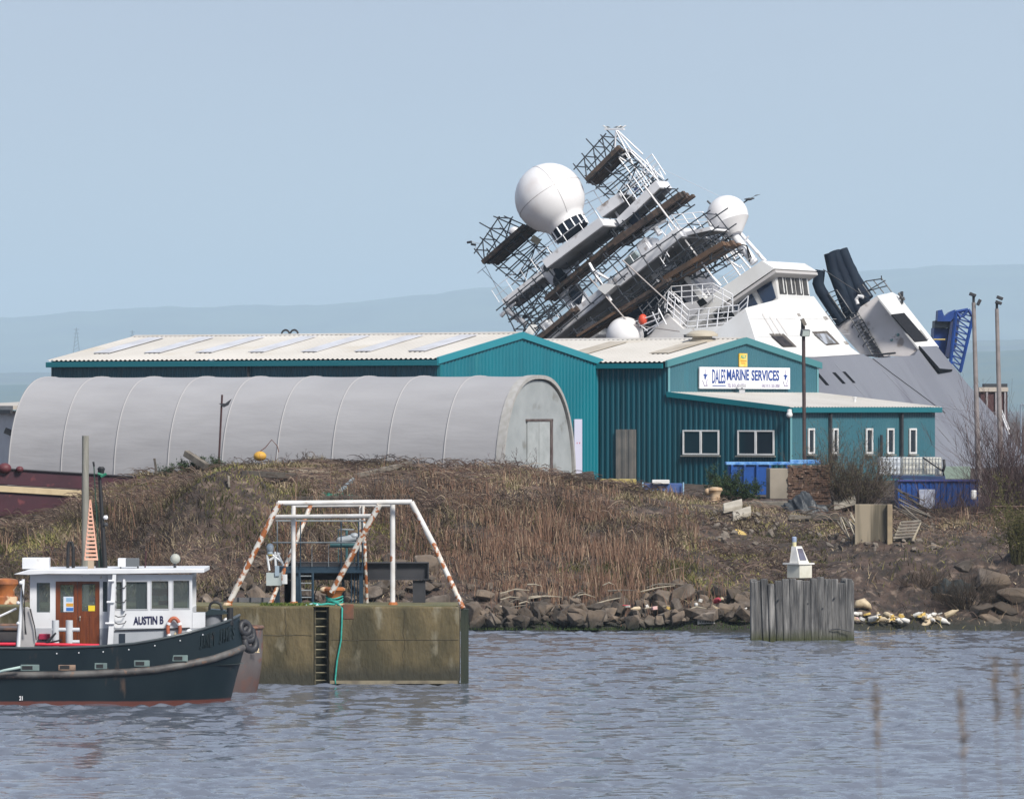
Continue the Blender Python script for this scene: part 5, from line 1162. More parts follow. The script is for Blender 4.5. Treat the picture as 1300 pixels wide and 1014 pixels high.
mb = MB(); mb.prism([W(a, b, 167.0) for a, b in ((19,824),(25,772),(34,770),(39,773),(47,812),(43,824))], (0,.25,0)); mb.build('davit_plate', finm, tug, bevel=.02)
mb = MB(); mb.tube(W(23,824,166.95), W(29.5,735,166.95), .06, .05, n=8); dv = mb.build('davit_post', whm, tug, smooth=2)
for y in (765,791): mb = MB(); mb.ball(W(23,y,166.93), .055, n=8, m=6); mb.build('davit_knob', whm, dv)
mb = MB(); mb.ball(W(26.5,739.5,166.9), .06, n=10, m=8); mb.build('davit_ball', rail_w, dv)
mb = MB(); mb.path([W(27,742,166.85), W(31,765,166.85), W(32,805,166.85)], .018, 5); mb.path([W(27.5,742,166.85), W(29,770,166.85), W(33.5,805,166.85)], .014, 5); mb.path([W(38,772,166.9), W(44,795,166.9), W(46,812,166.9)], .018, 5); mb.build('davit_line', M_black, dv)
mb = MB(); mb.tube(W(-5,784,167.2), W(21,772,167.2), .035, n=6); mb.build('white_boom', rail_w, tug)
mb = MB(); mb.tube(W(60,815,167.0), W(71,803,167.0), .06, .03, n=6); mb.tube(W(55,817,167.0), W(78,812,167.0), .03, n=5); mb.build('anchor', M_black, tug)
mb = MB(); mb.path([W(-20,857.5,166.5), W(6,850.5,166.5), W(26,846.5,166.5)], .045, 6); mb.build('mooring_line', mat('pale_green_line', (.32,.42,.40)), tug, smooth=True)
# fore deck winch housing, bollards
gm = mat('fore_dark_green', (.014,.026,.03), rough=.4)
mb = MB(); mb.tube(W(270,799,168.4), W(270,778,168.4), .29, n=18); mb.build('fore_hatch', mat('hatch_grey', (.11,.12,.14), (.2,.21,.23), 1.5), tug, smooth=2)
mb = MB(); mb.prism([W(a, b, 168.05) for a, b in ((243,777.5),(261,777.5),(266,773),(285,774.5),(289,779),(262,781),(243,779.5))], (0,.75,0)); mb.build('hatch_lid', gm, tug)
mb = MB(); mb.path([W(a, b, 168.1) for a, b in ((266,776),(266,770),(267.5,766),(271,764),(275,764.2),(279.5,766.5),(281.5,772),(281.5,776))], .04, 8); mb.build('hatch_handle', M_black, tug, smooth=True)
mb = MB(); mb.tube(W(292,793,168.3), W(292,771,168.3), .10, n=12); mb.build('fore_bollard', M_black, tug, smooth=2)
mb = MB(); mb.tube(W(284,786.5,168.3), W(288,786.5,168.3), .07, n=8); mb.build('white_cleat', rail_w, tug)
# lifebuoy on the cabin side (hangs: own thing)
lbm = mat('faded_orange_ring', (.42,.12,.06), (.30,.08,.05), 4, .6)
lc_ = W(220.8, 798.5, FY-.14); lb = root('lifebuoy', lc_, 'faded orange lifebuoy with white bands and frayed rope on the wheelhouse side', 'lifebuoy')
mb = MB(); pts = [lc_+Vector((.185*math.cos(a)*1.0, 0, .34*math.sin(a))) for a in np.linspace(0, 2*math.pi, 33)[:-1]]; mb.path(pts, .058, 8, closed=True); mb.build('ring', lbm, lb, smooth=True)
for a in (.5, 2.6, 3.7, 5.7): c = lc_+Vector((.185*math.cos(a), -.0, .34*math.sin(a))); mb = MB(); tn = Vector((-.185*math.sin(a), 0, .34*math.cos(a))).normalized(); mb.tube(c-tn*.04, c+tn*.04, .064, n=8); mb.build('white_band', rail_w, lb)
mb = MB(); rnd = random.Random(3)
for k in range(9): mb.path([lc_+Vector((.06+.02*k-.05*rnd.random(), -.07, -.08-.02*k)), lc_+Vector((.0+.03*k, -.09, -.2)), lc_+Vector((.02+.02*k, -.08, -.33-.03*rnd.random()))], .016, 4)
mb.build('frayed_rope', mat('cream_rope', (.50,.42,.28), (.2,.2,.12), 8), lb)
# bow tyre fenders : things of their own
tym = mat('tyre_rubber', (.014,.014,.018), (.03,.03,.035), 6, .55)
for i, (a, b, Y_, rr_, lbl) in enumerate(((311,797,168.9,.26,'uppermost black tyre fender at the tug bow'),(315,805,169.0,.29,'middle black tyre fender at the tug bow'),(317.5,816,169.0,.31,'lowest black tyre fender hanging from the tug bow'))):
    mb = MB(); c = W(a, b, Y_); M_ = Matrix.Rotation(R(75), 3, 'X') @ Matrix.Rotation(R(40), 3, 'Y')
    mb.path([c+M_ @ Vector((rr_*.68*math.cos(x), rr_*.68*math.sin(x), 0)) for x in np.linspace(0, 2*math.pi, 25)[:-1]], rr_*.38, 10, closed=True); mb.build('tyre_fender', tym, None, smooth=True, label=lbl, cat='fender', group='tyre fenders at the tug bow')
mb = MB(); mb.tube(W(302,794,168.9), W(310,790,168.9), .12, n=8); mb.build('fender_bracket', M_black, tug)
# --- second vessel: rusty bow behind
rh = mat('rusty_pale_hull', (.13,.115,.115), (.08,.07,.07), 1.2, .6, c3=(.17,.065,.04), s3=1.8, lo3=.54, hi3=.66); band(rh, .25, .9, (.09,.055,.05), noise=.2, amount=.7)
sv = root('moored_barge', (hx(250,172.5), 174.2, 0), 'rusty grey rounded bow of a second vessel between the tug and the quay', 'boat')
def barge_row(tip, z, st=180, ex=2.4, B=1.6):
    tx = hx(tip, 174); sx = hx(st, 174); x0_ = hx(-300, 174)
    near = [(x, B) for x in np.linspace(x0_, sx, 6)[:-1]]+[(sx+(tx-sx)*f, B*max(0, 1-f**ex)**.55) for f in np.sin(np.linspace(0, math.pi/2, 18))]
    return [Vector((x, 174.2-w_, z)) for x, w_ in near]+[Vector((x, 174.2+w_, z)) for x, w_ in near[-2::-1]]
zz = lambda py: zw(py, 174)
rows = [barge_row(318, -.5), barge_row(326, zz(880)), barge_row(331, zz(850)), barge_row(333.5, zz(820)), barge_row(333, zz(797)), ]
mb = MB(); mb.grid(rows); mb.add(rows[-1], [tuple(range(len(rows[-1])))]); bh = mb.build('hull', rh, sv, smooth=2)
mb = MB(); mb.path([p+Vector((0,0,.02)) for p in rows[-1]], .06, 6); mb.build('gunwale', mat('dark_gunwale', (.06,.05,.05), (.2,.1,.06), 3), sv, smooth=True)
text_mesh('draught_mark', '32', Vector((hx(322,173.4), 173.35, zz(827))), Vector((.9,.43,0)).normalized(), ZU, .15, .2, mat('mark_cream', (.6,.48,.3)), bh, .01, .03)

# ---------------------------------------------------------------- timber dolphin with beacon
DY = 212.0
pile = mat('silver_weathered_pile', (.15,.145,.14), (.045,.045,.047), 2.2, .9, stretch=(4,4,.35), bump=.5, bscale=7, c3=(.27,.26,.25), s3=1.4, lo3=.55, hi3=.7)
band(pile, .0, .45, (.045,.050,.018), noise=.2, nscale=2)
dol = root('timber_dolphin', W(1020, 812, DY+1.6), 'grey weathered timber pile dolphin with green weed at its foot, standing in the water', 'dolphin')
rnd = random.Random(5)
zt0 = zw(738, DY)
pxl = np.concatenate([np.linspace(957, 1082, 15)])
for i in range(14):
    a, b = pxl[i], pxl[i+1]; wd = (b-a)/F*DY
    f = (i+.5)/14; dd = abs(f-.55)**2*.9
    xx = (((a+b)/2)-650)/F*(DY+dd); lean = (f-.25)*-.10 if i < 3 else 0
    topz = zt0+rnd.uniform(-.10, .10)+(.1 if 3 < i < 10 else 0); x_b = ((961+(1083-961)*f)-650)/F*(DY+dd)
    mb = MB(); s = wd*.50
    pts = lambda x, z: [Vector((x-s, DY+dd, z)), Vector((x+s, DY+dd+rnd.uniform(-.03,.03), z)), Vector((x+s, DY+dd+.3, z)), Vector((x-s, DY+dd+.3, z))]
    A_, B_ = pts(x_b, -.8), pts(xx, topz); mb.add(A_+B_, [(0,1,2,3),(4,7,6,5),(0,4,5,1),(1,5,6,2),(2,6,7,3),(3,7,4,0)])
    mb.build('pile_plank', pile, dol, bevel=.03)
for sgn in (0, 1):
    for k in range(9):
        x_t = (957 if sgn == 0 else 1081)-650; yy = DY+.3+k*.33; mb = MB(); xx = x_t/F*DY*(1-.0)+ (0.02 if sgn == 0 else -.02)+(k*.012)*(1 if sgn == 0 else -1)
        mb.box((xx, yy, (zt0-.8)/2+.05), (.26, .31, zt0+.7+rnd.uniform(-.1,.1))); mb.build('side_plank', pile, dol, bevel=.03)
mb = MB(); mb.box(((1020-650)/F*(DY+1.6), DY+1.75, zt0-.35), (3.4, 2.9, .3)); mb.build('cap_deck', mat('dark_wet_timber', (.04,.04,.042), (.08,.08,.08), 3), dol)
for i, (fx, zz_) in enumerate(((.25,.72),(.55,.60),(.82,.78),(.70,.45))):
    mb = MB(); mb.tube(W(957+125*fx, 790-40*zz_, DY-.03), W(957+125*fx, 790-40*zz_, DY+.1), .035, n=6); mb.build('bolt_head', M_dark, dol)
mb = MB(); mb.path([W(1054,799,DY-.03), W(1066,798,DY-.05), W(1080,801,DY-.03)], .02, 5); mb.build('chain_line', M_dark, dol)
# beacon
bc = root('dock_beacon', W(1015, 737, DY+1.2), 'cream white sloped beacon box with solar panel and lantern on the timber dolphin', 'beacon')
cr = mat('beacon_cream', (.62,.60,.52), (.52,.50,.42), 3, .5); crw = mat('beacon_white', (.70,.69,.66), (.6,.58,.54), 3, .5); YB_ = DY+.8
zc = zw(733.5, YB_)
def bpt(px, py, dy=0): return W(px, py, YB_)+Vector((0, dy, 0))
# hexagonal-ish base box: two visible faces meeting at an edge
e0_ = bpt(1000,731.5,.45); e1_ = bpt(1015,733.5,0); e2_ = bpt(1031.5,731.5,.45)
hgt = (733-716.5)/F*YB_
mb = MB(); base = [e0_, e1_, e2_, bpt(1016,731,.95)]; 
for p in base: p.z = zw(733.5, YB_)
mb.prism(base, (0,0,hgt)); mb.build('base_box', cr, bc)
mb = MB(); lip = [bpt(994.5,0,.5), bpt(1014,0,-.1), bpt(1035,0,.5), bpt(1016,0,1.05)]
for p in lip: p.z = zw(716.6, YB_)
mb.prism(lip, (0,0,.06)); mb.build('brim', crw, bc)
mb = MB(); bb = [bpt(1003,0,.35), bpt(1014.5,0,.02), bpt(1028,0,.35), bpt(1015,0,.8)]; tt_ = [bpt(1005.5,0,.35), bpt(1010.5,0,.25), bpt(1018.5,0,.4), bpt(1012,0,.6)]
for p in bb: p.z = zw(715, YB_)
for p in tt_: p.z = zw(693.5, YB_)
mb.add(bb+tt_, [(0,3,2,1),(4,5,6,7),(0,1,5,4),(1,2,6,5),(2,3,7,6),(3,0,4,7)]); hd = mb.build('sloped_head', crw, bc)
n_ = (bb[2]-bb[1]).cross(tt_[1]-bb[1]).normalized(); n_ = n_ if n_.y < 0 else -n_
fr4 = [bb[1].lerp(tt_[1],.18).lerp(bb[2].lerp(tt_[2],.18),.12), bb[1].lerp(tt_[1],.18).lerp(bb[2].lerp(tt_[2],.18),.80), bb[1].lerp(tt_[1],.86).lerp(bb[2].lerp(tt_[2],.86),.86), bb[1].lerp(tt_[1],.86).lerp(bb[2].lerp(tt_[2],.86),.16)]
mb = MB(); mb.prism([p+n_*.01 for p in fr4], n_*.02); mb.build('solar_panel', mat('solar_grey_blue', (.16,.17,.24), (.09,.08,.10), 2, .2), hd)
pl = bpt(1009,693.5,.4); mb = MB(); mb.lathe([(.07,-.02),(.085,.06),(.085,.16)], pl, 14); mb.build('lantern_base', mat('cream_yellow', (.60,.55,.32)), bc, smooth=2)
mb = MB(); mb.lathe([(.085,.16),(.095,.2),(.095,.34),(.05,.37)], pl, 14); mb.build('lantern_glass', mat('lantern_pale_blue', (.28,.34,.46), rough=.1), bc, smooth=2)
# ---------------------------------------------------------------- bank: rocks, vegetation, clutter
def hit(px, py, y0=212, y1=262):
    ys_ = np.arange(y0, y1, .05); xx = (px-650)/F*ys_; zz_ = EYE-(py-515)/F*ys_; t = terrain(xx, ys_); k = np.where(zz_ <= t)[0]
    Y_ = ys_[k[0]] if len(k) else y1; return Vector(((px-650)/F*Y_, Y_, tz((px-650)/F*Y_, Y_)))
rockm = mat('dock_boulder', (.105,.078,.056), (.045,.036,.030), 1.2, .9, bump=.5, bscale=5, c3=(.17,.14,.115), s3=.8, lo3=.54, hi3=.7)
tt_n = rockm.node_tree; oi = tt_n.nodes.new('ShaderNodeObjectInfo'); hs_ = tt_n.nodes.new('ShaderNodeHueSaturation'); mm_ = tt_n.nodes.new('ShaderNodeMapRange')
mm_.inputs[3].default_value = .55; mm_.inputs[4].default_value = 1.75; tt_n.links.new(oi.outputs['Random'], mm_.inputs[0]); tt_n.links.new(mm_.outputs[0], hs_.inputs['Value'])
b__ = tt_n.nodes['Principled BSDF'].inputs['Base Color']; tt_n.links.new(b__.links[0].from_socket, hs_.inputs['Color']); tt_n.links.new(hs_.outputs[0], b__)
band(rockm, .05, .45, (.018,.020,.014), noise=.2, nscale=2)
rnd = random.Random(11)
rocks_me = []
for k in range(12):
    bm = bmesh.new(); q = (rnd.uniform(.8,1.3), rnd.uniform(.7,1), rnd.uniform(.5,.85))
    for i in range(15):
        d = Vector((rnd.gauss(0,1), rnd.gauss(0,1), rnd.gauss(0,1))).normalized(); 
        m_ = max(abs(d.x), abs(d.y), abs(d.z)); d = d/m_*rnd.uniform(.82,1)
        bm.verts.new((d.x*q[0]*.5, d.y*q[1]*.5, d.z*q[2]*.5))
    r_ = bmesh.ops.convex_hull(bm, input=bm.verts); bmesh.ops.delete(bm, geom=[g for g in r_['geom_interior'] if isinstance(g, bmesh.types.BMVert)], context='VERTS')
    bmesh.ops.bevel(bm, geom=bm.edges[:], offset=.018, segments=1, affect='EDGES')
    me = bpy.data.meshes.new('boulder'); bm.to_mesh(me); bm.free(); me.materials.append(rockm); rocks_me.append(me)
def boulder(x, y, z, s, label, group, sq=1.0):
    o = bpy.data.objects.new('boulder', rnd.choice(rocks_me)); col.objects.link(o); o.location = (x, y, z); o.scale = (s, s, s*sq)
    o.rotation_euler = (rnd.uniform(-.5,.5), rnd.uniform(-.5,.5), rnd.uniform(0,6.3)); tag(o, label, 'rock', group); return o
n = 0
while n < 299:
    px = rnd.uniform(575, 958) if n < 225 else rnd.uniform(262, 575); Y_ = 221.3+abs(rnd.gauss(0,1))*2.5+.1
    if n >= 225: Y_ += 2.4
    x = (px-650)/F*Y_; sh_ = float(shore(np.array([x]))[0]); s = rnd.uniform(.28,.85)*(1 if rnd.random() < .75 else 1.4)
    dd = Y_-sh_
    if dd > 7.5 or dd < -.9: continue
    if px > 575 and rnd.random() < max(0, dd-3.2)/4: continue
    boulder(x, Y_, tz(x, Y_)+s*.20+(.25 if dd < 1.5 else .1), s, 'angular brown grey boulder in the rock armour along the water edge', 'rock armour boulders at the foot of the bank'); n += 1
for px, py, s, q in ((1215,768,1.9,.6),(1255,745,2.0,.7),(1240,780,1.6,.5),(1275,775,1.7,.55),(1298,760,1.8,.8),(1290,790,1.2,.4),(1180,792,1.0,.4),(1205,745,1.1,.6),(1262,790,1.3,.4),(1228,722,1.3,.7)):
    p = hit(px, py); boulder(p.x, p.y+.3, p.z+.05, s, 'large rounded mossy boulder in the eroded outcrop at far right shore', 'outcrop boulders at the right of the shore', q)

def unit(n): v_ = np.random.normal(size=(n, 3)); return v_/np.linalg.norm(v_, axis=1)[:, None]
def scatter(n, pxr, yr, dens=None):
    px = np.random.uniform(*pxr, size=n); y = np.random.uniform(*yr, size=n); x = (px-650)/F*y
    if dens is not None:
        k = np.random.rand(n) < dens(px, x, y); px, x, y = px[k], x[k], y[k]
    return px, x, y, terrain(x, y)
def blades(name, x, y, z, h, wd, lean, cols, label, segs=2, curl=.4, cat='grass'):
    """thin tapering curved blades as one dense mesh"""
    n = len(x); a = np.random.uniform(0, 2*np.pi, n); dirx = np.cos(a); diry = np.sin(a)
    b = np.random.uniform(-.9, .9, n); wx = np.cos(b); wy = np.sin(b)
    V = []; 
    for s_ in range(segs+1):
        f = s_/segs; off = lean*h*(f**(1+curl)); zz_ = z+h*f*(1-.35*np.minimum(lean, 1.2)*f); ww = wd*(1-f*.8)*.5
        cx_ = x+dirx*off; cy_ = y+diry*off
        V.append(np.stack([cx_-wx*ww, cy_-wy*ww, zz_], 1)); V.append(np.stack([cx_+wx*ww, cy_+wy*ww, zz_], 1))
    V = np.stack(V, 1).reshape(-1, 3); m_ = 2*(segs+1); base = np.arange(n)*m_
    Fc = np.concatenate([np.stack([base+2*s_, base+2*s_+1, base+2*s_+3, base+2*s_+2], 1) for s_ in range(segs)])
    C = np.repeat(cols, m_, axis=0)
    return bulk(name, V, Fc, tintm, label, cat, 'stuff', C)
tintm = tint_mat('dry_plant')
def colmix(n, cs, w_=None, jit=.25):
    cs = np.array(cs); i = np.random.choice(len(cs), n, p=w_); return np.clip(cs[i]*(1+np.random.uniform(-jit, jit, (n, 1))), 0, 1)
def sfrac(x, y): return (y-shore(x))/(243-shore(x))
# low dead turf all over the bank
def yardmask(px, s): return 1-.45*((px > 885) & (s > .33))
def hmod(x, y, px): s = sfrac(x, y); return (.55+np.clip(fbm(x*.55+20, y*.55, 3)*2.2+.45, 0, 1.1))*np.where((s > .72) | ((px > 885) & (s > .3)), .42, 1)
def d0(px, x, y): s = sfrac(x, y); return yardmask(px, s)**.5*np.where(px > 1050, np.clip((s-.30)*3+ .10, .08, 1), np.clip((s-.12)*5, 0, 1))
px, x, y, z = scatter(130000, (-60, 1400), (221, 250), d0)
g = fbm(x*.35+4, y*.35+2, 3); gn = np.clip(g*3.2+.12+np.exp(-(((x+12.0)/2.8)**2+((y-233.5)/3.0)**2))*1.6-(np.abs(px-700) < 170)*.15, 0, 1)*.9
c1 = colmix(len(x), [(.17,.125,.085),(.25,.20,.13),(.10,.072,.056),(.33,.27,.18)], [.38,.22,.28,.12]); c2 = colmix(len(x), [(.135,.125,.042),(.19,.165,.065),(.085,.092,.030)])
C = np.where((np.random.rand(len(x)) < gn)[:, None], c2, c1)
C = C*(.6+np.clip(fbm(x*.5+33, y*.5, 3)*2.4+.45, 0, 1))[:, None]
blades('dead_turf', x, y, z-.03, np.random.uniform(.12,.42,len(x))*hmod(x, y, px), np.random.uniform(.03,.065,len(x)), np.random.uniform(.2,1.1,len(x)), C, 'short dead brown turf with olive patches covering the whole bank')
# tall red brown stalks in the middle
def d1(px, x, y):
    s = sfrac(x, y); a = np.exp(-((px-720)/150.)**4)*np.exp(-((s-.42)/.24)**2)+.45*np.exp(-((px-560)/90.)**2)*np.exp(-((s-.6)/.25)**2)+.30*np.exp(-((px-1240)/90.)**2)*np.exp(-((s-.75)/.2)**2)
    a = a+.20*(px < 900)*np.clip((s-.15)*4, 0, 1)*np.clip(fbm(x*.7+90, y*.7, 2)*4, 0, 1)
    return a*np.clip(.55+fbm(x*.6, y*.6, 2)*3, .03, 1.2)*yardmask(px, s)
px, x, y, z = scatter(105000, (-40, 1330), (222, 244), d1)
C = colmix(len(x), [(.20,.115,.078),(.27,.17,.115),(.13,.078,.058),(.36,.27,.19)], [.4,.28,.22,.10])
blades('dry_stalks', x, y, z-.02, np.random.uniform(.45,1.05,len(x))*hmod(x, y, px), np.random.uniform(.022,.05,len(x)), np.random.uniform(.03,.35,len(x)), C, 'tall reddish brown dry stalks in the middle of the bank', segs=2)
# straw tussocks near the top
def d2(px, x, y): s = sfrac(x, y); return np.clip((s-.5)*3, 0, 1)*np.clip(fbm(x*.8+11, y*.8, 3)*4-.2, 0, 1)*yardmask(px, s)
px, x, y, z = scatter(90000, (-40, 1330), (230, 247), d2)
C = colmix(len(x), [(.30,.24,.14),(.20,.16,.09),(.13,.12,.045),(.38,.31,.2)])
blades('straw_tussocks', x, y, z-.02, np.random.uniform(.25,.7,len(x))*hmod(x, y, px), np.random.uniform(.025,.05,len(x)), np.random.uniform(.15,.8,len(x)), C, 'pale straw coloured grass tussocks near the top of the bank', segs=3)
# bramble tangle : long arching canes
def canes(name, px0, px1, y0_, y1_, n, dens, cols, label, hr=(.25,.85), lr=(.35,1.15), wr=(.02,.055)):
    px, x, y, z = scatter(n, (px0, px1), (y0_, y1_), dens); n = len(x); K = 7
    a = np.random.uniform(0, 2*np.pi, n); L = np.random.uniform(*lr, size=n); h = np.random.uniform(*hr, size=n)*hmod(x, y, px); wd = np.random.uniform(*wr, size=n)
    ph = np.random.uniform(.55, 1.0, n); V = []
    for k in range(K):
        f = k/(K-1); xx = x+np.cos(a)*L*f+np.random.normal(0, .02, n); yy = y+np.sin(a)*L*f*.8+np.random.normal(0, .02, n); zz_ = z+h*np.sin(np.pi*f*ph)**.8
        t_ = terrain(xx, yy)-z; zz_ = np.maximum(zz_, z+t_-.05); w2 = wd*(1-.6*f)*.5
        V.append(np.stack([xx, yy, zz_-w2], 1)); V.append(np.stack([xx+w2*.6, yy-w2*.6, zz_+w2], 1))
    V = np.stack(V, 1).reshape(-1, 3); base = np.arange(n)*2*K
    Fc = np.concatenate([np.stack([base+2*k, base+2*k+1, base+2*k+3, base+2*k+2], 1) for k in range(K-1)])
    return bulk(name, V, Fc, tintm, label, 'brambles', 'stuff', np.repeat(cols(n)*(.55+np.clip(fbm(x*.45+70, y*.45, 3)*2.5+.5, 0, 1.1))[:, None], 2*K, axis=0))
def db(px, x, y):
    s = sfrac(x, y); b_ = np.where(px > 1040, np.clip((s-.45)*2.2, .06, .9), np.clip((s-.15)*4, 0, 1)); b_ = b_*(1-.75*np.exp(-((px-720)/140.)**4)*np.exp(-((s-.42)/.26)**2))
    b_ = b_*(1-.97*np.exp(-(((x+12)/2.9)**2+((y-233)/3.2)**2)))
    return b_*np.clip(.6+fbm(x*.4+50, y*.4, 3)*2.6, .03, 1.2)*yardmask(px, s)
cb = lambda n: colmix(n, [(.13,.092,.075),(.21,.155,.125),(.08,.055,.047),(.31,.24,.18),(.12,.072,.058)], [.33,.25,.2,.10,.12])
canes('brambles', -60, 1400, 222.5, 245, 34000, db, cb, 'tangle of arching brown bramble canes over the bank')
# weeds at waterline and green on quay
px, x, y, z = scatter(1500, (575, 960), (220.9, 222.8)); C = colmix(len(x), [(.05,.075,.02),(.03,.05,.015)])
blades('green_weed', x, y, np.maximum(z, .02), np.random.uniform(.05,.14,len(x)), np.random.uniform(.02,.05,len(x)), np.random.uniform(.2,.8,len(x)), C, 'bright green weed along the water line of the rocks')
n_ = 900; x = np.random.uniform(QX(330), QX(400), n_); y = QY+np.random.uniform(.2,1.4,n_); C = colmix(n_, [(.07,.13,.02),(.11,.12,.03)])
blades('quay_moss', x, y, np.full(n_, QZ+.02), np.random.uniform(.03,.12,n_), np.random.uniform(.02,.05,n_), np.random.uniform(.3,.9,n_), C, 'bright green moss tufts on the quay edge')

# shrubs
def twig_bush(name, c, rx, ry, h, n, cols, label, leaf=None, nleaf=0, up=.5, leafsz=.06):
    if c[1] > 225: c = Vector(c); c.z = min(c.z, tz(c.x, c.y)+.02)
    rt = root(name, c, label, 'bush'); segs = []
    def grow(p, d, L, r_, depth):
        if depth == 0: return
        m_ = 3; pts = [p]
        for k in range(m_): d = (d+Vector((rnd.gauss(0,.16), rnd.gauss(0,.16), rnd.gauss(0,.08)+.03))).normalized(); p = p+d*L/m_; pts.append(p)
        segs.append((pts, r_))
        if depth > 1:
            for k in range(rnd.choice((2,3,3))):
                q = pts[rnd.choice((1,2,3))]; grow(q, (d+Vector((rnd.gauss(0,.5), rnd.gauss(0,.5), rnd.gauss(.05,.35)))).normalized(), L*rnd.uniform(.45,.75), r_*.6, depth-1)
    for i in range(n):
        a = rnd.uniform(0, 6.28); q = rnd.random()**.5; b_ = Vector((c[0]+rx*.35*q*math.cos(a), c[1]+ry*.35*q*math.sin(a), c[2]-.05))
        d = Vector((math.cos(a)*q*rx*1.0, math.sin(a)*q*ry, h*(1.05-.45*q)*(.6+up))).normalized(); grow(b_, d, h*rnd.uniform(.35,.75)*(1+.15*q), .022, 4)
    V = []; Fc = []; CC = []
    for pts, r_ in segs:
        cc = colmix(1, cols)[0]
        for i, p in enumerate(pts):
            w2 = max(r_*(1-i*.22), .004); V += [(p.x-w2, p.y-w2*.4, p.z), (p.x+w2, p.y-w2*.4, p.z), (p.x, p.y+w2, p.z)]; CC += [cc]*3
        b_ = len(V)-3*len(pts)
        for i in range(len(pts)-1):
            for k in range(3): Fc.append((b_+3*i+k, b_+3*i+(k+1) % 3, b_+3*i+3+(k+1) % 3, b_+3*i+3+k))
    V = np.array(V)-np.array(c[:]); o = bulk('twigs', V, np.array(Fc), tintm, None, None, None, np.array(CC), rt)
    if nleaf:
        P = np.array([pts[rnd.choice((1,2,3))][:] for pts, r_ in rnd.choices(segs, k=nleaf)])+np.random.normal(0, .06, (nleaf, 3))-np.array(c[:])
        a = unit(nleaf)*leafsz*np.random.uniform(.6,1.3,(nleaf,1)); b_ = np.cross(a, unit(nleaf))*.8; V = np.stack([P-a, P+b_*.5, P+a, P-b_*.5], 1).reshape(-1, 3); i4 = np.arange(nleaf)*4
        bulk('leaves', V, np.stack([i4, i4+1, i4+2, i4+3], 1), tintm, None, None, None, np.repeat(colmix(nleaf, leaf, jit=.35), 4, axis=0), rt)
    return rt
brown_t = [(.10,.075,.062),(.15,.115,.095),(.065,.05,.045)]; purple_t = [(.10,.065,.065),(.14,.095,.09),(.06,.04,.042)]; green_l = [(.035,.06,.022),(.055,.085,.03),(.022,.04,.018)]
def bush_at(name, px, py, Y_, wpx, hpx, n, cols, label, **k):
    c = W(px, py, Y_); h = hpx/F*Y_; twig_bush(name, c, wpx/2/F*Y_, .9, h, n, cols, label, **k)
twig_bush('bare_bush', W(1085, 648, 247), 1.7, 1.2, 2.75, 120, brown_t, 'dense brown bare bush in front of the office windows beside the brick stack', leaf=[(.13,.11,.06),(.09,.08,.045)], nleaf=15000, leafsz=.035)
twig_bush('bare_bush', W(1285, 672, 247), 1.9, 1.3, 4.3, 130, purple_t, 'large purple brown bare bush at the right edge beside the lamp posts', up=1.0)
twig_bush('bare_bush', W(1180, 676, 245), 2.4, 1.0, 1.9, 70, brown_t+purple_t, 'low wiry bare shrub in front of the blue container', up=.6)
twig_bush('bare_bush', W(1240, 676, 245), 1.9, 1.0, 1.8, 60, purple_t, 'low wiry bare shrub at the foot of the nearer lamp post', up=.6)
twig_bush('evergreen_shrub', W(935, 640, 246.5), 1.1, .9, 1.35, 30, [(.05,.045,.03)], 'dark green leafy shrub under the office wall windows', leaf=green_l, nleaf=11000, leafsz=.05)
twig_bush('evergreen_shrub', W(255, 594, 243.5), 1.4, .6, .62, 22, [(.06,.05,.035)], 'low dark green leafy weed on the bank top by the thin floodlight pole', leaf=green_l, nleaf=2600, leafsz=.05)
twig_bush('evergreen_shrub', W(214, 590, 243.3), .4, .4, .5, 8, [(.06,.05,.035)], 'small green leafy weed left of the grey timber on the bank top', leaf=green_l, nleaf=600, leafsz=.05)
twig_bush('bare_bush', W(655, 606, 244), 1.6, .7, 1.0, 20, purple_t, 'sparse thorny brown twigs in front of the tunnel end', up=.5)
twig_bush('bare_bush', W(505, 600, 244), 1.2, .7, .8, 14, brown_t, 'sparse brown twigs in front of the middle of the fabric tunnel', up=.5)
twig_bush('bare_bush', W(380, 592, 244), 2.0, .7, .7, 26, brown_t, 'low brown twiggy scrub on the bank top right of the yellow buoy', up=.4)
pz_ = hit(1225, 772); twig_bush('bare_bush', pz_, 1.5, .7, 1.3, 70, [(.05,.04,.032),(.08,.06,.045)], 'dark scrubby bush in the hollow above the outcrop at right', up=.3)
pz_ = hit(1170, 745); twig_bush('bare_bush', pz_, 1.6, .6, .9, 40, [(.06,.045,.035),(.11,.08,.06)], 'low dark scrub on the eroded bank above the shore rubbish', up=.3)
pq = hit(1292, 716); twig_bush('olive_shrub', pq, .75, .5, 2.3, 26, [(.10,.09,.04)], 'olive green soft leafy shrub on the bank at the right edge', leaf=[(.09,.085,.028),(.12,.11,.04)], nleaf=6500, up=.9, leafsz=.05)
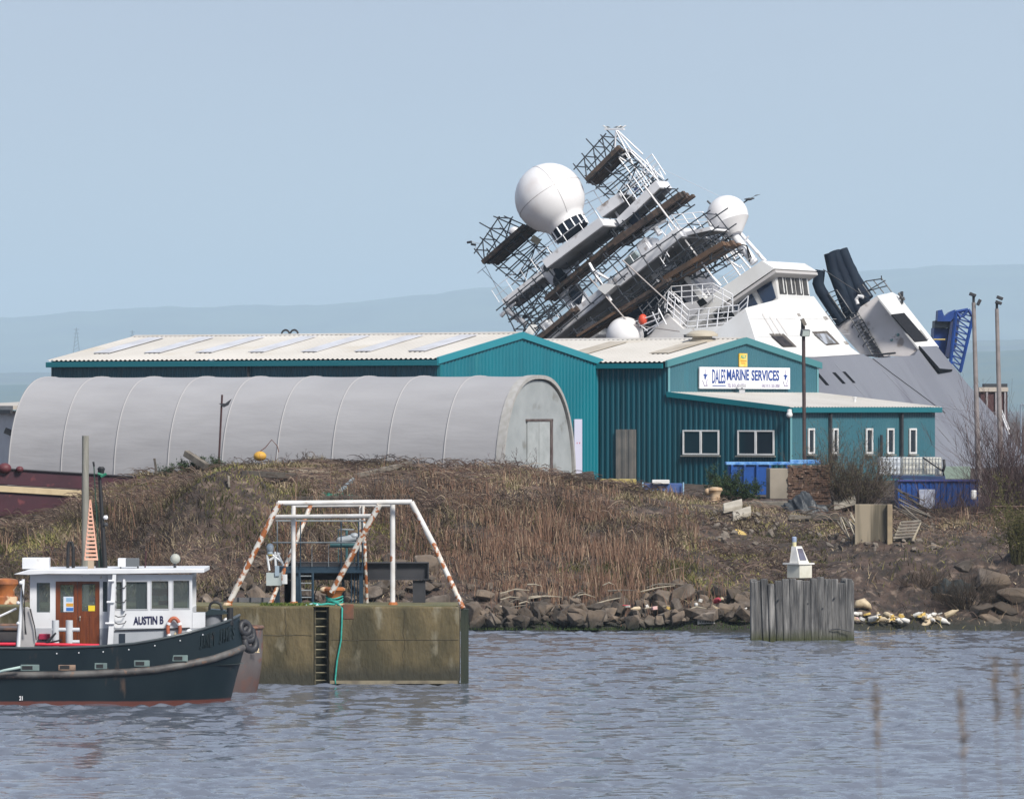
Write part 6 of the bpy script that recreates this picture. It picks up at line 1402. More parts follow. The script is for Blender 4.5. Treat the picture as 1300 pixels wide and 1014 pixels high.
# eroded outcrop: dark netting heap
netm = mat('dark_net', (.012,.016,.018), (.03,.035,.035), 4, .9)
def heap(name, c, sx, sy, sz_, m, label, cat, seed=1, n=70):
    mb = MB(); rows = []
    for i in range(31):
        f = i/30; r_ = math.sin(f*math.pi/2); rows.append([Vector((c[0]+sx*(1-r_**1.5)**.7*math.cos(a)*(1+.3*math.sin(3*a+seed)), c[1]+sy*(1-r_**1.5)**.7*math.sin(a), c[2]-.15+(sz_+.15)*r_*(1+.18*math.sin(5*a+seed+f*4)*(1-f)))) for a in np.linspace(0, 2*math.pi, n)[:-1]])
    mb.grid(rows, closed=True); cc_ = Vector(c)
    for v_ in mb.v:
        q = v_-cc_; k_ = 1+.55*float(fbm(np.array([q.x*3.1+seed*7+q.z*2]), np.array([q.y*3.1-q.z*2.7]), 4)[0]); v_.x = cc_.x+q.x*k_; v_.y = cc_.y+q.y*k_; v_.z = cc_.z+q.z*k_
    return mb.build(name, m, None, smooth=True, label=label, cat=cat)
p = hit(1210, 752); heap('net_heap', p, .9, .6, .55, netm, 'black tangled net heap caught in the outcrop at the right shore', 'netting')
tarp = mat('black_tarp', (.016,.02,.026), (.035,.04,.045), 2, .5, bump=.5, bscale=5)
p = W(1018, 651, 243.5); heap('tarpaulin', p, 1.0, .6, .75, tarp, 'crumpled black tarpaulin heap in front of the brick stack', 'tarpaulin', 3)

rubm = mat('broken_concrete', (.20,.17,.14), (.12,.10,.085), 3, .95, bump=.6, bscale=8)
rub_me = []
for me_ in rocks_me[:6]:
    m2_ = me_.copy(); m2_.materials.clear(); m2_.materials.append(rubm); rub_me.append(m2_)
for k in range(95):
    px = rnd.choice((rnd.uniform(985,1200), rnd.uniform(1040,1190), rnd.uniform(900,985))); p = hit(px, rnd.uniform(650,700)); s = rnd.uniform(.12,.42)
    o = bpy.data.objects.new('rubble_lump', rnd.choice(rub_me)); col.objects.link(o); o.location = (p.x, p.y, p.z+s*.2); o.scale = (s*1.3, s, s*.8); o.rotation_euler = (rnd.uniform(-1,1), rnd.uniform(-1,1), rnd.uniform(0,6))
    tag(o, 'small broken lump of concrete or brick lying on the bare bank top at right', 'rubble', 'rubble lumps on the bank top at right')
# timber and scrap helpers
def beam(name, a, b, Ya, Yb, wd, m, label, cat, group=None, h=None):
    if 225 < Ya < 249: y_ = hit(a[0], a[1]+3).y; y2_ = hit(b[0], b[1]+3).y; Ya = min(Ya, y_); Yb = min(Yb, y2_)
    p = W(a[0], a[1], Ya); q = W(b[0], b[1], Yb); d = q-p; x_, y_ = perp(d); mb = MB(); h = h or wd
    mb.obox(p-x_*wd/2-y_*h/2, d, x_*wd, y_*h); return mb.build(name, m, None, label=label, cat=cat, group=group, bevel=.02)
def box_at(name, px0, px1, py0, py1, Y_, dep, m, label=None, cat=None, parent=None, rot=0, bev=.02):
    a = W(px0, py1, Y_); b = W(px1, py0, Y_); mb = MB(); c = Vector(((a.x+b.x)/2, Y_+dep/2, (a.z+b.z)/2)); mb.box(c, (b.x-a.x, dep, b.z-a.z), Matrix.Rotation(rot, 3, 'Z')); return mb.build(name, m, parent, bevel=bev, label=label, cat=cat)
tim = mat('old_grey_timber', (.19,.165,.135), (.10,.085,.07), 3, .9, stretch=(1,1,1), bump=.3); timd = mat('dark_old_timber', (.05,.042,.036), (.09,.075,.06), 3, .9); timp = mat('pale_driftwood', (.40,.35,.27), (.27,.23,.17), 4, .85)
beam('timber_baulk', (236,575), (262,592), 243.4, 242.6, .28, tim, 'thick grey timber baulk leaning on the bank top by the green weeds', 'timber')
beam('timber_baulk', (452,604), (521,588), 243, 243.6, .20, tim, 'long grey timber lying slanted on the bank top in front of the tunnel', 'timber')
beam('timber_baulk', (310,601), (372,604), 242.5, 243, .26, timd, 'dark horizontal timber baulk right of the grassy mound', 'timber')
beam('timber_baulk', (366,597), (420,600), 243.2, 243.2, .13, timp, 'pale thin plank on the bank top right of the mound', 'timber')
beam('timber_baulk', (372,632), (520,630), 236, 236, .14, timd, 'dark plank lying behind the gantry top rail', 'timber')
beam('timber_baulk', (196,582), (199,602), 242.6, 242.4, .10, timd, 'short dark upright stake on the bank top at left', 'timber')
beam('timber_stake', (290,604), (291,619), 233, 233, .09, tim, 'short grey stake standing in the grassy mound', 'stake')
beam('scrap_pipe', (431,624), (449,608), 238.5, 239.5, .14, mat('blue_grey_pipe', (.22,.27,.30), rough=.5), 'blue grey pipe stub sticking up beside the green net', 'pipe')
beam('scrap_pipe', (474,622), (480,609), 238.5, 239, .08, timd, 'thin dark bent bar right of the green net', 'pipe')
netg = mat('green_trawl_net', (.01,.12,.085), (.02,.20,.15), 5, .9, bump=.6, bscale=12)
p = hit(430, 636); heap('trawl_net', p, 1.55, .5, .36, netg, 'long heap of bright green trawl net on the bank behind the gantry', 'netting', 5)
yb = root('yellow_buoy', W(330, 584, 243), 'round yellow orange net buoy with a wire loop on the bank top', 'buoy'); mb = MB(); mb.ball(W(330, 579, 243), .26, (1.1,1,.85), n=18, m=10); mb.build('float', mat('buoy_yellow', (.58,.33,.04), (.45,.24,.04), 5, .6), yb, smooth=True)
mb = MB(); mb.path([W(a, b, 243) for a, b in ((330,573),(337,568),(345,558),(352,566),(354,574))], .02, 5); mb.build('wire_loop', mat('rusty_wire', (.12,.05,.035)), yb)
bush_at('bare_bush', 316, 598, 243.3, 60, 18, 16, brown_t, 'tuft of brown twigs around the yellow buoy', up=.3)
# maroon hull section lying behind the grass
mar = mat('maroon_paint', (.055,.010,.020), (.036,.008,.015), 1.0, .5, c3=(.13,.03,.035), s3=2, lo3=.6, hi3=.7)
mh = root('maroon_hull', W(60, 640, 240.5), 'long maroon steel hull with a cream stripe lying behind the bank grass at far left', 'barge')
def slab3(name, a, b, dz, Ya, Yb, dep, m, parent):
    p = W(*a, Ya); q = W(*b, Yb); mb = MB(); mb.prism([p, q, q+Vector((0,0,-dz)), p+Vector((0,0,-dz))], (0, dep, 0)); return mb.build(name, m, parent, bevel=.02)
slab3('upper_strake', (-90,590), (172,605.5), .66, 240.5, 242.5, 2.4, mar, mh)
slab3('stripe', (-90,611), (120,623.5), .27, 240.42, 242.0, .06, mat('cream_stripe', (.50,.40,.25), (.42,.33,.2), 3), mh)
slab3('lower_strake', (-90,612), (130,625), 1.6, 240.52, 242.2, 2.2, mar, mh)
slab3('rim', (-90,588), (172,604), .07, 240.4, 242.4, .2, mat('dark_rim', (.02,.018,.024)), mh)
for a in (6, 25): mb = MB(); p = W(a, 597+a*.06-3, 241.2); mb.ball(p, .17 if a > 10 else .3, (1,1,.8), n=12, m=7); mb.build('fairlead', mat('dark_red_rust', (.10,.02,.025)), mh, smooth=True)
# bits by the workshop wall
ylw = mat('yellow_sheet', (.42,.33,.10), (.3,.24,.09), 3); bluec = mat('container_blue', (.008,.055,.24), (.012,.075,.30), 1.2, .45, c3=(.10,.07,.06), s3=2.5, lo3=.66, hi3=.72)
box_at('yellow_skip', 762, 808, 608, 622, 258, .8, ylw, 'low faded yellow steel trough at the foot of the workshop door', 'trough')
box_at('white_slab', 828, 850, 609, 614, 257, .5, M_white, 'white slab lying on the blue crate by the workshop wall', 'slab')
fr = root('blue_crate', W(842, 630, 257.5), 'blue steel crate frame at the foot of the shaded teal workshop wall', 'crate')
box_at('crate_body', 818, 866, 613.5, 632, 257.2, 1.0, mat('dull_blue', (.03,.09,.28), (.06,.10,.25), 3), parent=fr)
for x in (816, 867.5): beam_ = MB(); beam_.tube(W(x, 632, 257.0), W(x, 612, 257.0), .04, n=5); beam_.build('corner_post', mat('pale_blue_post', (.25,.40,.55)), fr)
# cream mooring bollard
cb_ = root('mooring_bollard', W(908, 637, 244), 'cream and rust stained mooring bollard on the low concrete ledge', 'bollard'); cbm = mat('cream_bollard', (.50,.38,.26), (.38,.24,.13), 4, .8)
mb = MB(); c = W(908, 637, 244); mb.lathe([(.36,-.08),(.36,.05),(.24,.09),(.21,.30),(.26,.42),(.33,.52),(.30,.62),(.12,.66)], c, 18); mb.build('post', cbm, cb_, smooth=2)
mb = MB(); mb.ball(c+Vector((-.33,0,.46)), .15, n=10, m=6); mb.build('horn', cbm, cb_, smooth=True)
box_at('concrete_ledge', 893, 1000, 636.5, 646, 244.2, 1.2, mat('ledge_grey', (.22,.19,.16), (.13,.12,.10), 2, .9, bump=.3), 'low weathered concrete ledge on top of the bank', 'ledge')
# brick stack with concrete block
box_at('concrete_block', 975.5, 1000, 594.5, 633, 246, 1.0, mat('smooth_concrete', (.27,.235,.19), (.20,.175,.14), 1, .9), 'plain grey brown concrete block left of the brick stack', 'block', rot=.12)
bs = root('brick_stack', W(1027, 640, 246), 'stack of old brown bricks in many uneven courses beside the concrete block', 'bricks'); brm = mat('old_brick', (.15,.085,.055), (.075,.048,.038), 4, .9, c3=(.28,.20,.15), s3=5, lo3=.6, hi3=.66)
Mz = Matrix.Rotation(-.1, 3, 'Z'); mb = MB()
for r_ in range(22):
    py1 = 640-r_*2.27; k0 = 0
    xx = 1000+rnd.uniform(-.8,.8)
    while xx < 1053:
        wpx = rnd.uniform(5,7.5); x2 = min(xx+wpx, 1053+rnd.uniform(-1,2)); a = W(xx+.25, py1, 246); b = W(x2, py1-1.95, 246); dy = rnd.uniform(-.05,.05)
        mb.box(((a.x+b.x)/2, 246+dy+.12, (a.z+b.z)/2), (max(b.x-a.x, .05), .24, b.z-a.z)); xx = x2+.2
o = mb.build('brick_face', brm, bs); box_at('stack_core', 1001.5, 1052, 593, 640, 246.2, .9, mat('stack_core_brown', (.035,.025,.02)), parent=bs, bev=0)
# blue skip behind shrub
sk = root('blue_skip', W(950, 625, 252), 'bright blue steel skip behind the leafy shrub under the office windows', 'skip')
box_at('skip_body', 925, 976, 590, 628, 252, 1.6, bluec, parent=sk); box_at('skip_rim', 922, 1003, 586.5, 590, 251.9, 1.8, mat('pale_blue_rim', (.20,.42,.72), (.03,.15,.45), 4), parent=sk)
for x in (928, 944, 960, 976, 998): box_at('skip_rib', x, x+3, 590, 626, 251.85, .12, bluec, parent=sk)
box_at('rear_bar', 1003, 1042, 583.5, 589, 253, .4, mat('pale_blue_rim', (.2,.42,.72)), parent=sk)
# stained concrete panel and rubble
pan = mat('stained_panel', (.30,.25,.18), (.10,.085,.06), 1.3, .9, stretch=(1.6,1,.12), lo=.42, hi=.58); 
YP = hit(1105, 688).y
box_at('concrete_slab', 1086, 1132, 640, 695, YP, .35, pan, 'upright stained concrete panel with dark vertical streaks on the bank', 'panel', rot=-.15)
box_at('timber_post', 1126.5, 1133, 640, 700, YP-.35, .3, mat('tan_post', (.30,.23,.14), (.22,.17,.11), 3), 'square tan timber post at the right edge of the concrete panel', 'post')
for i, (a, b, t_) in enumerate((((918,652),(942,646),'pale concrete slab tilted below the low ledge'),((930,662),(953,655),'pale broken slab lowest below the low ledge'),((1058,648),(1086,641),'pale flat slab resting against the concrete panel'))):
    yy_ = min(hit(a[0], a[1]+2).y, 246); p = W(a[0], a[1], yy_); q = W(b[0], b[1], yy_+.2); d = q-p; mb = MB(); mb.obox(p, d, Vector((0,.7,.25)), Vector((.03,0,.2))); mb.build('concrete_slab', mat('pale_slab', (.42,.38,.32), (.3,.27,.22), 2, .9), None, bevel=.03, label=t_, cat='slab')
for k in range(16):
    a = (rnd.uniform(1062,1092), rnd.uniform(650,665)); b = (a[0]+rnd.uniform(4,22), a[1]+rnd.uniform(8,26)); yy_ = min(hit(*b).y, 245); beam('broken_lath', a, b, yy_+.5*rnd.random(), yy_-.1, .05, tim if k % 3 else timp, 'broken grey lath in the splintered pile left of the concrete panel', 'timber', 'broken laths left of the concrete panel')
for k in range(15):
    a = (rnd.uniform(1134,1150), rnd.uniform(618,648)); b = (a[0]+rnd.uniform(22,42), a[1]+rnd.uniform(8,24)); yy_ = min(hit(b[0], b[1]+4).y, 245); beam('stacked_plank', a, b, yy_+rnd.random()*.6, yy_-.1, .12, timd if k % 3 else tim, 'dark old plank in the slanting heap right of the concrete panel', 'timber', 'slanting plank heap right of the concrete panel', h=.05)
for k in range(12):
    a = (rnd.uniform(1000,1050), rnd.uniform(648,660)); b = (a[0]+rnd.uniform(18,40), a[1]+rnd.uniform(-5,5)); yy_ = min(hit(a[0], a[1]+3).y, 245.5); beam('fallen_timber', a, b, yy_+.3*rnd.random(), yy_+.2*rnd.random(), rnd.uniform(.08,.2), timd if k % 2 else tim, 'dark fallen timber in the jumble below the brick stack', 'timber', 'timber jumble below the brick stack')
plt = root('wooden_pallet', W(1148, 685, hit(1148,686).y), 'broken grey wooden pallet leaning on the bank right of the tan post', 'pallet')
for k in range(6): p = W(1134+2*k, 684-4*k, hit(1148,686).y-.2+.12*k); mb = MB(); mb.obox(p, Vector((.85,0,.06)), Vector((0,.10,.06)), Vector((0,.0,.025))); mb.build('slat', tim, plt)
for x in (1134, 1158): p = W(x, 686, hit(1148,686).y-.15); mb = MB(); mb.obox(p, Vector((.08,0,0)), Vector((.35,.65,.72)), Vector((0,0,.06))); mb.build('runner', timp, plt)
# caged tanks
tk = mat('ibc_plastic', (.58,.56,.47), (.66,.66,.60), 1.5, .5); tkw = mat('ibc_white', (.62,.66,.70), rough=.5); cg = mat('cage_steel', (.32,.34,.36), rough=.4)
for i, (a, b, nm) in enumerate(((1116,1144,'white caged water tank at the left of the row'),(1145.5,1172,'cream caged water tank second from the right of the row'),(1173,1196,'cream caged water tank at the right end of the row by the black hose'))):
    r_ = root('caged_tank', W((a+b)/2, 603, 252), nm, 'tank', 'caged tanks in front of the office'); box_at('bladder', a+.5, b-.5, 580.5, 602.5, 252, .95, tkw if i == 0 else tk, parent=r_, bev=.06)
    mb = MB(); n = 6
    for k in range(n+1): x = a+(b-a)*k/n; mb.tube(W(x, 603, 251.95), W(x, 579.5, 251.95), .014, n=4)
    for k in range(4): mb.tube(W(a, 580+7.5*k, 251.93), W(b, 580+7.5*k, 251.93), .014, n=4)
    mb.build('cage', cg, r_)
mb = MB(); mb.path([W(1172,581,251.6), W(1185,590,251.6), W(1197,598,251.6), W(1199,606,251.6)], .04, 6); mb.path([W(1198,583,251.6), W(1199,592,251.6), W(1197,598,251.6)], .07, 6); mb.build('hose', M_black, None, smooth=True, label='black hose drooping over the right caged tank', cat='hose')
beam('steel_rail', (1132,605), (1200,606.5), 251.4, 251.4, .16, mat('navy_rail', (.02,.04,.10)), 'dark blue steel rail under the caged tanks', 'rail')
ct = root('blue_container', W(1200, 645, 249), 'blue shipping container behind the wiry shrubs at right', 'container'); 
mb = MB(); p0 = W(1140, 515, 249.5); p1 = W(1242, 515, 249.5); p0.z = p1.z = 0; corr_wall(mb, p0, Vector((1,0,0)), p1.x-p0.x, wz(645,249.5), lambda t: wz(611,249.5), Vector((0,-1,0)), .26, .05); mb.build('container_side', bluec, ct)
box_at('container_body', 1140, 1242, 610.5, 645, 249.6, 2.2, bluec, parent=ct, bev=0); box_at('top_rail', 1139, 1243, 608.5, 611.5, 249.38, .2, mat('dark_violet_blue', (.04,.05,.20)), parent=ct); box_at('white_patch', 1167, 1187, 621, 645, 249.36, .05, mat('container_white', (.50,.53,.62), (.35,.38,.5), 5), parent=ct, bev=0)
for k, (a, b) in enumerate((((1262,642),(1300,642)),((1262,653),(1300,653)),((1262,642),(1275,653)),((1275,653),(1288,642)),((1288,642),(1300,653)))): pass
lg = root('rusty_lattice_girder', W(1285, 655, 243.5), 'short rusty lattice girder lying at the right edge under the bare bush', 'girder'); mb = MB()
for a, b in (((1262,643),(1320,643)),((1262,654),(1320,654)),((1262,643),(1275,654)),((1275,654),(1288,643)),((1288,643),(1301,654)),((1301,654),(1314,643))): mb.tube(W(*a, 243.5), W(*b, 243.5), .045, n=5)
mb.build('lattice', mat('dark_rust', (.10,.045,.03), (.05,.03,.025), 4), lg)
box_at('white_barrel', 1233, 1240, 622, 634, 246, .3, M_white, 'small white plastic drum beside the nearer lamp post', 'drum', bev=.06)
box_at('green_bin', 1198, 1232, 592, 608, 262, 1.0, mat('pale_green_bin', (.20,.26,.22)), 'pale green bin behind the caged tanks', 'bin')

# litter and driftwood
for k in range(22):
    px = rnd.uniform(625, 885); py = rnd.uniform(757, 793); p = hit(px, py); a = rnd.uniform(-.5,.5); L = rnd.uniform(.4,1.6); q = p+Vector((math.cos(a)*L, rnd.uniform(-.2,.2), rnd.uniform(-.1,.25)+math.sin(a)*.2)); m_ = (p+q)/2+Vector((0,0,rnd.uniform(0,.12)))
    mb = MB(); mb.path([p+Vector((0,0,.55)), m_+Vector((0,0,.55)), q+Vector((0,0,.55))], [.035,.03,.015], 6); mb.build('driftwood', timp if k % 3 else tim, None, label='pale driftwood branch lying on the shore boulders', cat='driftwood', group='driftwood branches on the rocks')
lit = [mat('litter_white', (.62,.60,.56), (.45,.43,.40), 6), mat('litter_cream', (.52,.42,.28), (.36,.28,.18), 6), mat('litter_yellow', (.52,.36,.10)), mat('litter_red', (.42,.04,.06)), mat('litter_pink', (.60,.38,.36))]
def bottle(p, m, s): 
    mb = MB(); M_ = Matrix.Rotation(rnd.uniform(1,2), 3, 'Y') @ Matrix.Rotation(rnd.uniform(0,3), 3, 'X'); mb.lathe([(.04,0),(.06,.02),(.06,.2),(.02,.27),(.02,.31)], (0,0,0), 8, M_); mb.v = [p+v_*s for v_ in mb.v]
    mb.build('plastic_bottle', m, None, smooth=2, label='pale plastic bottle washed up on the shore', cat='bottle', group='bottles in the shore rubbish')
for k in range(62):
    if k < 48: px, py = rnd.uniform(1085,1200), rnd.uniform(784,794.5); 
    else: px, py = rnd.uniform(700,955), rnd.uniform(775,795)
    p = hit(px, py); p.z += .14 if k < 48 else .55; m_ = rnd.choices(lit, [5,4,1.3,.8,.7])[0]
    if k % 3 == 0: bottle(p, m_, rnd.uniform(1.2,2.2))
    else:
        w_ = rnd.uniform(.12,.5); mb = MB(); M_ = Matrix.Rotation(rnd.uniform(-.5,.5), 3, 'Y') @ Matrix.Rotation(rnd.uniform(0,3), 3, 'Z'); th = rnd.uniform(.03,.14)
        pts = [Vector((w_*.5*math.cos(a)*rnd.uniform(.6,1.1), w_*.4*math.sin(a)*rnd.uniform(.6,1.1), 0)) for a in np.linspace(0, 2*math.pi, 8)[:-1]]; mb.prism([p+M_ @ q for q in pts], M_ @ Vector((0,0,th)))
        mb.build('rubbish_scrap', m_, None, bevel=.01, label='broken scrap of plastic or board washed up on the shore', cat='rubbish', group='scraps in the shore rubbish')
p = hit(1095, 775); mb = MB(); mb.path([p+Vector((-.35,0,.12)), p+Vector((-.2,0,.25)), p+Vector((.05,.05,.30)), p+Vector((.25,0,.16)), p+Vector((.36,.02,.05))], [.03,.17,.20,.13,.03], 9); mb.build('cream_sack', lit[1], None, smooth=True, label='cream sack slumped at the left end of the shore rubbish', cat='sack')
for i, (px, py, s) in enumerate(((846,785,.22),(929,793,.22))):
    p = hit(px, py); mb = MB(); mb.ball(p+Vector((0,0,.3)), s, (1.2,1,.8), n=9, m=6); mb.build('foam_lump', lit[i], None, label=('white foam lump on the boulders left of the small board' if i == 0 else 'cream foam lump in the stones right of the small board'), cat='foam')
p = W(885.5, 792, 221.6); brd = root('washed_up_board', p, 'small pale board with dark marks lying among the shore boulders', 'board'); mb = MB(); mb.obox(p, Vector((.70,0,.03)), Vector((0,.05,.02)), Vector((0,.05,.20))); mb.build('panel', lit[0], brd)
mb = MB()
for k in range(6): mb.obox(p+Vector((.08+.1*k,-.012,.07)), Vector((.06,0,.0)), Vector((0,.01,.0)), Vector((0,.01,.05)))
mb.build('dark_mark', M_dark, brd)['kind'] = 'part'
p = hit(935, 676); heap('yellow_rag', p, .3, .2, .15, lit[2], 'small yellow rag on the brown bank above the boulders', 'rag', 2)

# lamps, poles
def flood(parent, c, d, s=.34, m=M_dark, lens=True):
    mb = MB(); d = d.normalized(); x_, y_ = perp(d); mb.obox(c-x_*s/2-y_*s*.36, d*s*.35, x_*s, y_*s*.72); o = mb.build('floodlight_head', m, parent, bevel=.02)
    if lens: mb = MB(); mb.obox(c+d*s*.355-x_*s*.4-y_*s*.28, d*.02, x_*s*.8, y_*s*.56); mb.build('lens', mat('flood_glass', (.45,.52,.50), rough=.1), o)
brown_pole = mat('brown_pole', (.045,.030,.032), (.07,.045,.04), 3, .6)
l1 = root('floodlight_pole', W(1020, 592, 262), 'thin dark brown floodlight pole with two lamps in front of the office corner', 'lamp post'); mb = MB(); mb.tube(W(1021.5, 610, 262), W(1020, 414, 262), .095, .085, n=10); mb.build('pole', brown_pole, l1, smooth=2)
flood(l1, W(1021, 422, 261.8), Vector((.5,-1,-.35)), .46, mat('lamp_grey', (.10,.11,.12))); flood(l1, W(1018, 410, 261.9), Vector((.9,.0,.45)), .50, mat('lamp_brown_grey', (.16,.14,.12)), False); mb = MB(); mb.tube(W(1018.5,418,262), W(1018.5,408,262), .07); mb.build('lamp_bracket', M_dark, l1)
gp_ = mat('concrete_pole', (.25,.22,.215), (.19,.17,.165), 3, .8)
for a, b, c_, d_, Y_, lab in ((1243.5,648,1236,384,255,'tall pale grey lamp post with two black heads, left of the pair at right'),(1271,600,1265.5,392,268,'tall pale grey lamp post with one black head, right of the pair at right')):
    r_ = root('lamp_post', W(a, b, Y_), lab, 'lamp post'); mb = MB(); mb.tube(W(a, b, Y_), W(c_, d_, Y_), .14, .095, n=10); mb.build('pole', gp_, r_, smooth=2)
    heads = ((-2,-4,(.4,0,1)),(5,3,(1,-.1,-.5))) if c_ < 1250 else ((1.5,-2,(.35,0,1)),(3,-8,(.4,0,1)))
    mb = MB(); mb.tube(W(c_, d_+2, Y_), W(c_, d_-8, Y_), .07); mb.build('head_bracket', M_dark, r_)
    for hx_, hy_, dv_ in heads: flood(r_, W(c_+hx_, d_+hy_-4, Y_), Vector(dv_), .42, M_dark, False)
r_ = root('thin_floodlight_pole', W(279, 585, 244), 'thin dark red pole with one small black floodlight in front of the tunnel', 'lamp post'); mb = MB(); mb.tube(W(277.5, 592, 244), W(282, 501, 244), .045, n=8); mb.build('pole', mat('dark_red_pole', (.05,.018,.018)), r_)
mb = MB(); mb.prism([W(a, b, 243.9) for a, b in ((277.5,512),(286,512),(294,506),(290,514),(284,517),(280,513.5))], (0,.2,0)); mb.build('lamp_head', M_dark, r_)
mb = MB(); mb.tube(W(1296, 600, 275), W(1296, 513, 275), .05, n=6); mb.tube(W(1296, 514, 275), W(1330, 512, 275), .05, n=6); mb.build('goal_frame', mat('pale_blue_grey_pole', (.22,.27,.33)), None, label='thin grey metal frame standing at the far right edge', cat='frame')
# blue crane
CB = mat('crane_blue', (.004,.050,.26), (.006,.035,.17), .8, .5); cr_ = root('crane', W(1205, 520, 400), 'bright blue dockside crane with lattice jib behind the ship stern', 'crane'); CBd = mat('crane_dark', (.012,.03,.12), (.02,.02,.03), 1)
mb = MB(); mb.prism([W(a, b, 400) for a, b in ((1186,416),(1207,417),(1200,470),(1184,470))], (0,3,0)); mb.build('tower_body', CB, cr_)
mb = MB(); mb.prism([W(a, b, 399.5) for a, b in ((1187,407),(1206,407),(1207,416),(1186.5,416))], (0,2.5,0)); mb.build('cab_band', mat('crane_grey', (.12,.14,.16), (.03,.04,.06), 1.5), cr_)
mb = MB(); mb.tube(W(1185,431,399.3), W(1200,431,399.3), .06); mb.build('yellow_rail', mat('crane_yellow', (.45,.35,.12)), cr_)
for q4 in ([(1191,394),(1196,393),(1199,402),(1206,396),(1213,393),(1214,398),(1209,408),(1190,408)], [(1207,408),(1214,400),(1218,408),(1214,440),(1206,455),(1200,452)]):
    mb = MB(); mb.prism([W(a, b, 399) for a, b in q4], (0,2,0)); mb.build('jib_head', CB if q4[0][0] < 1200 else CBd, cr_)
LJ = [(1213,396),(1209,462)], [(1230,392),(1219,470)]
mb = MB(); nJ = 9
for Yj in (399, 401.4):
    L_ = [Vector((1214+(1206-1214)*k/nJ, 396+ (466-396)*k/nJ, 0)) for k in range(nJ+1)]; R_2 = [Vector((1235+(1219-1235)*k/nJ, 402+(472-402)*k/nJ, 0)) for k in range(nJ+1)]
    for k in range(nJ): 
        mb.tube(W(L_[k].x, L_[k].y, Yj), W(L_[k+1].x, L_[k+1].y, Yj), .13, n=5); mb.tube(W(R_2[k].x, R_2[k].y, Yj), W(R_2[k+1].x, R_2[k+1].y, Yj), .13, n=5)
        mb.tube(W(L_[k].x, L_[k].y, Yj), W(R_2[k].x, R_2[k].y, Yj), .05, n=4); mb.tube(W(L_[k].x, L_[k].y, Yj), W(R_2[k+1].x, R_2[k+1].y, Yj), .05, n=4)
for k in range(0, 10, 3): mb.tube(W(1214-8*k/9, 396+70*k/9, 399), W(1214-8*k/9, 396+70*k/9, 401.4), .08, n=4); mb.tube(W(1235-16*k/9, 402+70*k/9, 399), W(1235-16*k/9, 402+70*k/9, 401.4), .08, n=4)
for a, b in (((1214,396),(1229,393)),((1229,393),(1235,402)),((1229,393),(1222,402)),((1214,396),(1220,404))): mb.tube(W(*a, 399), W(*b, 399), .13, n=5)
mb.build('lattice_jib', CB, cr_)
box_ = W(1205, 440, 400)
# brick tower building
bt_ = root('brick_tower', W(1262, 560, 430), 'small brown brick tower with cream band and flat dark roof beyond the ship', 'building')
brn = mat('brown_brick', (.085,.035,.035), (.06,.028,.03), .3, .9)
box_at('walls', 1245, 1279, 495, 620, 430, 3, brn, parent=bt_, bev=0); box_at('cream_band', 1243, 1280, 491.5, 497, 429.8, 3.4, mat('cream_band', (.42,.37,.32)), parent=bt_, bev=0); box_at('flat_roof', 1251, 1279, 487, 491.5, 429.9, 3, mat('dark_felt_roof', (.035,.038,.045)), parent=bt_, bev=0)
for x in (1252, 1263.5, 1275): box_at('pilaster', x, x+2.2, 497, 620, 429.85, .2, mat('pilaster_grey', (.28,.26,.27)), parent=bt_, bev=0)
for x in (1272,): mb = MB(); mb.tube(W(x-1, 520, 429), W(x+9, 545, 429), .07, n=4); mb.tube(W(x-1, 526, 429), W(x+9, 551, 429), .07, n=4); mb.build('stair_rail', rail_w, bt_)
# pylons on the far slope
def pylon(px, pt, pb, lab):
    Y_ = 11900.; r_ = root('pylon', W(px, pb, Y_), lab, 'pylon', 'pylons on the far hillside'); mb = MB(); wd = (pb-pt)*.13
    for s in (-1, 1): mb.tube(W(px+s*wd, pb+2, Y_), W(px+s*wd*.35, pt+(pb-pt)*.35, Y_), 1.0, n=4); mb.tube(W(px+s*wd*.35, pt+(pb-pt)*.35, Y_), W(px, pt, Y_), .9, n=4)
    for k, f in enumerate((.06,.2,.34)): mb.tube(W(px-3.2, pt+(pb-pt)*f, Y_), W(px+3.2, pt+(pb-pt)*f, Y_), .7, n=4)
    for k in range(5): y1_ = pb+2-(pb-pt)*.13*k; s = wd*(1-.13*k); mb.tube(W(px-s, y1_, Y_), W(px+s, y1_-(pb-pt)*.13, Y_), .6, n=4)
    mb.build('lattice_mast', mat('pylon_steel', (.05,.06,.07)), r_)
pylon(97, 416, 452, 'hazy lattice pylon on the far hillside, left of the two'); pylon(168, 419, 455, 'hazy lattice pylon on the far hillside above the teal shed roof, right of the two')
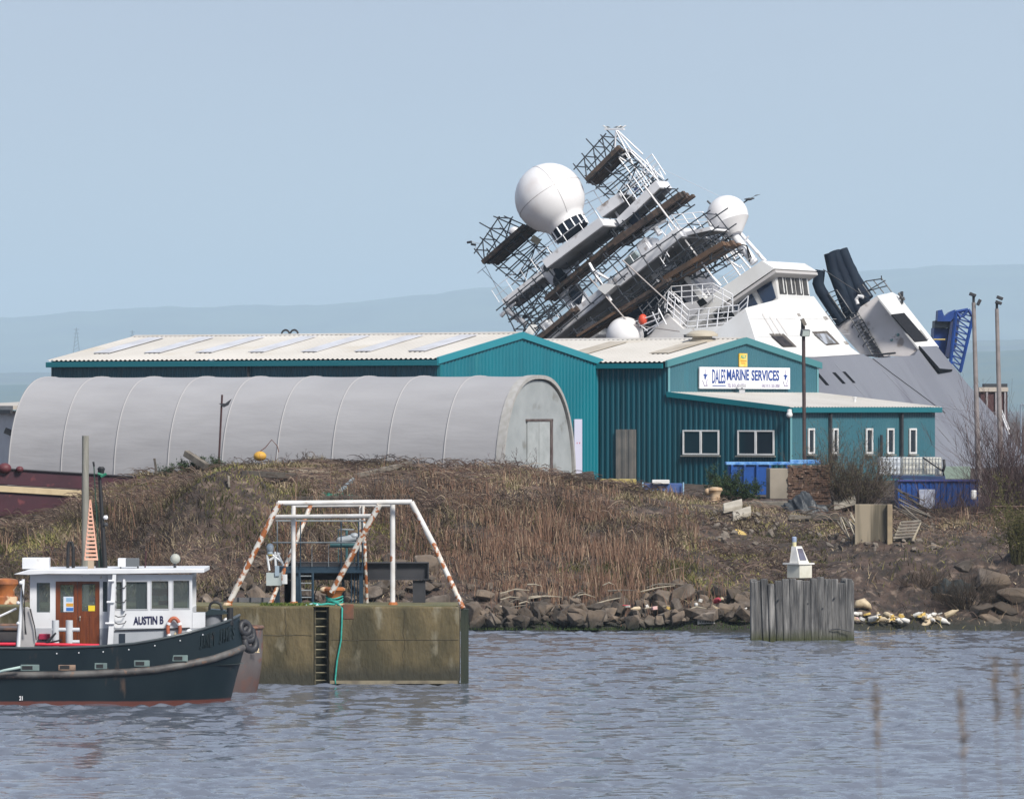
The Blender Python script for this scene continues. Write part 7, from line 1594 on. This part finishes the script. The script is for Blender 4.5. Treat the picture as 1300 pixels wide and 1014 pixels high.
# gulls
gw_ = mat('gull_white', (.62,.62,.60)); gk = mat('gull_dark', (.03,.03,.035))
def gull(c, s, fly, lab, d=1):
    mb = MB(); c = Vector(c); pts = [(-.30,0,-.02),(-.18,0,0),(0,0,0),(.13,0,.03),(.20,0,.10),(.27,0,.12),(.33,0,.11)]; rr_ = [.015,.05,.085,.07,.05,.048,.012]
    if fly: pts = [(a, b, e*.4) for a, b, e in pts]
    mb.path([c+Vector((a*d*s, b, e*s)) for a, b, e in pts], [q*s for q in rr_], 8); r_ = mb.build('gull', gk if fly else gw_, None, smooth=True, label=lab, cat='bird')
    MWr = MW[r_.name]
    for sd_ in (-1, 1):
        mb = MB()
        if fly: mb.prism([c+Vector(q)*s for q in ((.10,0,.03),(.05*d+sd_*.35,.1,.26 if sd_ > 0 else -.20),(sd_*.72,.1,.30 if sd_ > 0 else -.46),(sd_*.30,.1,.16 if sd_ > 0 else -.24),(-.08,0,.02))], (0,.02,0))
        else: mb.prism([c+Vector((a*d, sd_*.07, e))*s for a, e in ((.12,.05),(-.05,.09),(-.36,-.02),(-.1,-.04))], Vector((0,.02,0))*s)
        mb.build('wing', gk, r_)
gull(W(951, 253, 330), 1.0, True, 'dark gull in flight to the right of the smaller round radome')
for a, lab in ((770,'gull perched at the left end of the mast head yard'),(784,'gull perched in the middle of the mast head yard'),(790,'gull perched at the right end of the mast head yard')): q = onl(a, 161.8, .45); gull(q, .7, False, lab, 1 if a > 775 else -1)

# ---------------------------------------------------------------- near bank under the camera, with out-of-focus grass stems
xs = np.linspace(-30, 30, 60); ys = np.linspace(-12, 34, 60); X, Y = np.meshgrid(xs, ys)
Z = 7.0*np.clip((32-Y)/17, 0, 1)**.8-.6*(Y > 31.5)+fbm(X*.3, Y*.3, 3)*.25-.3
V = np.stack([X.ravel(), Y.ravel(), Z.ravel()], 1); I = (np.arange(59)[:, None]*60+np.arange(59)[None, :]).ravel()
nbk = bulk('near_bank', V, np.stack([I, I+1, I+61, I+60], 1), mat('near_soil', (.10,.08,.05), (.07,.06,.03), 1, .95), 'near grassy bank edge', 'ground', 'structure')
def nz(x, y): return 7.0*max(0, min(1, (32-y)/17))**.8-.35
stm = mat('dry_stem', (.20,.165,.14), (.15,.12,.10), 5, .8)
def stem(px_, pt, Y_, lean, lab, hd=True):
    top = W(px_, pt, Y_); b_ = Vector((top.x-lean, Y_, nz(top.x, Y_))); r_ = root('grass_stem', b_, lab, 'grass stem', 'blurred grass stems close to the camera'); pts = [b_.lerp(top, f)+Vector((lean*.25*math.sin(f*3.1), 0, 0)) for f in np.linspace(0, 1, 8)]
    mb = MB(); mb.path(pts, [.0018]*7+[.001], 5); mb.build('stalk', stm, r_)
    if hd:
        mb = MB(); d = (pts[-1]-pts[-2]).normalized()
        for k in range(60): q = top-d*rnd.random()*.20; e = Vector((rnd.gauss(0,.014), rnd.gauss(0,.014), .022)); mb.tube(q, q+e, .003, .001, n=3)
        mb.build('seed_head', stm, r_)['kind'] = 'part'
for a, b, Y_, l, lab in ((1112,868,17,-.35,'blurred dry grass stem close to the camera, leftmost of the foreground stems'),(1218,880,16.5,-.6,'short blurred grass stem close to the camera between the taller foreground stems'),(1262,838,17,-.45,'tallest blurred grass stem close to the camera at right'),(1290,842,16,-.3,'blurred grass stem at the right edge of the picture')): stem(a, b, Y_, l, lab)
